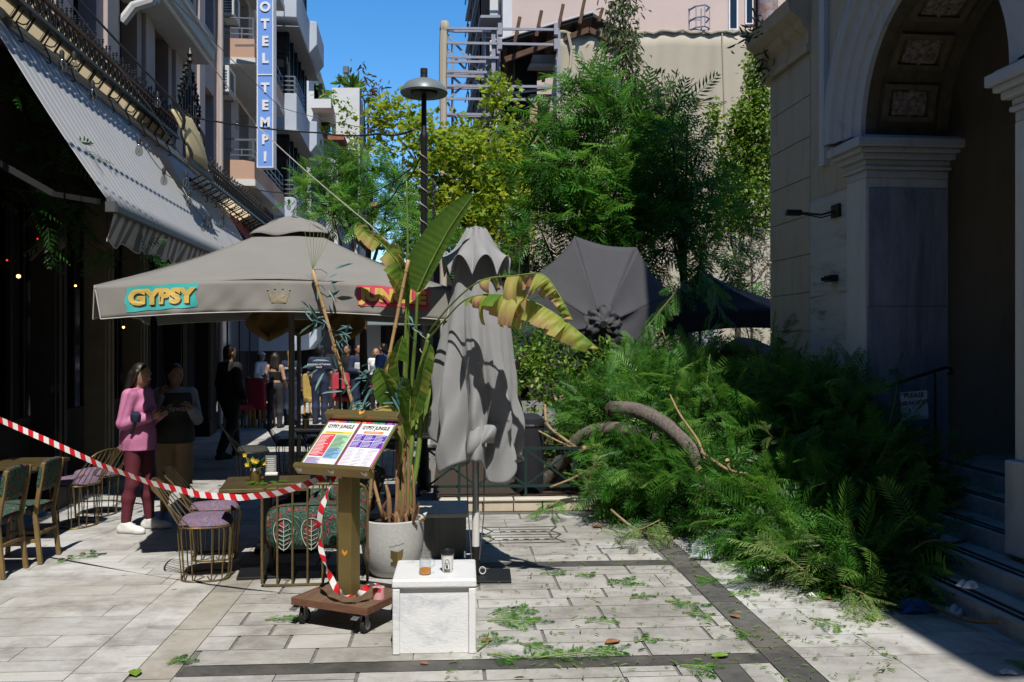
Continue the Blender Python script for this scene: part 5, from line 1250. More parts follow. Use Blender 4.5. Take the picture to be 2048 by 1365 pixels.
# ================================================================== PLANTER
pn = thing('planter', 'round pale concrete planter with a banana plant behind the marble cube', 'planter', (-.97, 7.50, 0))
mb = MB(); mb.lathe([(.0,.0),(.13,.0),(.165,.012),(.205,.07),(.238,.16),(.253,.26),(.256,.36),(.255,.455),(.250,.460),(.228,.460),(.226,.40),(0,.40)], (0,0,0), 48, cap=False); mb.build('pot', M_concrete, pn, w=False, smooth=True)
mb = MB(); mb.lathe([(0,.42),(.10,.43),(.2245,.415)], (0,0,0), 24, cap=False); mb.build('soil', M_soil, pn, w=False)
mb = MB(); 
for a in (-1.38, -1.10):
    pass
def ptp(a, z_, o): r_ = float(np.interp(z_, [0,.07,.16,.26,.46], [.165,.205,.238,.253,.256])) + o; return (r_*math.cos(a), r_*math.sin(a), z_)
for a0, a1, s_ in ((-1.50,-1.28,1),(-1.28,-1.10,-1)):
    mb.add([ptp(a0,.13,.003),ptp(a1,.13,.012 if s_>0 else .003),ptp(a1,.235 if s_>0 else .25,.012 if s_>0 else .003),ptp(a0,.25,.003)] if s_>0 else [ptp(a0,.13,.012),ptp(a1,.13,.003),ptp(a1,.255,.003),ptp(a0,.235,.012)], [(0,1,2,3)])
mb.build('brass_chevron', M_brass, pn, w=False)
mb = MB(); mb.tube([ptp(-1.55+.06*i, .275+.004*math.sin(i*2.1)+.003*i, .001) for i in range(9)], .0022, 4); mb.build('crack', M_joint, pn, w=False)
# ================================================================== BRASS TABLES, WIRE CHAIRS, BENCH
def table(loc, rz, label, w_=.68, d_=.68, top=None, group=None, h=.74):
    t = thing('terrace_table', label, 'table', loc, rz, group)
    mb = MB(); mb.box((0,0,h-.015), (w_,d_,.03)); mb.build('table_top', top or M_brasstop, t, w=False, bevel=.004)
    mb = MB(); mb.box((0,0,h-.05), (w_-.14,d_-.14,.035)); mb.build('apron', M_blackmetal, t, w=False)
    mb = MB(); mb.box((0,0,.36), (.075,.075,.68)); mb.build('pedestal', M_blackmetal, t, w=False, bevel=.004)
    mb = MB(); mb.box((0,0,.012), (.44,.44,.022)); mb.build('base_plate', M_blackmetal, t, w=False, bevel=.004)
    return t
def wire_chair(loc, rz, label, group, m=None, seat=None):
    m = m or M_brasswire; t = thing('wire_chair', label, 'chair', loc, rz, group)
    # seat ring and base ring are rounded squares, open bars between
    def rsq(a, sx, sy, p=3.0): c, s_ = math.cos(a), math.sin(a); return Vector((sx*math.copysign(abs(c)**(2/p), c), sy*math.copysign(abs(s_)**(2/p), s_), 0))
    N = 13; r_ = .0055
    mb = MB(); zs = .43
    mb.tube([rsq(i/40*2*math.pi,.205,.205)+Vector((0,0,zs)) for i in range(40)], .008, 6, closed=True); mb.build('seat_ring', m, t, w=False, smooth=True)
    mb = MB(); mb.tube([rsq(i/40*2*math.pi,.185,.185)+Vector((0,0,.009)) for i in range(40)], .008, 6, closed=True); mb.build('base_ring', m, t, w=False, smooth=True)
    mb = MB()
    for i in range(N):
        a = 2*math.pi*i/N + .17
        p0, p1 = rsq(a,.205,.205), rsq(a,.185,.185)
        mb.tube([p0+Vector((0,0,zs)), p0*1.04+Vector((0,0,zs-.05)), p1+Vector((0,0,.009))], r_, 5)
        if i % 3 == 0: mb.tube([p1+Vector((0,0,.009)), p1*.15+Vector((0,0,.009))], .004, 4)
    mb.build('leg_bars', m, t, w=False, smooth=True)
    mb = MB(); top = []
    for i in range(8):
        k = i/7; a = math.pi*(1.10 + .80*k); p0 = rsq(a,.205,.205)+Vector((0,0,zs))
        hx = -.235 + .47*k; arch = math.sqrt(max(0, 1-(2*k-1)**2*.92))
        p1 = Vector((hx*(.88+.12*arch), -.36-.05*arch, .72+.075*arch)); mid = p0.lerp(p1,.5)+Vector((0,.004,-.004)); top.append(p1); mb.tube([p0, mid, p1], r_, 5)
    mb.tube(top, .008, 6); mb.build('back_bars', m, t, w=False, smooth=True)
    mb = MB()
    def cf(a, b):
        th = 2*math.pi*a; q_ = rsq(th, .203*b, .203*b, 3.2); return (q_.x, q_.y, zs+.012+.06*(1-b**6)**.5)
    mb.grid(cf, 40, 10); mb.add([tuple(rsq(2*math.pi*i/40,.203,.203,3.2)+Vector((0,0,zs+.004))) for i in range(40)], [tuple(reversed(range(40)))])
    mb.build('seat_cushion', seat or M_seatprint, t, w=False, smooth=True)
    return t
GC = 'brass wire cage chairs with violet printed seats'
c0 = wire_chair((-2.45,7.42,0), R_(-78), 'brass wire chair with a sunlit violet seat nearest the viewer', GC)
dup(c0, (-2.60,8.10,0), R_(-80), 'brass wire chair behind the nearest one, its violet seat half in shade', GC)
dup(c0, (-1.95,8.45,0), R_(175), 'shaded brass wire chair on the far side of the brass table', GC)
dup(c0, (-4.46,9.45,0), R_(75), 'brass wire chair left of the woman in pink, nearer one of two', GC)
dup(c0, (-4.52,10.05,0), R_(80), 'brass wire chair left of the woman in pink, farther one of two', GC)
t1 = table((-2.0,7.55,0), R_(11), 'square bronze topped table with a flower pot on it behind the tape')
# flower pot, caddy and petals on the table
fp = thing('flower_pot', 'brass pot of yellow pansies on the bronze table', 'flower pot', (-2.08,7.50,.74))
mb = MB(); mb.lathe([(0,.001),(.042,.001),(.044,.01),(.047,.10),(.045,.10),(.044,.02),(0,.02)], (0,0,0), 24, cap=False); mb.build('brass_pot', M_brass, fp, w=False, smooth=True)
mb = MB(); mb.lathe([(.0,.06),(.038,.06),(.042,.125),(.040,.125),(.036,.10),(0,.10)], (0,0,0), 20, cap=False); mb.build('inner_pot', M_paper, fp, w=False, smooth=True)
def leafset(cnt, R0, H0, H1, lw, ll, seed, base=(0,0,0)):
    g = np.random.default_rng(seed); m_ = MB()
    for k in range(cnt):
        a = g.uniform(0,6.28); r0 = g.uniform(0,R0*.5); r1 = g.uniform(R0*.5,R0); z0 = H0; z1 = g.uniform(H0,H1)
        p0 = Vector((r0*math.cos(a), r0*math.sin(a), z0)) + Vector(base); p1 = Vector((r1*math.cos(a), r1*math.sin(a), z1)) + Vector(base)
        d_ = (p1-p0).normalized(); s_ = d_.cross(Vector((0,0,1))).normalized()*lw; mid = p0.lerp(p1,.6)+Vector((0,0,.01))
        tip = p1 + d_*ll; m_.add([p0, mid+s_, tip, mid-s_, mid+Vector((0,0,.006))], [(0,1,4),(1,2,4),(2,3,4),(3,0,4)])
    return m_
M_potleaf = mat('pot_leaf_green', (.035,.11,.02), .55, .4, 20)
leafset(46, .085, .11, .19, .016, .03, 3).build('leaves', M_potleaf, fp, w=False)
mb = MB(); g = np.random.default_rng(5)
for k in range(9):
    a = g.uniform(0,6.28); r_ = g.uniform(.02,.105); c_ = Vector((r_*math.cos(a), r_*math.sin(a)-.01, g.uniform(.14,.23)))
    for q_ in range(5):
        b = q_*2*math.pi/5 + k; n_ = Vector((math.cos(b), -.35, math.sin(b)))*.017; s_ = Vector((-math.sin(b), 0, math.cos(b)))*.010
        mb.add([c_, c_+n_*.6+s_, c_+n_*1.2, c_+n_*.6-s_], [(0,1,2,3)])
    mb.tube([c_+Vector((0,.004,0)), Vector((c_.x*.4,c_.y*.4,.11))], .002, 4)
mb.build('petals', M_flower, fp, w=False)
nh = thing('napkin_holder', 'black napkin holder with a printed card on the bronze table', 'napkin holder', (-1.955,7.52,.74), R_(8))
mb = MB(); mb.box((0,-.035,.032), (.115,.006,.063)); mb.box((0,.035,.032), (.115,.006,.063)); mb.box((0,0,.004), (.115,.064,.007)); mb.build('holder', M_blackmetal, nh, w=False)
mb = MB(); mb.box((0,0,.045), (.10,.055,.072)); mb.build('napkins', M_paper, nh, w=False, bevel=.006)
mb = MB(); mb.box((-.01,.045,.11), (.085,.004,.21)); cd_ = mb.build('card', mat('grey_card', (.22,.22,.22), .6, .1, 8), nh, w=False)
mb = MB()
for k in range(8): mb.box((-.012,.0425,.07+.017*k), (.055 if k % 2 else .066,.0008,.005))
mb.build('print', M_paper, cd_, w=False)
mb = leafset(22, .19, .745, .752, .012, .02, 9); struct(mb.build('table_leaf_litter', M_maple, w=False), 'stuff', 'fallen yellow green leaflets on the bronze table', 'leaves').location = (-2.0,7.5,0)
# barred bench
bn = thing('barred_bench', 'gold barred bench with tropical print cushions beside the menu stand', 'bench', (-1.55,7.42,0), R_(6))
mb = MB(); pts = []
w2 = .40
path = [(-w2,-.28,.03),(-w2,-.28,.70),(-w2+.02,-.28,.76),(-w2+.07,-.28,.785),(w2-.07,-.28,.785),(w2-.02,-.28,.76),(w2,-.28,.70),(w2,-.28,.03),(w2-.03,-.28,.012),(-w2+.03,-.28,.012)]
mb.tube(path, .011, 8, closed=True); mb.build('back_frame', M_brasswire, bn, w=False, smooth=True)
for k in range(6):
    x_ = -w2 + (k+1)*2*w2/7
    mb = MB(); mb.tube([(x_,-.28,.012),(x_,-.28,.785)], .0085, 6); mb.build('bar', M_brasswire, bn, w=False, smooth=True)
mb = MB()
for sx in (-1,1): mb.tube([(sx*w2,-.28,.25),(sx*w2,.34,.25),(sx*w2,.34,.01)], .011, 6)
mb.tube([(-w2,.34,.25),(w2,.34,.25)], .011, 6); mb.build('seat_frame', M_brasswire, bn, w=False)
def cushion(name, c, d, par, m_, rot=None, p=5.0, w=False):
    mb = MB()
    def fn(a, b):
        th = 2*math.pi*a; ph = math.pi*(b-.5); f = lambda v_, q_=p: math.copysign(abs(v_)**(2/q_), v_)
        x_, y_, z_ = f(math.cos(ph))*f(math.cos(th)), f(math.cos(ph))*f(math.sin(th)), f(math.sin(ph))
        v_ = Vector((x_*d[0]/2, y_*d[1]/2, z_*d[2]/2*(1+.06*(1-x_*x_)*(1-y_*y_))))
        if rot is not None: v_ = rot @ v_
        return v_ + Vector(c)
    mb.grid(fn, 48, 20); return mb.build(name, m_, par, w=w, smooth='all')
cushion('seat_cushion', (-.0,.02,.43), (.80,.56,.34), bn, M_floral)
cushion('back_cushion', (.30,.10,.72), (.40,.16,.40), bn, M_floral, Matrix.Rotation(.35,3,'Y') @ Matrix.Rotation(-.3,3,'X'))
cushion('side_cushion', (-.05,.42,.50), (.5,.22,.26), bn, M_floral)
# leaf outlines and other print marks stay part of the seat cushion
mb = MB()
for k, xc in enumerate((-.24,-.03)):
    y_ = -.263; 
    ol = [(xc+.075*math.sin(t)*(1-.25*math.cos(t)), y_, .40+.12*-math.cos(t)) for t in [i/24*2*math.pi for i in range(24)]]
    mb.tube(ol, .0035, 4, closed=True); mb.tube([(xc,y_,.27),(xc,y_,.51)], .003, 4)
    for j in range(5):
        for s_ in (-1,1): mb.tube([(xc,y_,.31+.035*j),(xc+s_*(.06-.012*abs(j-2)),y_,.335+.035*j)], .0025, 4)
mb.build('leaf_print', mat('pale_green_print', (.45,.52,.45), .8, .1, 9), bn, w=False)
# floral wooden chairs at the left edge
def wood_chair(loc, rz, label, group):
    t = thing('wooden_chair', label, 'chair', loc, rz, group)
    for sx in (-1,1):
        mb = MB(); mb.bar((sx*.18,.19,0),(sx*.185,.17,.43), .034, .034); mb.build('leg', M_goldwood, t, w=False, bevel=.004)
        mb = MB(); mb.bar((sx*.185,-.245,0),(sx*.18,-.20,.42), .034, .036); mb.bar((sx*.18,-.20,.42),(sx*.19,-.275,.86), .032, .034); mb.build('leg', M_goldwood, t, w=False, bevel=.004)
        mb = MB(); mb.bar((sx*.182,.178,.20),(sx*.182,-.22,.20), .018, .03); mb.build('stretcher', M_goldwood, t, w=False, bevel=.003)
    mb = MB(); mb.bar((-.18,-.226,.26),(.18,-.226,.26), .018, .03); mb.build('stretcher', M_goldwood, t, w=False, bevel=.003)
    cushion('seat', (0,-.005,.455), (.42,.42,.08), t, M_floral)
    cushion('backrest', (0,-.245,.745), (.42,.045,.26), t, M_floral, Matrix.Rotation(.16,3,'X'))
    return t
GW = 'wooden chairs with tropical print at the left edge'
w0 = wood_chair((-4.24,7.98,0), R_(94), 'gold wooden chair with tropical print, the right one of two at the left edge', GW)
dup(w0, (-4.28,7.50,0), R_(92), 'gold wooden chair with tropical print, cut by the left edge of the photo', GW)
dt = table((-4.72,8.75,0), R_(4), 'dark table in the shade at the left edge behind the wooden chairs', .75, .75)
bq = thing('banquette', 'dark patterned banquette against the restaurant front at the far left', 'banquette', (-5.35,9.0,0), R_(-84))
mb = MB(); mb.box((0,-.25,.22), (2.6,.5,.42)); mb.build('base', M_darkwood, bq, w=False, bevel=.01)
cushion('seat', (0,-.22,.47), (2.6,.56,.14), bq, M_seatprint, p=8); cushion('backrest', (0,-.48,.80), (2.6,.14,.56), bq, M_floral, p=8)
# far furniture in the shade
GB = 'black wire chairs in the shade under the second parasol'
k0 = wire_chair((-3.42,12.2,0), R_(-70), 'black wire chair under the second parasol, leftmost and lowest in view', GB, M_blackmetal, M_darkshirt)
for x_, y_, rz, lb in ((-3.10,13.0,-75,'black wire chair under the second parasol, in front of the woman in the black top'),(-2.75,13.3,-80,'black wire chair under the second parasol, in front of the policewoman'),(-1.75,12.6,85,'black wire chair under the second parasol, right of its pole'),(-2.3,14.2,-80,'black wire chair farthest back under the second parasol')): dup(k0, (x_,y_,0), R_(rz), lb, GB)
ta = table((-2.55,12.3,0), R_(6), 'dark table with flowers under the second parasol', .7, .7, M_blackmetal)
ta2 = table((-1.35,11.4,0), R_(6), 'dark table between the lamp post and the second parasol', .7, .7, M_blackmetal)
f2 = dup(fp, (-2.72,12.2,.74), 1.0, 'yellow flower pot on the dark table under the second parasol')
def parsons(loc, rz, label, m_, group):
    t = thing('upholstered_chair', label, 'chair', loc, rz, group)
    for sx in (-1,1):
        for y_, zt in ((.18,.40),(-.20,.42)):
            mb = MB(); mb.bar((sx*.185,y_*1.08,0),(sx*.18,y_,zt), .04, .04); mb.build('leg', M_legwood, t, w=False)
    cushion('seat', (0,0,.45), (.45,.46,.13), t, m_, p=7)
    cushion('backrest', (0,-.25,.76), (.44,.10,.62), t, m_, Matrix.Rotation(.12,3,'X'), p=7)
    return t
GP = 'upholstered chairs on wooden legs along the terrace'
for x_, y_, rz, m_, lb in ((-5.78,20.0,-65,M_red,'red upholstered chair, leftmost and half hidden'),(-5.66,20.25,-65,M_slate,'slate grey upholstered chair between the red and mustard ones'),(-5.57,20.55,-65,M_mustard,'mustard upholstered chair between the grey and red ones'),(-5.43,20.1,-15,M_red,'red upholstered chair right beside the woman in the black top'),(-4.78,22.4,-150,M_mustard,'mustard upholstered chair between the two police officers'),(-4.2,22.9,200,M_red,'red upholstered chair behind the policeman')): parsons((x_,y_,0), R_(rz), lb, m_, GP)
rt = table((-3.9,22.8,0), 0.1, 'red clothed table behind the policeman', .9, .9, M_red)
# gold leaf cloths hanging under the canopy
for i, (x, y, D, s_) in enumerate(((540,640,9.2,.26),(690,645,9.6,.22),(600,640,11.6,.3))):
    c_ = P(x,y,D); mb = MB(); 
    mb.grid(lambda a, b: c_ + Vector(((a-.5)*s_*2*math.sin(math.pi*min(1,b*.9+.1)), .05*math.sin(a*9+b*4), -.12+ .34*(1-b) - .10*abs(a-.5)*2 + .02*math.sin(a*13))), 16, 8)
    mb.tube([c_+Vector((0,0,.2)), c_+Vector((0,0,.50))], .004, 4)
    tag(mb.build('hanging_cloth', mat('ochre_gold_cloth', (.16,.095,.02), .8, .3, 5), smooth='all', solid=.004), ('crumpled gold cloth hanging under the lettered parasol left of its pole','gold cloth hanging under the lettered parasol right of its pole','gold cloth hanging at the back, beyond the lettered parasol')[i], 'hanging cloth', 'gold cloths hanging over the terrace')
# ================================================================== STREET LAMP, WIRES, BULBS
lm = thing('street_lamp', 'black street lamp with a flat domed grey shade and a cable spiralling up its pole', 'street lamp', (-1.104, 11.6, 0))
xL, yL = -1.104, 11.6
def zy(y, D=11.6): return HC - (y-HY)*D/F
mb = MB(); mb.lathe([(.09,0),(.09,.25),(.06,.3),(.048,.5),(.042,zy(270)-.1),(.050,zy(270)-.05),(.050,zy(270)),(.034,zy(262)),(.032,zy(176)),(.0,zy(176))], (xL,yL,0), 14, cap=False); mb.build('pole', M_blackmetal, lm, smooth=True)
mb = MB(); mb.lathe([(.045,zy(158)),(.12,zy(160)),(.22,zy(167)),(.285,zy(179)),(.298,zy(186)),(.285,zy(190)),(.24,zy(186)),(.0,zy(178))], (xL,yL,0), 36, cap=False); mb.build('shade', M_lampgrey, lm, smooth=True)
mb = MB(); mb.lathe([(0,zy(191)),(.16,zy(190)),(.17,zy(183)),(0,zy(182))], (xL,yL,0), 20, cap=False); mb.build('diffuser', M_blackmetal, lm)
mb = MB(); mb.lathe([(.045,zy(160)),(.045,zy(150)),(.038,zy(149)),(.045,zy(148)),(.045,zy(138)),(0,zy(137))], (xL,yL,0), 14, cap=False); mb.build('top_cap', M_rubber, lm, smooth=True)
mb = MB(); mb.tube([(xL+.050*math.cos(t*7.5), yL+.050*math.sin(t*7.5), zy(290)-t*.245) for t in [i/12 for i in range(0,130)]], .006, 5); mb.build('spiral_cable', M_palecable, lm)
mb = MB()
rr = random.Random(3)
for k in range(9): mb.tube([(xL+.08+rr.uniform(0,.05), yL-.03, zy(360)-k*.07), (xL+.12+rr.uniform(0,.04), yL-.05, zy(372)-k*.07), (xL+.08+rr.uniform(0,.05), yL-.03, zy(384)-k*.07)], .012, 5)
mb.build('cable_bundle', M_rubber, lm)
mb = MB(); mb.tube([(xL,yL,zy(265)), (xL-.06,yL,zy(258)), (xL-.14,yL,zy(260))], .012, 6); mb.build('hook', M_steel, lm)
def cable(pts, r_, label, m_=M_cable, sag=.0, bulbs=(), lamp_grp=None):
    pts = [Vector(p) for p in pts]; out = []
    for i in range(len(pts)-1):
        for k in range(12):
            t = k/12; p = pts[i].lerp(pts[i+1], t); p.z -= sag*4*t*(1-t); out.append(p)
    out.append(pts[-1]); mb = MB(); mb.tube(out, r_, 5); o = mb.build('overhead_cable', m_); return tag(o, label, 'cable'), out
o_, cpts = cable([LF(-3.2,6.0,5.3), LF(-3.2,13.5,5.15), P(640,266,16), P(760,268,13), (xL-.14,yL,zy(261))], .014, 'thick black cable from the house canopy to the street lamp', M_rubber, .04)
cable([LF(-3.0,7.0,5.75), P(560,215,17), P(760,262,13), (xL-.13,yL,zy(262))], .006, 'thin dark cable running above the thick one to the lamp', M_cable, .03)
cable([LF(-3.0,5.0,6.1), P(511,250,9), P(740,450,8), P(815,510,7.55)], .005, 'pale cable slanting down from the house to the parasols', M_palecable, .02)
cable([LF(-2.9,5.5,5.2), P(300,215,8.4), P(470,450,11)], .005, 'dark cable running along the upper edge of the striped awning', M_cable, .06)
cable([P(280,275,8.6), P(360,360,9.6), P(440,465,10.6)], .004, 'cable drooping over the lower part of the striped awning', M_cable, .1)
cable([P(430,340,16), P(560,385,15), P(700,395,14.5), P(830,330,11.8)], .008, 'cable from the far canopy to the middle of the lamp post', M_rubber, .1)
cable([P(745,415,13.5), P(800,370,12.5), P(846,300,11.7)], .01, 'short black cable from the small tree up to the lamp post', M_rubber, .1)
GBU = 'clear glass string light bulbs'
mbs = thing('string_bulb', 'bulb', 'bulb', (0,0,0))
mb = MB(); mb.lathe([(.0,-.02),(.018,-.02),(.02,.03),(.008,.05),(0,.05)], (0,0,0), 10, cap=False); mb.build('socket', M_rubber, mbs, w=False, smooth=True)
mb = MB(); mb.lathe([(.014,-.02),(.03,-.055),(.036,-.09),(.028,-.12),(0,-.135)], (0,0,0), 14, cap=False); mb.build('glass', M_bulb, mbs, w=False, smooth=True)
mb = MB(); mb.tube([(.0,0,-.025),(.008,0,-.07),(-.008,0,-.10),(.0,0,-.115)], .003, 4); mb.build('filament', M_palecable, mbs, w=False)
bl = [(475,245,15,'bulb hanging in front of the hotel sign on the thick cable'),(642,285,15.6,'bulb hanging before the tiled house'),(578,405,15,'bulb hanging beside the white wall under the far cable'),(315,192,10.5,'bulb hanging on the house canopy under the thick cable'),(148,115,7.6,'bulb at the canopy rail, upper left, right one of a pair'),(124,112,7.6,'bulb at the canopy rail, upper left, left one of a pair'),(185,172,8.0,'bulb just above the top of the striped awning'),(278,285,8.6,'highest bulb lying against the striped awning'),(328,345,9.2,'bulb against the middle of the striped awning'),(372,352,9.8,'bulb near the upper right edge of the striped awning'),(378,390,9.7,'bulb against the right half of the striped awning'),(408,440,10.2,'left one of three bulbs by the awning lower corner'),(420,438,10.3,'middle one of three bulbs by the awning lower corner'),(445,436,10.6,'right one of three bulbs by the awning lower corner'),(807,320,12.4,'bulb hanging left of the lamp post before the yellow green tree'),(732,425,13.6,'bulb hanging at the cut branch of the small tree')]
for i, (x, y, D, lb) in enumerate(bl):
    p = P(x, y, D)
    if i == 0: mbs.location = p; XF[mbs.name] = Matrix.Translation(p); mbs['label'] = lb; mbs['group'] = GBU
    else: dup(mbs, p, i*.7, lb, GBU)
# small lit lamps inside the dark restaurant
for i, (x, y, D, m_, r_, lb) in enumerate(((37,553,9.6,M_glow,.022,'small warm lit bulb in the dark restaurant, leftmost and highest'),(151,572,10.5,M_glow,.014,'small warm lit bulb in the dark restaurant above the wooden post'),(247,655,12.4,M_glow,.018,'small warm lit bulb under the parasol corner beside the pale pillar'),(14,521,9.2,M_redglow,.010,'tiny red light at the left edge of the dark restaurant'),(75,478,9.4,M_redglow,.008,'tiny red light high in the dark restaurant'))):
    t = thing('lit_lamp', lb, 'lamp', P(x,y,D), 0, 'small lamps lit in the dark restaurant')
    mb = MB(); mb.lathe([(0,-r_),(r_*.8,-r_*.6),(r_,0),(r_*.7,r_*.7),(0,r_)], (0,0,0), 12, cap=False); mb.build('bulb', m_, t, w=False, smooth=True)
    mb = MB(); mb.tube([(0,0,r_),(0,0,.6)], .004, 4); mb.lathe([(r_*.6,r_*.8),(r_*.5,r_*2.2),(0,r_*2.4)], (0,0,0), 8, cap=False); mb.build('cord', M_rubber, t, w=False)
ln = thing('paper_lantern', 'large round dim lantern hanging in the dark restaurant upper left', 'lantern', P(102,480,9.8))
mb = MB(); mb.lathe([(0,-.13),(.09,-.115),(.15,-.05),(.16,0),(.15,.05),(.09,.115),(0,.13)], (0,0,0), 20, cap=False); mb.build('shade', mat('dim_lantern', (.10,.085,.06), .8, .2, 12), ln, w=False, smooth=True)
mb = MB(); mb.tube([(0,0,.13),(0,0,.8)], .005, 4); mb.build('cord', M_rubber, ln, w=False)
# ================================================================== GREEN RAILING AND LOW KERB WALL
kw = thing('kerb_wall', 'low pale marble kerb wall below the green railing', 'kerb', PV(.3,10.2,0))
mb = MB()
for a, b in ((-.12,.36),(.365,.70),(.705,1.02),(1.03,1.9),(1.91,3.2),(3.21,4.6)): mb.fbox(PV, a, b-.004, 10.21, 10.31, 0, .115)
mb.build('stones', mat('cream_marble', (.58,.50,.38), .6, .12, 3, .1), kw, bevel=.008)
mb = MB()
for a, b in ((-.13,.70),(.71,1.7),(1.71,3.0),(3.01,4.6)): mb.fbox(PV, a, b-.004, 10.19, 10.33, .1155, .145)
mb.build('coping', mat('cream_marble2', (.62,.57,.48), .55, .1, 3), kw, bevel=.008)
rg = thing('green_railing', 'dark green iron railing of crossed bars above the kerb wall', 'railing', PV(.6,10.36,0))
mb = MB(); 
for z_ in (.68, .26): mb.bar(PV(-.25,10.36,z_), PV(1.95,10.36,z_), .03, .03)
mb.build('rail', M_greeniron, rg)
for k in range(5):
    v_ = -.25+.55*k
    mb = MB(); mb.bar(PV(v_,10.36,.147 if k % 2 == 0 and k else .26), PV(v_,10.36,.665), .028, .028); mb.build('post', M_greeniron, rg)
    if k < 4:
        mb = MB(); mb.bar(PV(v_+.015,10.36,.275), PV(v_+.535,10.36,.665), .016, .022); mb.bar(PV(v_+.015,10.345,.665), PV(v_+.535,10.345,.275), .016, .022); mb.lathe([(0,-.02),(.03,0),(0,.02)], PV(v_+.275,10.35,.47), 8, cap=False); mb.build('crossed_bars', M_greeniron, rg)
mb = MB(); mb.bar(PV(.10,10.20,0), PV(.10,10.20,.69), .028, .028); mb.build('post', M_greeniron, rg)
bb = thing('black_bin', 'black rounded bin between the closed parasol and the hedge', 'bin', P(1058,930,10.9))
mb = MB(); mb.lathe([(0,0),(.15,0),(.17,.1),(.18,.9),(.17,.98),(.10,1.03),(0,1.04)], P(1058,1003,10.9)*1, 20, cap=False); o_ = mb.build('drum', M_navycanvas, bb, smooth=True)
mb = MB(); mb.lathe([(.182,.88),(.19,.90),(.182,.92)], P(1058,1003,10.9)*1, 20, cap=False); mb.build('rim', M_blackmetal, bb)
# ================================================================== PLANTS
def frond_proto(n=12, w=.034, ln=.30, bend=.35, seed=0, twist=.2):
    g = np.random.default_rng(seed); V = []; Q = []
    def rp(t): return np.array([t - .10*bend*t*t*2, .05*math.sin(t*3+seed)*bend, -.42*bend*t*t])
    m = 5
    for i in range(m+1):
        t = i/m; p = rp(t); r_ = .010*(1-.75*t); V += [p+[0,r_,0], p-[0,r_,0]]
        if i: k = 2*i; Q.append((k-2,k,k+1,k-1))
    for i in range(n):
        t = .10 + .88*i/(n-1); p = rp(t); L = ln*(math.sin(math.pi*(.16+.76*t))**.8)*g.uniform(.85,1.1)
        for s in (-1,1):
            a = R_(62-24*t) + g.normal(0,.06); d = np.array([math.cos(a), s*math.sin(a), -.12-.25*g.random()]); d /= np.linalg.norm(d)
            q = np.array([-d[1], d[0], 0]); q /= np.linalg.norm(q); z = np.array([0,0,.02*twist])
            o = len(V); ww = w*g.uniform(.8,1.1)
            V += [p, p+d*L*.42+q*ww*.5+z, p+d*L+np.array([0,0,-.08*L]), p+d*L*.42-q*ww*.5+z]; Q.append((o,o+1,o+2,o+3))
    return np.array(V), np.array(Q)
FRONDS = [frond_proto(15, .027, .30, b, s) for s, b in enumerate((.15,.4,.65,.9,1.3))]
FRONDS_MID = [frond_proto(9, .052, .32, b, s+30) for s, b in enumerate((.15,.45,.8,1.2))]
FRONDS_LO = [frond_proto(7, .06, .30, b, s+9) for s, b in enumerate((.3,.6,.9))]
def kite(w=.42, fold=.12, seed=0):
    return np.array([[0,0,0],[.45,w/2,fold],[1,0,-.08],[.45,-w/2,fold],[.45,0,0]]), np.array([[0,4,1,1],[4,2,1,1],[0,3,4,4],[3,2,4,4]])
def leafquad(w, fold=.1):   # two quads folded on the midrib
    return np.array([[0,0,0],[.35,w/2,fold],[.75,w*.36,fold*.6],[1,0,-.1],[.75,-w*.36,fold*.6],[.35,-w/2,fold]]), np.array([[0,3,2,1],[0,5,4,3]])
def maple_proto():
    r = [1,.55,.95,.5,.8,.35,.8,.5,.95,.55]; V = [[0.45,0,0]]
    for i, q in enumerate(r):
        a = 2*math.pi*i/10; V.append([.45+.55*q*math.cos(a), .55*q*math.sin(a), -.10*q*abs(math.sin(a))])
    return np.array(V, float), np.array([[0,i+1,(i+1)%10+1,(i+2)%10+1] for i in range(0,10,2)])
LEAF_N = leafquad(.26); LEAF_M = maple_proto(); LEAF_B = leafquad(.6); LEAF_S = leafquad(.17)
def norm(a): return a/np.maximum(np.linalg.norm(a, axis=-1, keepdims=True), 1e-9)
def scatter(protos, pos, d, up, sc, tint, g):
    pos = np.asarray(pos, float); d = norm(np.asarray(d, float)); s = norm(np.cross(up, d)); n = np.cross(d, s)
    which = g.integers(0, len(protos), len(pos)); Vs = []; Qs = []; Ts = []; o = 0
    for k, (V, Q) in enumerate(protos):
        m = which == k; c = m.sum()
        if not c: continue
        Rm = np.stack([d[m], s[m], n[m]], -1)
        W = np.einsum('nij,vj->nvi', Rm, V)*sc[m][:, None, None] + pos[m][:, None, :]
        Vs.append(W.reshape(-1, 3)); Qs.append((Q[None] + (np.arange(c)*len(V))[:, None, None]).reshape(-1, Q.shape[1]) + o)
        tv = np.repeat(tint[m][:, None], len(V), 1) + g.normal(0, .05, (c, len(V))); Ts.append(np.clip(tv, 0, 1).ravel()); o += c*len(V)
    return np.concatenate(Vs), np.concatenate(Qs), np.concatenate(Ts)
def blobs_px(lst):    # (x, y, D, rx, ry[, depth m]) in photo pixels -> world ellipsoids
    out = []
    for b in lst:
        x, y, D, rx, ry = b[:5]; c = P(x, y, D); k = D/F
        out.append((np.array(c), np.array([rx*k, (b[5] if len(b) > 5 else rx*k), ry*k])))
    return out
def clumps(blobs, dens, g, shell=.35):
    C_, O_ = [], []
    for c, r in blobs:
        n = max(3, int(dens*(r[0]*r[2]+r[0]*r[1]+r[1]*r[2])))
        u = norm(g.normal(size=(n,3))); q = (shell + (1-shell)*g.random(n)**.6)[:,None]
        C_.append(c + u*r*q); O_.append(norm(u/r*r.mean()))
    return np.concatenate(C_), np.concatenate(O_)
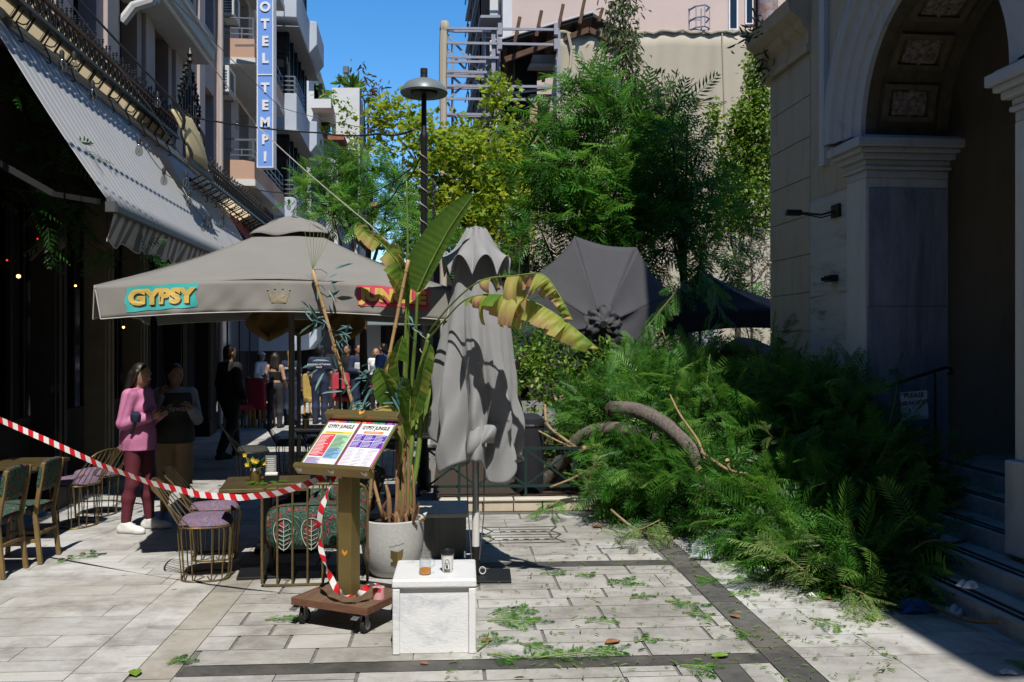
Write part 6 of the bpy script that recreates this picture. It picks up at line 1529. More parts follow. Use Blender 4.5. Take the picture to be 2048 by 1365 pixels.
def whorls(C_, O_, k, size, g, up=.35, spread=.9, protos=None, tint=(.15,.75), upj=.5, minz=None):
    n = len(C_)*k; pos = np.repeat(C_, k, 0) + g.normal(0, size*.18, (n,3))
    d = np.repeat(O_, k, 0) + g.normal(0, spread, (n,3)) + [0,0,up]
    upv = np.array([0,0,1.0]) + g.normal(0, upj, (n,3))
    sc = size*g.uniform(.45,1.25,n); t = np.clip(np.repeat(g.uniform(*tint, len(C_)), k) + g.normal(0,.13,n), 0, 1)
    if minz is not None: pos[:,2] = np.maximum(pos[:,2], minz)
    return scatter(protos or FRONDS, pos, d, upv, sc, t, g)
def foliage(name, V, Q, T, m, parent): return link(name, np_mesh(name, V, [Q], m, T), parent, True)
def limbs(name, paths, m, parent, n=7):
    mb = MB()
    for pts, r0, r1 in paths:
        k = len(pts); P_ = [Vector(p) for p in pts]; out = []
        for i in range(k-1):
            a = P_[max(i-1,0)]; b = P_[i]; c = P_[i+1]; d = P_[min(i+2,k-1)]
            for j in range(4):
                t = j/4; out.append(.5*((2*b) + (c-a)*t + (2*a-5*b+4*c-d)*t*t + (3*b-a-3*c+d)*t**3))
        out.append(P_[-1]); q = len(out)
        mb.tube(out, [r0+(r1-r0)*i/(q-1) for i in range(q)], n)
    return mb.build(name, m, parent, smooth='all')
def tree(name, label, cat, base, blobs, kind, dens, size, m, bark=M_bark2, r0=.10, k=6, group=None, seed=1, tint=(.15,.75), fork=None, up=.35, spread=.9, trunk_top=None):
    g = np.random.default_rng(seed); base = Vector(base); t = thing(name, label, cat, base, 0, group); B = blobs_px(blobs)
    C_, O_ = clumps(B, dens, g)
    keep = C_[:,2] > .15; C_, O_ = C_[keep], O_[keep]
    pr = {'fern': FRONDS_MID, 'fernlo': FRONDS_LO, 'maple': [LEAF_M], 'narrow': [LEAF_N], 'broad': [LEAF_B], 'spiky': [LEAF_S]}[kind]
    if kind.startswith('fern'): V, Q, T = whorls(C_, O_, k, size, g, up, spread, pr, tint)
    else:
        n = len(C_)*k; pos = np.repeat(C_, k, 0) + g.normal(0, size*1.0, (n,3)); d = np.repeat(O_, k, 0)*.5 + g.normal(0, .8, (n,3)) + [0,0,up]
        V, Q, T = scatter(pr, pos, d, np.array([0,0,1.])+g.normal(0,.45,(n,3)), size*g.uniform(.6,1.25,n), np.clip(np.repeat(g.uniform(*tint,len(C_)),k)+g.normal(0,.15,n),0,1), g)
    foliage('crown', V, Q, T, m, t)
    top = Vector(trunk_top) if trunk_top is not None else Vector(tuple(sum(c for c, r in B)/len(B)))
    mid = base.lerp(top, .5)+Vector((g.normal(0,.12), g.normal(0,.1), 0))
    limbs('trunk', [([base, base.lerp(mid,.5)+Vector((.03,0,0)), mid, top], r0, r0*.35)], bark, t)
    ps = []
    for c, r in B:
        f = mid.lerp(top, g.uniform(0,.9)); e = Vector(tuple(c)); h = f.lerp(e,.5)+Vector((0,0,-.1*(e-f).length)); ps.append(([f,h,e], r0*.4, r0*.08))
    for i in g.choice(len(C_), min(len(C_), 60), replace=False):
        j = int(np.argmin([np.linalg.norm((C_[i]-c)/r) for c, r in B])); c = Vector(tuple(B[j][0])); e = Vector(tuple(C_[i])); ps.append(([c, c.lerp(e,.5)+Vector((0,0,.03)), e], r0*.12, .004))
    limbs('branches', ps, bark, t, 5)
    return t
GT = 'standing trees behind the planting bed'
tree('maple_tree', 'yellow green leafy tree behind the street lamp in front of the scaffold', 'tree', (-1.0,19,0), [(800,235,19,42,34),(762,225,19,22,24),(855,285,18.6,60,55),(770,300,19,28,26),(925,285,19,46,44),(1003,215,19,20,50,.5),(955,320,18.6,80,58),(880,370,18.5,80,62),(1025,290,19,42,55),(985,400,18.5,75,60),(915,440,18.4,80,60),(1035,370,19,50,50),(1005,465,18.4,60,55),(850,430,18.6,50,60),(1000,158,19,9,22,.2)], 'maple', 44, .14, M_maple, k=16, group=GT, seed=3, tint=(.15,.85), up=.1)
tree('feathery_tree', 'bright feathery tree in the middle, in front of the beige net', 'tree', (1.3,16,0), [(1140,215,16,50,40),(1185,185,16.2,34,26),(1215,255,16,60,48),(1110,290,15.8,50,48),(1165,335,15.5,80,62),(1270,300,16,52,50),(1235,400,15.6,80,60),(1120,400,15.8,56,56),(1300,370,16,56,60),(1180,455,15.4,70,46),(1085,350,15.8,36,44),(1260,460,15.6,60,40),(1075,445,15.6,36,40)], 'fern', 30, .64, M_fern, k=7, group=GT, seed=4, tint=(.15,.9), up=.15)
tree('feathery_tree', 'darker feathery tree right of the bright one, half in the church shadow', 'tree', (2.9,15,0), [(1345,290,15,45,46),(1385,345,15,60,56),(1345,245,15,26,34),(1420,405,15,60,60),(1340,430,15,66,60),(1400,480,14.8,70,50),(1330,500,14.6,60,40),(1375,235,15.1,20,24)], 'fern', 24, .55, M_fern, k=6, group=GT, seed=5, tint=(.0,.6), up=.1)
tree('slender_tree', 'tall slender tree with drooping leaves rising above the beige net', 'tree', (2.6,22,0), [(1245,25,22,22,34,.5),(1240,85,22,30,36,.6),(1250,145,22,34,40,.6),(1225,200,22,36,40,.7),(1262,230,22,40,44,.7),(1310,190,22,22,34,.5),(1320,260,22,42,50,.7),(1350,215,22,18,26,.4),(1300,320,22,50,50),(1240,-25,22,16,26,.4),(1345,150,22,8,12,.2),(1350,300,22,36,40,.6)], 'narrow', 62, .17, M_olive, k=12, group=GT, seed=6, tint=(.1,.9), up=-.9, r0=.09)
tree('conical_tree', 'dense conical bright green tree beside the church corner', 'tree', (4.9,20.5,0), [(1512,105,20.5,7,24,.2),(1508,150,20.5,16,30,.4),(1512,200,20.5,28,36,.5),(1490,250,20.5,34,40,.6),(1530,265,20.5,32,40,.6),(1480,310,20.5,44,46),(1535,340,20.5,40,50),(1470,380,20.4,50,52),(1520,420,20.4,54,60),(1450,430,20.3,36,50),(1430,250,20.5,10,30,.3)], 'broad', 85, .11, M_cone, k=18, group=GT, seed=7, tint=(.1,.9), up=.1)
tree('low_feathery_tree', 'low feathery tree with a sawn branch above the lettered parasol', 'tree', (-2.35,14.6,0), [(640,372,14.6,36,26),(618,395,14.6,28,24),(690,352,14.6,40,30),(745,345,14.6,44,32),(780,385,14.4,34,34),(665,425,14.4,46,26),(735,430,14.3,56,30),(800,440,14.2,46,26),(690,400,14.6,44,30),(850,470,14.0,50,24),(900,490,14,40,20)], 'fern', 62, .38, M_fern, k=6, group=GT, seed=8, tint=(.4,1), up=.3, trunk_top=P(745,405,14.5))
tree('background_tree', 'dry brownish tree behind the white terrace block', 'tree', P(738,680,48), [(735,185,48,22,24),(750,200,48,14,18),(722,170,48,10,12),(745,245,48,14,26)], 'narrow', 5, .40, M_brownleaf, k=14, seed=9, tint=(.2,.9))
tree('grey_leaved_bush', 'pale grey leaved bush beside the church corner behind the dark parasol', 'bush', (4.9,19,0), [(1500,490,19,36,44),(1535,530,19,26,50),(1490,570,19,40,40),(1530,600,19,30,46),(1470,520,19,26,36)], 'spiky', 40, .13, M_grey_leaf, k=14, seed=10, tint=(.1,1), up=.2, r0=.05)
tree('leafy_hedge', 'small leaved ivy hedge behind the green railing', 'hedge', (.75,11.5,.1), [(1090,700,11.6,50,50),(1150,760,11.5,50,60),(1080,800,11.4,48,60),(1150,850,11.3,60,56),(1210,800,11.6,44,60),(1090,890,11.3,52,40),(1060,740,11.9,30,44),(1200,720,12,40,40),(1180,900,11.2,60,40)], 'broad', 70, .075, M_cone, k=14, seed=12, tint=(.0,.75), r0=.05)
tree('back_bush', 'dark feathery bush between the closed parasol and the overturned parasol', 'bush', (.2,13,.1), [(1030,640,13,50,50),(1000,560,13,40,40),(1040,720,12.8,40,50),(960,640,13.2,50,60),(1040,500,13.6,40,30),(1100,720,13,50,40)], 'fern', 20, .42, M_fern, k=5, seed=13, tint=(.0,.6), r0=.05)
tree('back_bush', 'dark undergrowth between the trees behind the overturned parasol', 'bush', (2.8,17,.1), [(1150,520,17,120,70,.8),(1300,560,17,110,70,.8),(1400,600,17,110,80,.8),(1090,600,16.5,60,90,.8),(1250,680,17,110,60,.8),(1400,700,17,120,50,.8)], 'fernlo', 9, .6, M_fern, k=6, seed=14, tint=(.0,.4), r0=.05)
tb_ = thing('roof_plants', 'trailing green plants and an agave on the white roof terrace', 'plants', P(690,200,41.5)); g = np.random.default_rng(21)
C_, O_ = clumps(blobs_px([(654,186,39.5,7,12,.4),(667,200,39.6,10,14,.5),(682,218,39.8,10,14,.5),(694,240,40,7,16,.5),(655,265,40,8,10,.3),(706,268,39.4,8,14,.4),(715,290,39.4,7,10,.4)]), 9, g)
n = len(C_)*12; V, Q, T = scatter([LEAF_B], np.repeat(C_,12,0)+g.normal(0,.18,(n,3)), g.normal(0,1,(n,3))+[0,0,-.3], np.array([0,0,1.])+g.normal(0,.5,(n,3)), .2*g.uniform(.6,1.2,n), g.random(n), g); foliage('trailing_leaves', V, Q, T, M_cone, tb_)
pos = np.repeat(np.array([P(705,176,42.5), P(681,168,42.5)]), 26, 0); d = g.normal(0,.7,(52,3))+[0,0,.9]; V, Q, T = scatter([LEAF_S], pos, d, g.normal(0,1,(52,3)), np.r_[np.full(26,.75),np.full(26,.5)]*g.uniform(.8,1.1,52), g.random(52)*.6, g); foliage('agave', V, Q, T, M_cone, tb_)
wd = thing('cornice_weeds', 'dry weeds growing from the end of the church side cornice', 'weeds', CF(4.3,12,5.9)); n = 90
V, Q, T = scatter([LEAF_S], np.array(CF(4.28,12.0,5.85))+g.normal(0,1,(n,3))*[.10,.2,.08], g.normal(0,.6,(n,3))+[-.5,-.2,.3], g.normal(0,1,(n,3)), .15*g.uniform(.4,1.2,n), g.random(n)*.7, g); foliage('blades', V, Q, T, M_olive, wd)
V, Q, T = scatter([LEAF_S], np.array(CF(4.35,12.0,5.45))+g.normal(0,1,(50,3))*[.04,.1,.10], g.normal(0,.5,(50,3))+[-.4,-.2,-.6], g.normal(0,1,(50,3)), .14*g.uniform(.4,1.2,50), g.random(50)*.7, g); foliage('roots', V, Q, T, M_olive, wd)
# ---- the fallen tree
ft = thing('fallen_tree', 'big fallen tree whose feathery crown spills over paving and church steps', 'fallen tree', (1.7,9.6,0)); g = np.random.default_rng(31)
PB = [(1.25,9.95,.30,.30,.35,.32),(1.4,9.7,.45,.5,.5,.46),(1.75,9.1,.38,.45,.5,.42),(2.1,8.5,.36,.42,.55,.42),(2.3,7.8,.28,.38,.45,.32),(2.5,7.2,.20,.36,.40,.24),(2.72,6.85,.13,.30,.30,.16),
 (1.35,10.9,.95,.6,.6,.62),(2.0,10.5,.95,.7,.7,.66),(2.6,9.7,.85,.65,.7,.66),(2.95,8.9,.65,.55,.65,.55),(3.05,8.1,.45,.45,.6,.45),(3.0,7.4,.28,.35,.5,.3),(3.0,10.2,1.05,.5,.6,.72),(3.2,9.4,.95,.45,.6,.66),(3.45,8.7,.72,.42,.5,.42),(3.7,8.5,.5,.25,.35,.26),(2.5,11.4,1.15,.7,.6,.6),(1.8,11.9,1.05,.7,.6,.6),(1.25,11.1,.6,.35,.35,.5),(2.2,12.8,1.2,.8,.5,.6),(3.0,11.4,1.2,.45,.6,.6)]
B = [(np.array(b[:3]), np.array(b[3:])) for b in PB]; C_, O_ = clumps(B, 46, g, .55)
O_ = O_ + [-.15,-.35,.15]; kp = C_[:,2] > .03; C_, O_ = C_[kp], O_[kp]
V, Q, T = whorls(C_, O_, 7, .42, g, .0, .95, FRONDS, (.25,1), .8, .03); V[:,2] = np.maximum(V[:,2], .012 + .01*(g.random(len(V))))
foliage('crown', V, Q, T, M_fern, ft)
n = 900; C2 = np.concatenate([c + norm(g.normal(size=(40,3)))*r*.5 for c, r in B]); C2 = C2[C2[:,2] > .03]
V, Q, T = whorls(C2, norm(g.normal(size=C2.shape)), 4, .40, g, 0, 1, FRONDS_LO, (.0,.35), .8, .03); V[:,2] = np.maximum(V[:,2], .01); foliage('inner_foliage', V, Q, T, M_fern, ft)
def lp_(*a): return [P(*q) for q in a]
limbs('trunk', [(lp_((1225,818,9.9),(1275,822,9.7),(1330,850,9.4),(1375,890,9.1),(1402,935,8.9)), .085, .075)], M_bark, ft, 10)
limbs('limb', [(lp_((1060,1000,11.1),(1110,940,10.9),(1165,875,10.6),(1230,858,10.4),(1310,880,10.0),(1380,930,9.6)), .10, .07)], M_bark, ft, 10)
limbs('limb', [(lp_((1402,905,8.8),(1470,950,8.4),(1530,980,8.2),(1600,990,8.1)), .018, .01)], M_twig, ft)
limbs('limb', [(lp_((1405,925,8.8),(1480,975,8.5),(1575,985,8.2)), .014, .008)], M_twig, ft)
limbs('limb', [(lp_((1340,790,9.5),(1360,830,9.2),(1395,880,9.0),(1410,920,8.8)), .010, .014)], M_twig, ft)
limbs('limb', [(lp_((1455,925,8.3),(1462,942,8.3),(1495,948,8.4)), .016, .010)], M_twig, ft)
limbs('limb', [(lp_((1090,810,11),(1095,850,10.8),(1130,880,10.6),(1165,905,10.4)), .016, .022)], M_twig, ft)
limbs('limb', [(lp_((1055,850,10.9),(1110,880,10.6),(1165,905,10.4)), .012, .012)], M_twig, ft)
limbs('limb', [(lp_((1100,975,10.1),(1150,955,10.1),(1190,930,10.1)), .012, .014)], M_twig, ft)
limbs('limb', [(lp_((1325,660,12.5),(1345,720,12),(1370,780,11.5)), .008, .012)], M_twig, ft)
limbs('limb', [(lp_((1600,740,10.2),(1480,690,11.5),(1430,760,11.6),(1400,830,11.2)), .09, .12)], M_bark, ft, 9)
mb = MB(); a, b = P(1402,937,8.88), P(1409,948,8.83); mb.tube([a, b], [.074,.066], 12)
for k in range(9): q = b+Vector((.05*math.cos(k*.7),.02,.05*math.sin(k*.7))); mb.tube([q, q+Vector((.03*math.sin(k*3),-.05,-.05-.03*math.cos(k*2)))], [.014,.002], 4)
mb.build('broken_end', M_cutwood, ft)
mb = MB(); mb.tube([P(1456,922,8.29), P(1454,920,8.28)], .0175, 10); mb.build('sawn_end', M_cutwood, ft)
mb = MB(); mb.tube([P(1220,817,9.92), P(1222,817.5,9.91)], .080, 12); mb.build('sawn_end', M_bark2, ft)
g = np.random.default_rng(91)
for k in range(34):     # broken twigs sticking out of the crown
    c, r = B[int(g.integers(0, len(B)))]; u = norm(g.normal(size=3)+[-.2,-.5,.3]); a = Vector(tuple(c+u*r*.6)); d_ = Vector(tuple(norm(u+g.normal(0,.7,3)))); L_ = g.uniform(.2,.6)
    if a.z > .05: limbs('twig', [([a, a+d_*L_*.5+Vector((0,0,.04*g.normal())), a+d_*L_+Vector((0,0,-.05))], g.uniform(.005,.012), .003)], M_twig if k % 3 else M_bark, ft, 5)
def sawn(name, pts, r, label, m_=M_twig, cat='branch'):
    t = thing(name, label, cat, pts[0]); limbs('stem', [(pts, r, r*.7)], m_, t, 8)
    a, b = Vector(pts[0]), Vector(pts[1]); d = (a-b).normalized(); mb = MB(); mb.tube([a-d*.002, a+d*.004], r*1.01, 10); mb.build('sawn_end', M_cutwood, t); return t
sawn('broken_branch', [G(1345,1083)+Vector((0,0,.03)), G(1305,1079)+Vector((0,0,.04)), P(1265,1055,8.9), P(1222,1020,9.2)], .018, 'long bare sawn branch lying at the front edge of the fallen foliage')
sawn('broken_branch', [P(1165,898,10.15), P(1180,895,10.2), P(1200,890,10.3)], .03, 'short cut log end above the green railing')
sawn('broken_branch', [P(2000,1250,5.9)+Vector((0,0,.02)), G(1930,1252)+Vector((0,0,.04)), G(1860,1225)+Vector((0,0,.05)), G(1815,1215)+Vector((0,0,.03))], .016, 'bare branch lying in the shade at the foot of the church steps')
sawn('broken_branch', [P(748,408,14.1), P(752,420,14.2), P(748,440,14.3)], .055, 'thick sawn branch stub in the low feathery tree')
# sprays that overlap the parasols
GSP = 'leafy sprays broken off around the fallen tree'
def spray(label, pts, n, size, seed, m_=M_fern, tint=(.4,1), flat=False, group=GSP, name='leafy_spray', protos=None):
    g = np.random.default_rng(seed); pts = [Vector(p) for p in pts]; t = thing(name, label, 'spray' if not flat else 'twig', pts[0], 0, group)
    pos = []; d = []
    for i in range(n):
        q = (i+.5)/n*(len(pts)-1); k = min(int(q), len(pts)-2); p = pts[k].lerp(pts[k+1], q-k); tn = (pts[k+1]-pts[k]).normalized()
        s = tn.cross(Vector((0,0,1))).normalized()*(1 if i % 2 else -1); pos.append(tuple(p)); v = tn*.8+s*g.uniform(.5,1.1)+Vector((0,0,g.uniform(-.05,.1) if flat else g.uniform(-.5,.3))); d.append(tuple(v))
    up = np.array([0,0,1.])+g.normal(0,.12 if flat else .4,(n,3)); sc = size*g.uniform(.7,1.2,n)
    V, Q, T = scatter(protos or FRONDS, np.array(pos), np.array(d), up, sc, np.clip(g.uniform(*tint,n),0,1), g)
    if flat: V[:,2] = np.maximum(V[:,2], .006 + .012*g.random(len(V)))
    foliage('leaves', V, Q, T, m_, t); limbs('stem', [(pts, .006, .003)], M_twig if not flat else M_stem, t, 5); return t
spray('feathery spray hanging before the overturned parasol, right of its vent cap', [P(1370,560,12.2),P(1330,610,12),P(1290,660,11.8)], 10, .38, 1)
spray('feathery spray drooping in front of the dark parasol', [P(1400,540,13.2),P(1430,580,13),P(1440,640,12.8)], 14, .36, 2)
spray('feathery spray sticking up before the ochre church corner', [P(1560,720,10.4),P(1562,680,10.4),P(1575,650,10.4)], 10, .30, 3, tint=(0,.4))
spray('dark feathery spray in front of the marble jamb beside the paper notice', [P(1770,880,8.4),P(1790,800,8.4),P(1795,745,8.4)], 14, .24, 4, tint=(0,.4))
spray('pale upturned frond lying on the front of the pile near the plastic bag', [P(1640,1165,6.9),P(1580,1120,6.9),P(1540,1085,7.0)], 12, .40, 5, M_fern_dry)
spray('pale upturned frond at the front tip of the pile near the blue bag', [P(1680,1170,6.7),P(1730,1190,6.45),P(1745,1215,6.3)], 12, .30, 6, M_fern_dry)
spray('broad pale frond fanned out on the front slope of the pile', [P(1690,1130,7.0),P(1640,1090,7.0),P(1590,1065,7.1)], 14, .34, 25, M_fern_dry)
spray('pale frond hanging just left of the plastic bag', [P(1320,1040,8.6),P(1290,1055,8.4),P(1260,1065,8.3)], 10, .30, 26, M_fern_dry)
spray('pale frond in the middle of the pile below the broken trunk', [P(1410,950,8.5),P(1420,990,8.4),P(1425,1040,8.3)], 12, .30, 7, M_fern_dry)
spray('pale frond leaning on the pile right of the green railing', [P(1190,1010,9.6),P(1180,960,9.6),P(1190,925,9.6)], 10, .36, 8, M_fern_dry)
spray('fern spray covering the right end of the kerb wall', [P(1120,1000,9.9),P(1105,1010,9.8),P(1085,1020,9.8)], 10, .30, 9)
spray('pale frond low in the shaded pile right of the broken trunk', [P(1560,880,8.6),P(1540,870,8.6),P(1530,850,8.6)], 7, .22, 10, M_fern_dry)  # uses the paler leaf colour
# ---- sprigs on the paving, each its own
SP = [(985,1232,1045,1222,7,.15,'sprig left of centre on the paving, upper one of two tufts'),(975,1245,1050,1248,9,.17,'sprig left of centre on the paving, broad lower one of two tufts'),(1058,1252,1080,1245,4,.09,'small tuft right of the two broad sprigs'),(955,1305,995,1275,7,.13,'sprig touching the right foot of the marble cube'),(975,1312,1025,1322,5,.12,'thin sprig on the dark band right of the marble cube'),(1040,1290,1100,1308,6,.12,'sprig above the dark band left of the long one'),(1075,1320,1235,1305,15,.13,'long sprig lying along the dark band'),(1215,1172,1262,1166,7,.12,'greyish tuft in the middle of the paving'),(1150,1155,1185,1152,5,.09,'small sprig above the centre of the paving'),(1080,1150,1125,1148,5,.09,'small sprig right of the parasol base plate'),(1360,1335,1418,1342,7,.12,'sprig near the bottom edge of the photo'),(1330,1205,1395,1215,7,.12,'sprig left of the long dark band'),(1365,1228,1415,1235,6,.10,'sprig just below another beside the dark band'),(1390,1155,1425,1165,6,.12,'sprig on the dark band below the plastic bag'),(1455,1170,1550,1150,14,.16,'loose sprig in front of the pile'),(1620,1240,1675,1258,6,.12,'sprig alone on the pale slabs at right'),(1460,1195,1500,1188,5,.10,'thin sprig on the pale slabs near the dark band'),(1270,1288,1300,1280,4,.09,'small dark sprig before the lower dark band'),(335,1332,365,1324,6,.09,'small bright sprig at the lower left'),(530,1243,590,1240,7,.10,'sprig left of the menu cart wheel'),(115,1128,190,1108,7,.13,'dark sprig on the shadow line near the wooden chairs'),(1170,1248,1215,1243,4,.09,'pale thin sprig in the centre of the paving'),(1260,1200,1300,1194,4,.09,'faint sprig right of the greyish tuft'),(940,1078,975,1075,4,.08,'sprig beside the mosaic tile'),(1460,1262,1500,1275,5,.09,'sprig on the long dark band at right'),(640,1150,680,1148,3,.05,'tiny sprig under the barred bench'),(2010,1325,2048,1335,5,.12,'sprig at the right edge in the church shadow'),(1905,1105,1960,1120,0,0,'')]
for i, (x0, y0, x1, y1, n, s, lb) in enumerate(SP):
    if n: a, b = G(x0,y0), G(x1,y1); spray(lb, [a+Vector((0,0,.012)), a.lerp(b,.5)+Vector((0,0,.02)), b+Vector((0,0,.012))], n, s*1.25, 40+i, tint=(.25,1) if 'dark' not in lb[:6] else (0,.5), flat=True, group='leaf sprigs scattered on the paving', name='fallen_sprig')
# countless small bits
g = np.random.default_rng(77); n = 900; px = []
while len(px) < n:
    x, y = g.uniform(880,1800), g.uniform(1060,1365); q = 1/(1+math.exp(-(x-1250)/120)); yl = 1065+max(0,(x-1300))*.36
    if y > yl and g.random() < .25+.75*q*math.exp(-(y-yl)/110): px.append(tuple(G(x,y)+Vector((0,0,.012))))
pos = np.array(px); d = g.normal(0,1,(n,3))*[1,1,.08]
V, Q, T = scatter([LEAF_S, FRONDS_LO[0]], pos, d, np.array([0,0,1.])+g.normal(0,.2,(n,3)), .05*g.uniform(.3,1.4,n), g.random(n), g); V[:,2] = np.maximum(V[:,2], .004+.01*g.random(len(V)))
struct(link('leaf_litter', np_mesh('leaf_litter', V, [Q], M_fern_dry, T)), 'stuff', 'tiny green leaf bits strewn over the paving', 'leaf litter')
# dry leaves, tissues, bags
GL = 'single dry leaves on the paving'
for i, (x, y, s, lb) in enumerate(((1195,1056,.07,'curled brown leaf on the paving left of the bare branch'),(1270,1075,.06,'brown leaf beside the foot of the bare branch'),(1655,1200,.06,'orange brown leaf at the front of the pile'),(973,1284,.05,'orange leaf on the sprig beside the marble cube'),(270,1350,.07,'large green leaf at the lower left corner of the paving'),(1440,1316,.07,'round green leaf on the lower dark band'),(1743,1240,.07,'yellowish leaf before the blue bag'),(848,1330,.035,'small yellow leaf in front of the marble cube'),(1555,1152,.05,'brown leaf beside the white tissue'),(1470,1236,.05,'reddish leaf on the long dark band'),(1225,1288,.07,'dry brown twig leaf in the centre foreground'))):
    p = G(x,y); t = mat('brown_leaf', (.30,.12,.05), .7, .3, 20) if i not in (4,5,6) else mat('fresh_leaf', (.16,.28,.03), .6, .2, 20); a_ = i*1.3
    mb = MB(); mb.grid(lambda a, b: p + Vector((math.cos(a_)*(a-.5)*s*1.6 - math.sin(a_)*(b-.5)*s*math.sin(math.pi*a)**.7, math.sin(a_)*(a-.5)*s*1.6 + math.cos(a_)*(b-.5)*s*math.sin(math.pi*a)**.7, .006+.12*s*(abs(b-.5)*2)**2+.10*s*math.sin(a*3))), 10, 6)
    tag(mb.build('dry_leaf', t, smooth='all', solid=.001), lb, 'leaf', GL)
def crumple(name, x, y, w_, d_, h_, m_, label, cat, group=None, seed=0, z=0):
    r = np.random.default_rng(seed); ph = r.uniform(0,6,8); p = G(x,y) if not z else P(x,y,z)
    mb = MB(); mb.grid(lambda a, b: p + Vector(((a-.5)*w_*(1+.2*math.sin(b*7+ph[0])), (b-.5)*d_*(1+.2*math.sin(a*6+ph[1])), .008 + h_*abs(math.sin(a*5+ph[2]+2*math.sin(b*4+ph[3])))*math.sin(math.pi*a)**.5*math.sin(math.pi*b)**.5)), 20, 16)
    return tag(mb.build(name, m_, smooth=True, solid=.001), label, cat, group)
GTI = 'white tissues and paper scraps dropped around the pile'
crumple('tissue', 1525,1148,.12,.10,.06,M_whitecloth,'white tissue at the front edge of the pile',"tissue",GTI,1)
crumple('tissue', 1768,1224,.07,.05,.02,M_whitecloth,'small white scrap before the blue bag',"tissue",GTI,2)
crumple('tissue', 1622,1195,.06,.05,.03,M_whitecloth,'small white scrap beside the orange brown leaf',"tissue",GTI,3)
crumple('tissue', 2015,1348,.09,.06,.02,M_whitecloth,'white tissue at the lower right corner of the photo',"tissue",GTI,4)
crumple('tissue', 1908,1228,.11,.14,.06,M_whitecloth,'white crumpled paper at the foot of the church steps',"tissue",GTI,5)
crumple('tissue', 1270,1072,.07,.06,.02,C_pal['lilac'],'small lilac paper scrap beside the bare branch',"tissue",GTI,6)
crumple('tissue', 1935,1175,.12,.12,.04,M_whitecloth,'white paper lying on the lowest church step',"tissue",GTI,7,z=5.95)
crumple('blue_bag', 1832,1222,.24,.16,.09,M_blueplastic,'crumpled blue plastic bag in the shade at the tip of the pile','bag',None,8)
pb = thing('clear_bag', 'clear plastic bag with a paper slip leaning on the fallen leaves', 'bag', G(1410,1120))
o0, o1, o2, o3 = G(1376,1124)+Vector((0,0,.02)), G(1438,1122)+Vector((0,0,.02)), P(1443,1072,8.25), P(1395,1075,8.25)
def bagf(a, b): q = o0.lerp(o1,a).lerp(o3.lerp(o2,a),b); return q + Vector((.012*math.sin(b*9+a*4), -.05*math.sin(math.pi*a)*math.sin(math.pi*b)-.012*math.sin(a*11+b*5), .012*math.sin(a*8+b*3)+.01))
mb = MB(); mb.grid(bagf, 20, 16); mb.build('film', M_polyth, pb, smooth='all')
mb = MB(); mb.grid(lambda a, b: bagf(.25+.5*a, .42+.22*b)+Vector((0,.012,0)), 4, 4); mb.build('slip', M_paper, pb, smooth='all')
mb = MB(); mb.grid(lambda a, b: bagf(.15+.7*a, .03+.18*b)+Vector((0,.012,0)), 6, 4); mb.build('card', C_pal['lilac'], pb, smooth='all')
# ================================================================== BANANA PLANT
bp = thing('banana_plant', 'tall banana plant with torn browning leaves growing in the concrete planter', 'plant', (-.97,7.5,.43))
DP = 7.35
def curve(pts, n):
    P_ = [Vector(p) for p in pts]; k = len(P_); out = []
    for s in range(n+1):
        q = s/n*(k-1); i = min(int(q), k-2); t = q-i; a = P_[max(i-1,0)]; b = P_[i]; c = P_[i+1]; d = P_[min(i+2,k-1)]
        out.append(.5*((2*b)+(c-a)*t+(2*a-5*b+4*c-d)*t*t+(3*b-a-3*c+d)*t**3))
    return out
def banana_leaf(pts, sides, brown=.1, seed=1, tear=.3, n=48, rib=.008, start=0):
    """sides: list of (side vector, max width, droop start deg, droop end deg, profile peak)"""
    g = np.random.default_rng(seed); cv = curve(pts, n); V = []; Q = []; T = []
    for (sv, wm, ph0, ph1, pk_) in sides:
        sv = Vector(sv).normalized(); j = int(start*n)
        while j < n:
            L = int(g.integers(2, 7)) if tear > 0 else n
            e = min(n, j+L); 
            if g.random() < tear*.25: j = e; continue
            ex = g.normal(0, .35*tear); lw = g.uniform(1-.6*tear, 1.1); br = min(1, max(0, g.normal(brown, .22)))
            ids = []
            for s in range(j, e+1):
                t = max(0, (s/n-start)/(1-start)); prof = (math.sin(math.pi*min(.999,max(.001,t**pk_)))**.6); tn = (cv[min(s+1,n)]-cv[max(s-1,0)]).normalized()
                sd = (sv - tn*sv.dot(tn)).normalized(); dn = Vector((0,0,-1)); dn = (dn - tn*dn.dot(tn)); dn = dn.normalized() if dn.length > .15 else sd.cross(tn).normalized()
                row = []; q = cv[s].copy(); M_ = 6
                for m_ in range(M_+1):
                    f = m_/M_
                    if m_: a = R_(ph0+(ph1-ph0)*f)+ex*f; q = q + (sd*math.cos(a)+dn*math.sin(a))*(wm*prof*lw/M_) + Vector((0, .006*math.sin(s*1.7+m_), 0))*tear
                    row.append(len(V)); V.append(tuple(q)); T.append(min(1, max(0, .22 + .10*math.sin(s*2.9) + .5*br + (.35*br+.25*brown)*f**2 + g.normal(0,.03))))
                ids.append(row)
            for a in range(len(ids)-1):
                for m_ in range(6): Q.append((ids[a][m_], ids[a+1][m_], ids[a+1][m_+1], ids[a][m_+1]))
            j = e
    o = link('leaf', np_mesh('leaf', np.array(V), [np.array(Q)], M_banana, T), bp, True, 'all')
    mb = MB(); mb.tube(cv, [rib*(1.1-.8*i/n) for i in range(n+1)], 6); mb.build('midrib', M_stem, o, smooth='all'); return o
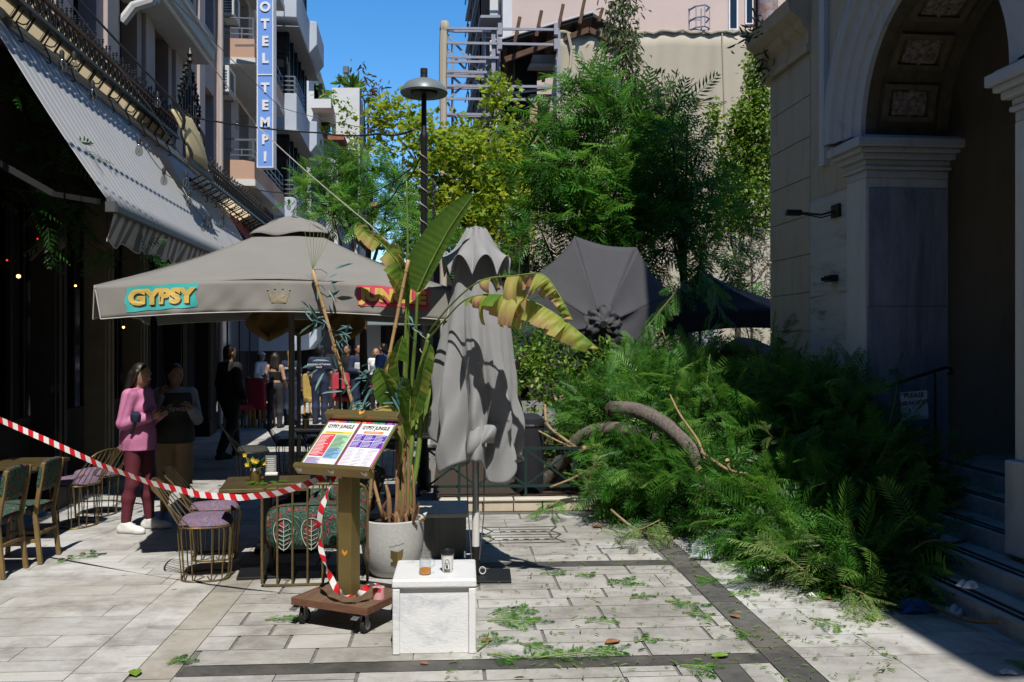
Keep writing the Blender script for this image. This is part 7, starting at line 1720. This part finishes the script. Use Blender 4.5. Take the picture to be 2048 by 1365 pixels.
# big upright blade, folded ragged blade on the left, two drooping torn leaves, low leaves
banana_leaf([P(834,585,7.2),P(862,525,7.15),P(902,452,7.12),P(946,390,7.1)], [((-.8,-.25,.6),.235,5,25,.62),((.5,.6,-.2),.05,10,40,.7)], .02, 2, 0, 40)
banana_leaf([P(813,580,7.2),P(798,530,7.08),P(765,490,7.03),P(735,468,7.0),P(712,448,6.98)], [((.5,-.2,.9),.11,0,40,.8),((-.6,-.3,-.6),.10,0,50,.8)], .35, 3, .5, 36)
banana_leaf([P(812,600,7.2),P(806,560,7.12),P(800,530,7.1),P(796,488,7.08)], [((.9,-.3,.2),.09,0,40,.9),((-.9,-.2,.1),.09,0,40,.9)], .05, 4, .2, 24)
banana_leaf([P(858,665,DP),P(900,612,7.12),P(960,563,6.88),P(1030,552,6.72),P(1085,550,6.62),P(1118,590,6.58),P(1145,640,6.55)], [((.1,-1,.1),.36,35,98,.7),((-.1,1,.1),.26,40,95,.7)], .62, 5, 1.1, 80, start=.33)
banana_leaf([P(856,680,DP),P(890,640,7.15),P(935,598,6.95),P(1000,590,6.75),P(1070,606,6.62),P(1130,642,6.55),P(1197,698,6.5)], [((.1,-1,.15),.31,25,96,.7),((-.1,1,.1),.24,40,92,.7)], .5, 6, .85, 80, start=.33)
banana_leaf([P(808,860,DP),P(800,780,DP-.1),P(795,720,DP-.2),P(805,672,DP-.25)], [((-.9,-.4,.1),.13,0,50,.8),((.9,-.3,.1),.10,0,50,.8)], .03, 7, .35, 30)
banana_leaf([P(812,880,DP),P(790,800,DP-.15),P(772,760,DP-.25),P(755,735,DP-.3)], [((-.8,-.3,-.5),.12,0,60,.8),((.7,-.3,.6),.12,0,40,.8)], .05, 8, .3, 30)
banana_leaf([P(825,840,DP),P(838,780,DP-.1),P(850,730,DP-.2),P(862,690,DP-.25)], [((.9,-.3,0),.07,0,50,.8),((-.9,-.3,.2),.07,0,40,.8)], .03, 9, .2, 30)
banana_leaf([P(828,870,DP+.1),P(850,800,DP+.2),P(870,760,DP+.25),P(868,840,DP+.3)], [((.9,-.3,0),.08,0,50,.8),((-.9,-.3,.2),.07,0,40,.8)], .03, 10, .3, 30)
banana_leaf([P(800,930,DP-.05),P(806,860,DP-.12),P(785,815,DP-.2),P(745,820,DP-.3)], [((.3,-.6,.8),.07,0,60,.8),((-.2,-.8,-.6),.08,0,60,.8)], .55, 11, .5, 24)
limbs('stalk', [([P(800,1045,7.5),P(806,900,7.48),P(812,760,7.44),P(816,640,7.3),P(815,470,7.2),P(813,362,7.15)], .026, .005)], M_stem, bp)
limbs('stalk', [([P(806,1045,7.45),P(822,900,7.45),P(832,780,7.42),P(858,668,DP)], .028, .014)], M_stem, bp)
limbs('stalk', [([P(812,1045,7.45),P(835,920,7.45),P(842,830,7.42),P(850,720,7.38),P(857,680,DP)], .024, .014)], M_stem, bp)
limbs('stalk', [([P(795,1045,7.5),P(808,920,7.45),P(822,780,7.42),P(832,650,7.28),P(834,585,7.2)], .024, .010)], M_stem, bp)
limbs('stalk', [([P(800,1045,7.42),P(800,900,7.4),P(808,760,7.3),P(813,580,7.2)], .022, .008)], M_stem, bp)
limbs('stalk', [([P(815,1045,7.5),P(826,960,7.48),P(852,830,7.45),P(868,740,7.5)], .014, .007)], M_stem, bp)
for i, (x0, x1, y1, r_) in enumerate(((778,772,970,.03),(790,793,880,.028),(800,806,850,.03),(812,815,820,.024),(826,824,930,.02),(785,800,800,.015))):
    limbs('dry_sheath', [([P(x0,1050,7.42),P((x0+x1)/2+3,1000,7.38),P(x1,y1,7.40)], r_, r_*.35)], M_drystem, bp, 6)
mb = MB(); g = np.random.default_rng(3)
for k in range(12):
    x = g.uniform(768,835); p = P(x,1050,7.40+g.uniform(-.1,.1)); q = p+Vector((g.normal(0,.05),g.normal(-.05,.04),g.uniform(.05,.25))); mb.tube([p,p.lerp(q,.5)+Vector((g.normal(0,.03),0,.02)),q], [.012,.018,.002], 4)
mb.build('dry_husks', M_drystem, bp)
# bamboo canes with dyed dry leaves
for i, (pts, lb, lv) in enumerate((([P(625,540,7.15),P(668,690,7.2),P(712,832,7.25),P(768,1046,7.36)], 'bamboo cane leaning left with blue dyed leaves, standing in the planter', [(655,548,1),(650,580,1),(640,630,-1),(645,652,-1),(668,660,1),(690,672,1),(665,745,-1),(675,690,1),(640,740,-1),(690,775,-1)]),
                                    ([P(817,520,7.05),P(793,640,7.1),P(757,832,7.15),P(736,1035,7.35)], 'bamboo cane leaning right with blue dyed leaves, crossing the other in the planter', [(740,770,-1),(750,740,-1),(735,810,-1),(760,790,1),(790,780,1),(812,640,1),(725,800,-1),(748,820,1),(735,760,-1)]))):
    t = thing('bamboo_cane', lb, 'cane', pts[-1], 0, 'bamboo canes stuck in the planter')
    limbs('cane', [(pts, .013, .0145)], M_bamboo, t, 8)
    mb = MB(); cv = curve(pts, 11)
    for k in range(1,11): d_ = (cv[k+1]-cv[k-1]).normalized(); mb.tube([cv[k]-d_*.006, cv[k]+d_*.006], .0165, 8)
    mb.build('nodes', M_bamboo, t)
    g = np.random.default_rng(60+i); pos = []; d = []; 
    for (x, y, s) in lv:
        c = P(x, y, 7.12); nn = int(g.integers(3,7)); k = min(range(len(cv)), key=lambda j: (cv[j]-c).length); st = MB(); st.tube([cv[k], cv[k].lerp(c,.6)+Vector((0,-.02,.02)), c], .0025, 4); st.build('twig', M_blackcloth, t)
        for _ in range(nn): pos.append(tuple(c+Vector(g.normal(0,.035,3)))); d.append((s*g.uniform(.2,1.1), g.normal(-.2,.4), g.normal(-.15,.6)))
    n = len(pos); V, Q, T = scatter([leafquad(.15,.03)], np.array(pos), np.array(d), np.array([0,-.6,.8])+g.normal(0,.5,(n,3)), .135*g.uniform(.5,1.3,n), g.random(n), g); foliage('dyed_leaves', V, Q, T, M_blueleaf, t)
    if i == 0:
        mb = MB()
        for k in range(7): mb.tube([pts[0], pts[0]+Vector((.02*k-.03,-.01,.16)), pts[0]+Vector((.035*k-.06,0,.30+.05*(k%3)))], .0016, 4)
        mb.build('grass_plume', M_stem, t)
# dark hanging greenery along the restaurant front
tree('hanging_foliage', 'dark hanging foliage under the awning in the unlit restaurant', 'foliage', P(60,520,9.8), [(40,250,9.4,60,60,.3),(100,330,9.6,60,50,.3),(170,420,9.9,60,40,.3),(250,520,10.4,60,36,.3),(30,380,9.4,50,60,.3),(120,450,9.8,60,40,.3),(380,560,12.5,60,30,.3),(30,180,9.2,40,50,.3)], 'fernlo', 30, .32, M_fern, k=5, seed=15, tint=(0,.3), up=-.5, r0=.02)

gw = thing('graffiti_shutter', 'white shutter with purple graffiti glimpsed under the dark parasol', 'shutter', P(1405,700,18))
mb = MB(); a, b = P(1360,720,18), P(1436,655,18); mb.hexa([(a.x,18,a.z),(b.x,18,a.z),(b.x,18.06,a.z),(a.x,18.06,a.z),(a.x,18,b.z),(b.x,18,b.z),(b.x,18.06,b.z),(a.x,18.06,b.z)]); mb.build('panel', M_bluewhite, gw)
put_text('lettering', 'OXAN', .22, P(1412,690,17.985), (1,0,0), (0,0,1), C_pal['purple'], gw, bold=.004)
# ================================================================== PEOPLE
def rotp(p, c, M): return tuple(Vector(c) + M @ (Vector(p)-Vector(c)))
def hand(w, d, s, n, sc, curl=.5):
    """palm and five fingers: w wrist, d pointing direction, s towards the thumb side, n palm normal"""
    w, d, s, n = Vector(w), Vector(d).normalized(), Vector(s), Vector(n)
    s = (s - d*s.dot(d)).normalized(); n0 = d.cross(s); n = n0 if n0.dot(n) > 0 else -n0
    out = [('c', tuple(w), tuple(w+d*.075*sc), .024*sc, .026*sc, .012), ('c', tuple(w+d*.03*sc+s*.018*sc), tuple(w+d*.08*sc+s*.022*sc), .016*sc, .014*sc, .01), ('c', tuple(w+d*.03*sc-s*.018*sc), tuple(w+d*.076*sc-s*.024*sc), .015*sc, .013*sc, .01)]
    for k, L in zip((.027,.009,-.009,-.026), (.070,.080,.074,.058)):
        b = w+d*.082*sc+s*k*sc; a1 = curl*.8; m = b+(d*math.cos(a1)+n*math.sin(a1))*L*.5*sc; a2 = a1+curl*1.1; t = m+(d*math.cos(a2)+n*math.sin(a2))*L*.5*sc
        out += [('c', tuple(b), tuple(m), .0092*sc, .0086*sc, .006), ('c', tuple(m), tuple(t), .0086*sc, .007*sc, .006)]
    b = w+d*.03*sc+s*.026*sc; m = b+(d*.65+s*.6+n*.35).normalized()*.040*sc; t = m+(d*.9+s*.15+n*.5).normalized()*.034*sc
    return out + [('c', tuple(b), tuple(m), .0125*sc, .0105*sc, .008), ('c', tuple(m), tuple(t), .0105*sc, .008*sc, .006)]
def person(label, loc, rz, h, res, arms, legs=None, hair='short', hair_m=M_hair_dark, skin=M_skin, clothes=(), head=(0,0), hands=None, female=False, torso_lean=0, group=None, face=True, extra_hair=(), tor=1.0):
    k = h/1.70; t = thing('person', label, 'person', loc, rz, group); S = lambda p: tuple(Vector(p)*k)
    J = {'hl': (-.085,0,.90), 'hr': (.085,0,.90), 'kl': (-.09,.02,.49), 'kr': (.09,.02,.49), 'al': (-.095,-.02,.085), 'ar': (.095,-.02,.085), 'tl': (-.105,.13,.03), 'tr': (.105,.13,.03), 'sl': (-.172,0,1.385), 'sr': (.172,0,1.385)}
    if female: J['sl'] = (-.155,0,1.385); J['sr'] = (.155,0,1.385)
    J.update(legs or {}); J.update(arms); J = {a: S(b) for a, b in J.items()}
    q = tor*k
    hw = .155 if not female else .160
    torso = [('e', S((0,0,.95)), (hw*q,.115*q,.13*k), .04), ('e', S((0,.005,1.10)), ((.125 if not female else .112)*q,.092*q,.15*k), .05), ('e', S((0,.005,1.27)), ((.150 if not female else .135)*q,.108*q,.17*k), .05), ('c', S((-.13,0,1.37)), S((.13,0,1.37)), .058*k, .058*k, .05)]
    if female: torso += [('e', S((s*.06,.085,1.25)), (.05*k,.05*k,.055*k), .04) for s in (-1,1)]
    def leg(e, g=0): return [('c', J['h'+e], J['k'+e], (.085+g)*k, (.054+g)*k, .03), ('c', J['k'+e], tuple(Vector(J['k'+e]).lerp(Vector(J['a'+e]),.35)+Vector((0,-.018*k,0))), (.052+g)*k, (.053+g)*k, .03), ('c', tuple(Vector(J['k'+e]).lerp(Vector(J['a'+e]),.35)+Vector((0,-.018*k,0))), J['a'+e], (.053+g)*k, (.036+g)*k, .03)]
    def foot(e, g=0): 
        a, b = Vector(J['a'+e]), Vector(J['t'+e]); hl = Vector((a.x, a.y-.04*k*(1 if b.y>=a.y else -1), b.z+.008*k)); return [('c', tuple(a), tuple(hl), (.034+g)*k, (.034+g)*k, .02), ('c', tuple(hl), tuple(b), (.036+g)*k, (.030+g)*k, .02), ('c', tuple(a), tuple(b), (.03+g)*k, (.022+g)*k, .02), ('c', tuple(b), tuple(b+(b-Vector((a.x,a.y,b.z))).normalized()*.045*k), (.032+g)*k, (.022+g)*k, .02)]
    def arm(e, g=0, end=1.0, st=0): 
        w = tuple(Vector(J['e'+e]).lerp(Vector(J['w'+e]), end)); return [('c', J['s'+e], J['e'+e], (.047+g)*k, (.037+g)*k, .03), ('c', J['e'+e], w, (.037+g)*k, ((.027 if end > .8 else .034)+g)*k, .02)]
    hc = S((0,.0,1.47)); HM = Matrix.Rotation(R_(head[0]), 3, 'Z') @ Matrix.Rotation(R_(head[1]), 3, 'X'); H = lambda p: rotp(S(p), hc, HM)
    headp = [('c', S((0,-.005,1.38)), H((0,.01,1.51)), .052*k, .048*k, .03), ('e', H((0,.012,1.605)), (.072*k,.088*k,.098*k), .03), ('e', H((0,.045,1.545)), (.054*k,.056*k,.055*k), .03), ('c', H((0,.098,1.605)), H((0,.118,1.578)), .009*k, .013*k, .012), ('c', H((-.018,.092,1.542)), H((.018,.092,1.542)), .009*k, .009*k, .01), ('c', H((-.03,.086,1.625)), H((.03,.086,1.625)), .012*k, .012*k, .012), ('e', H((-.072,.0,1.585)), (.012*k,.02*k,.03*k), .008), ('e', H((.072,.0,1.585)), (.012*k,.02*k,.03*k), .008)]
    body = torso + headp
    for e in 'lr': body += leg(e) + foot(e) + arm(e) + hand(*[Vector(J['w'+e])]+list(hands[e][:3] if hands and e in hands else (Vector(J['w'+e])-Vector(J['e'+e]), (1 if e == 'l' else -1, .3, 0) , (0,0,-1))), k, hands[e][3] if hands and e in hands else .45)
    blob_mesh('body', body, res, skin, t)
    if face:
        for s in (-1,1):
            mb = MB(); mb.lathe([(0,-.011*k),(.009*k,-.006*k),(.0115*k,0),(.009*k,.006*k),(0,.011*k)], H((s*.030,.088,1.603)), 10, cap=False); mb.build('eye', M_ink, t, w=False, smooth=True)
        mb = MB(); mb.tube([H((-.02,.1035,1.541)), H((0,.107,1.5405)), H((.02,.1035,1.541))], [.003*k,.0055*k,.003*k], 6); mb.build('lips', mat('lip_colour', (.28,.08,.07), .5, .1, 9), t, w=False)
    hp = []
    if hair in ('short','long','pony','bob'):
        hp = [('e', H((0,-.014,1.630)), (.079*k,.090*k,.088*k), .02), ('e', H((0,-.040,1.58)), (.074*k,.062*k,.085*k), .02)]
    if hair == 'long': hp += [('c', H((s*.045,-.06,1.58)), S((s*.075,-.10,1.30)), .045*k, .040*k, .03) for s in (-1,0,1)] + [('c', S((s*.07,-.10,1.32)), S((s*.075,-.125,1.12)), .045*k, .02*k, .03) for s in (-1,0,1)] + [('c', H((s*.070,-.0,1.62)), H((s*.085,.0,1.44)), .022*k, .025*k, .02) for s in (-1,1)]
    if hair == 'bob': hp += [('c', H((s*.05,-.05,1.60)), S((s*.075,-.07,1.34)), .05*k, .045*k, .03) for s in (-1,0,1)] + [('c', H((s*.072,.0,1.62)), H((s*.085,.01,1.42)), .025*k, .03*k, .02) for s in (-1,1)]
    if hair == 'pony': hp += [('c', H((0,-.10,1.66)), H((0,-.125,1.60)), .028*k, .032*k, .02), ('c', H((0,-.125,1.60)), S((.01,-.15,1.35)), .032*k, .028*k, .02), ('c', S((.01,-.15,1.35)), S((.02,-.14,1.12)), .028*k, .008*k, .02)]
    if hp: blob_mesh('hair', hp, res, hair_m, t, cuts=[(H((0,.055,1.6)), tuple(HM @ Vector((0,1,-.55)).normalized()))] if hair != 'cap' else ())
    for c in clothes:
        nm, m_ = c[0], c[1]; pr = []; cuts = []
        if nm in ('trousers','jeans','shorts','leggings'):
            g = c[2]; hem = c[3] if len(c) > 3 else .09
            pr = [('e', S((0,0,.95)), (hw*q+g*k,.115*q+g*k,.13*k), .04), ('c', S((0,.0,.98)), S((0,0,1.02)), (.118 if female else .125)*q, .112*q, .04)]
            for e in 'lr':
                L_ = leg(e, g); pr += L_
            cuts = [(S((0,0,1.035)), (0,0,1)), (S((0,0,hem)), (0,0,-1))]
        elif nm in ('jacket','shirt','vest','top','sweatshirt','polo'):
            g, sl, hem = c[2], c[3], c[4]
            pr = [('e', tuple(p[1]), tuple(x_+g*k for x_ in p[2]), p[3]) if p[0] == 'e' else ('c', p[1], p[2], p[3]+g*k*.6, p[4]+g*k*.6, .05) for p in torso]
            if hem < .9: pr += [('c', S((0,0,1.0)), S((0,.0,hem-.05)), (hw*.92+g)*q, (hw*1.0+g)*q, .05)]
            for e in 'lr':
                if sl > 0: pr += arm(e, g, sl) if sl > .3 else [('c', J['s'+e], tuple(Vector(J['s'+e]).lerp(Vector(J['e'+e]), sl*2.4)), (.05+g)*k, (.044+g)*k, .03)]
            cuts = [(S((0,0,hem)), (0,0,-1))]
            if len(c) > 5: cuts += [(S((0,0,c[5])), (0,0,1))]
        elif nm == 'shoe' or nm == 'shoes':
            for e in 'lr':
                o_ = blob_mesh('shoe', foot(e, c[2]), res, m_, t, cuts=[(S((0,0,.12)), (0,0,1)), ((0,0,.004), (0,0,-1))]); 
                if len(c) > 3:
                    b_, a_ = Vector(J['t'+e]), Vector(J['a'+e]); mb = MB(); mb.tube([a_+Vector((0,.03,-.005)), a_.lerp(b_,.5)+Vector((.0,0,.02)), b_+Vector((0,0,.03))], .008, 5); mb.build('laces', c[3], o_, w=False)
            continue
        elif nm == 'cap':
            pr = [('e', H((0,.0,1.66)), (.082*k,.10*k,.065*k), .01), ('c', H((-.03,.10,1.645)), H((.03,.10,1.645)), .025*k, .025*k, .02)]; cuts = [(H((0,0,1.635)), tuple(HM @ Vector((0,0,-1))))]
        blob_mesh(nm, pr, res, m_, t, cuts=cuts)
    t['_k'] = k; del t['_k']
    return t
# woman in pink
pk_ = person('woman in a pink jacket and burgundy trousers looking at her phone', (-3.72,9.2,0), R_(-100), 1.66, .0075,
    {'er': (.215,-.03,1.11), 'wr': (.10,.20,1.17), 'el': (-.215,.02,1.11), 'wl': (-.08,.21,1.19)}, {'al': (-.13,.05,.085), 'tl': (-.15,.20,.03), 'ar': (.12,-.06,.085), 'tr': (.14,.09,.03), 'kl': (-.11,.06,.49), 'kr': (.10,.0,.49)},
    'long', M_hair_dark, M_skin, [('jacket', M_pinkcloth, .024, .93, .83), ('trousers', M_burg, .010, .10), ('shoes', M_whiteshoe, .014, M_paper)], (-4,-14), {'r': ((-.45,.8,.25), (0,.3,1), (-1,.2,0), .8), 'l': ((.35,.85,.2), (0,.2,1), (1,.2,0), .8)}, True)
mb = MB(); L_ = XF[pk_.name]; c_ = L_ @ Vector((.015,.305,1.215))
phn = thing('mobile_phone', 'dark mobile phone held by the woman in pink', 'phone', c_, R_(-100))
mb.box((0,0,0), (.075,.012,.15), M=Matrix.Rotation(R_(-50),3,'X')); mb.build('case', M_blackmetal, phn, w=False, bevel=.003); mb = MB(); mb.box(Matrix.Rotation(R_(-50),3,'X') @ Vector((0,-.007,0)), (.066,.001,.135), M=Matrix.Rotation(R_(-50),3,'X')); mb.build('screen', M_darkglass, phn, w=False)
mic = thing('microphone', 'navy foam microphone tucked under the arm of the woman in pink', 'microphone', L_ @ Vector((.20,.10,1.145)), R_(-100))
mb = MB(); mb.lathe([(0,-.05),(.035,-.045),(.05,-.01),(.05,.03),(.03,.055),(0,.06)], (0,0,0), 16, cap=False); mb.build('foam', M_navy, mic, w=False, smooth=True); mb = MB(); mb.tube([(0,0,-.05),(0,-.05,-.16)], .014, 8); mb.build('handle', M_blackmetal, mic, w=False)
# man on the phone
mn = person('man in grey sleeves and khaki cargo shorts holding a phone to his ear', (-3.53,9.68,0), R_(-152), 1.64, .0075,
    {'er': (.27,.06,1.10), 'wr': (.165,.11,1.37), 'el': (-.23,.02,1.10), 'wl': (-.14,.22,1.22)}, {'al': (-.12,.02,.085), 'tl': (-.15,.17,.03), 'ar': (.11,-.02,.085), 'tr': (.13,.14,.03)},
    'short', M_hair_dark, M_skin_dark, [('sweatshirt', M_greyhood, .022, .97, .88), ('vest', M_darkshirt, .030, 0, .86, 1.40), ('shorts', M_khaki, .034, .40), ('shoes', M_blueshoe, .012)], (10,-12), {'r': ((-.25,-.1,1), (0,1,.1), (-1,0,0), .7), 'l': ((.5,.3,.8), (.3,.9,0), (1,0,0), .8)}, tor=1.1)
kk = 1.64/1.7
mat_m = XF[mn.name]
put_text('lettering', 'Hawaii', .085, mat_m @ Vector((0,.158,1.19)), mat_m.to_3x3() @ Vector((-1,0,0)), (0,0,1), M_greyhood, mn, bold=.001)
ph2 = thing('mobile_phone', 'black mobile phone held to the ear of the man in shorts', 'phone', mat_m @ Vector((.105,.045,1.505)), R_(-152)); mb = MB(); mb.box((0,0,0), (.012,.07,.145), M=Matrix.Rotation(.15,3,'Y')); mb.build('case', M_blackmetal, ph2, w=False, bevel=.003); mb = MB(); mb.box((.007,.02,.05), (.002,.014,.03)); mb.build('lens', M_darkglass, ph2, w=False)
mb = MB()
for s in (-1,1): mb.box((s*.185*kk,.02,.56), (.012,.11,.14))
for s in (-1,1): mb.box((s*.19*kk,.02,.615), (.012,.115,.035))
# man in black and the people further along
person('man dressed all in black walking in the shade behind the man on the phone', (-4.55,14.9,0), R_(-35), 1.80, .011, {'er': (.24,-.03,1.12), 'wr': (.22,.10,.92), 'el': (-.24,.0,1.12), 'wl': (-.2,.16,.98)}, {'kl': (-.09,.14,.50), 'al': (-.10,.22,.09), 'tl': (-.11,.38,.04), 'kr': (.09,-.02,.49), 'ar': (.10,-.24,.12), 'tr': (.10,-.10,.03)}, 'short', M_hair_dark, M_skin_dark, [('sweatshirt', M_blackcloth, .03, .95, .86), ('trousers', M_blackcloth, .028, .07), ('shoes', M_blackcloth, .012)])
GPE = 'people gathered along the sunlit terrace'
wb = person('woman in a black crop top and dark jeans seen from behind', (-5.10,19.9,0), R_(-4), 1.62, .012, {'er': (.225,-.03,1.11), 'wr': (.20,.17,.98), 'el': (-.225,-.03,1.11), 'wl': (-.20,.17,.98)}, {'kr': (.10,.06,.49), 'ar': (.10,.02,.09), 'kl': (-.09,.0,.49), 'al': (-.10,-.06,.09)}, 'bob', M_hair_dark, M_skin, [('top', M_blackcloth, .016, 0, 1.10, 1.28), ('jeans', M_jeans, .020, .06), ('shoes', M_blackcloth, .012)], (15,-5), None, True, group=GPE)
mb = MB()
for s in (-1,1): mb.tube([Vector((s*.08,-.10,1.25))*.953, Vector((s*.085,-.075,1.36))*.953, Vector((s*.085,.0,1.425))*.953], .006, 5)
mb.build('straps', M_blackcloth, wb, w=False)
pw = person('policewoman in navy uniform with a long blond ponytail', (-4.92,20.6,0), R_(-6), 1.68, .012, {'er': (.22,-.02,1.12), 'wr': (.21,.10,.90), 'el': (-.22,.0,1.12), 'wl': (-.2,.14,.93)}, {'kr': (.10,.02,.49), 'kl': (-.09,.05,.49)}, 'pony', M_hair_blond, M_skin, [('polo', M_navy, .022, .28, .92), ('trousers', M_navy, .024, .06), ('shoes', M_blackcloth, .014)], (0,0), None, True, group=GPE)
pm_ = person('policeman in a navy vest and cap beside the parasol pole', (-4.34,20.9,0), R_(4), 1.76, .012, {'er': (.24,-.02,1.12), 'wr': (.22,.10,.90), 'el': (-.24,.0,1.12), 'wl': (-.22,.14,.93)}, {'kr': (.10,.02,.49), 'kl': (-.10,.05,.49)}, 'short', M_hair_dark, M_skin, [('vest', M_navy, .034, .26, .90), ('trousers', M_navy, .026, .06), ('cap', M_navy), ('shoes', M_blackcloth, .014)], group=GPE)
for p_, y_, tx, s_ in ((pw,1.27,'ΔΗΜΟΤΙΚΗ',.062),(pm_,1.345,'ΔΗΜΟΤΙΚΗ ΑΣΤΥΝΟΜΙΑ',.045),(pm_,1.285,'POLICE',.04)):
    M_ = XF[p_.name]; put_text('lettering', tx, s_, M_ @ Vector((0,-.165 if p_ is pm_ else -.150,y_)), M_.to_3x3() @ Vector((1,0,0)), (0,0,1), M_paper, p_, bold=.001)
for p_ in (pw, pm_):
    mb = MB(); mb.tube([Vector((.165*math.cos(t), .135*math.sin(t), 1.01)) for t in [i/24*2*math.pi for i in range(24)]], .022, 6, closed=True); mb.build('belt', M_blackmetal, p_, w=False)
A0 = {'er': (.23,.0,1.12), 'wr': (.18,.2,1.1), 'el': (-.23,.0,1.12), 'wl': (-.2,.12,.93)}
person('man in a navy jacket and white shirt behind the bamboo canes', (-3.70,22.2,0), R_(-130), 1.78, .014, A0, None, 'short', M_hair_dark, M_skin_dark, [('jacket', M_navy, .03, .95, .85, 1.5), ('top', M_whitecloth, .0335, 0, .95, 1.3), ('trousers', M_navy, .024, .06), ('shoes', M_blackcloth, .012)], group=GPE)
person('blond woman in a white top facing the viewer among the crowd', (-3.62,24.6,0), R_(178), 1.66, .014, A0, None, 'long', M_hair_blond, M_skin, [('top', M_whitecloth, .02, .95, .95), ('trousers', M_blackcloth, .024, .06), ('shoes', M_blackcloth, .012)], (0,0), None, True, group=GPE)
person('man in a blue shirt at the right end of the crowd', (-3.15,22.6,0), R_(60), 1.80, .014, A0, None, 'short', M_hair_dark, M_skin_dark, [('shirt', mat('blue_shirt', (.035,.07,.18), .8, .1, 9), .026, .9, .9), ('trousers', M_blackcloth, .024, .06), ('shoes', M_blackcloth, .012)], group=GPE)
person('dark clothed bystander left of the man in the navy jacket', (-4.20,23.6,0), R_(150), 1.75, .014, A0, None, 'short', M_hair_dark, M_skin_dark, [('shirt', M_blackcloth, .026, .9, .9), ('trousers', M_jeans, .024, .06), ('shoes', M_blackcloth, .012)], group=GPE)
person('person in a white cap and pale shirt left of the woman in the crop top', (-6.05,22.3,0), R_(-110), 1.60, .014, A0, None, 'short', M_hair_dark, M_skin, [('shirt', M_whitecloth, .026, .5, .9), ('trousers', M_blackcloth, .024, .06), ('cap', M_whitecloth), ('shoes', M_blackcloth, .012)], group=GPE)
person('bystander in black between the two police officers and further back', (-4.9,25.5,0), R_(170), 1.76, .014, A0, None, 'short', M_hair_dark, M_skin_dark, [('shirt', M_blackcloth, .026, .9, .9), ('trousers', M_jeans, .024, .06), ('shoes', M_blackcloth, .012)], group=GPE)
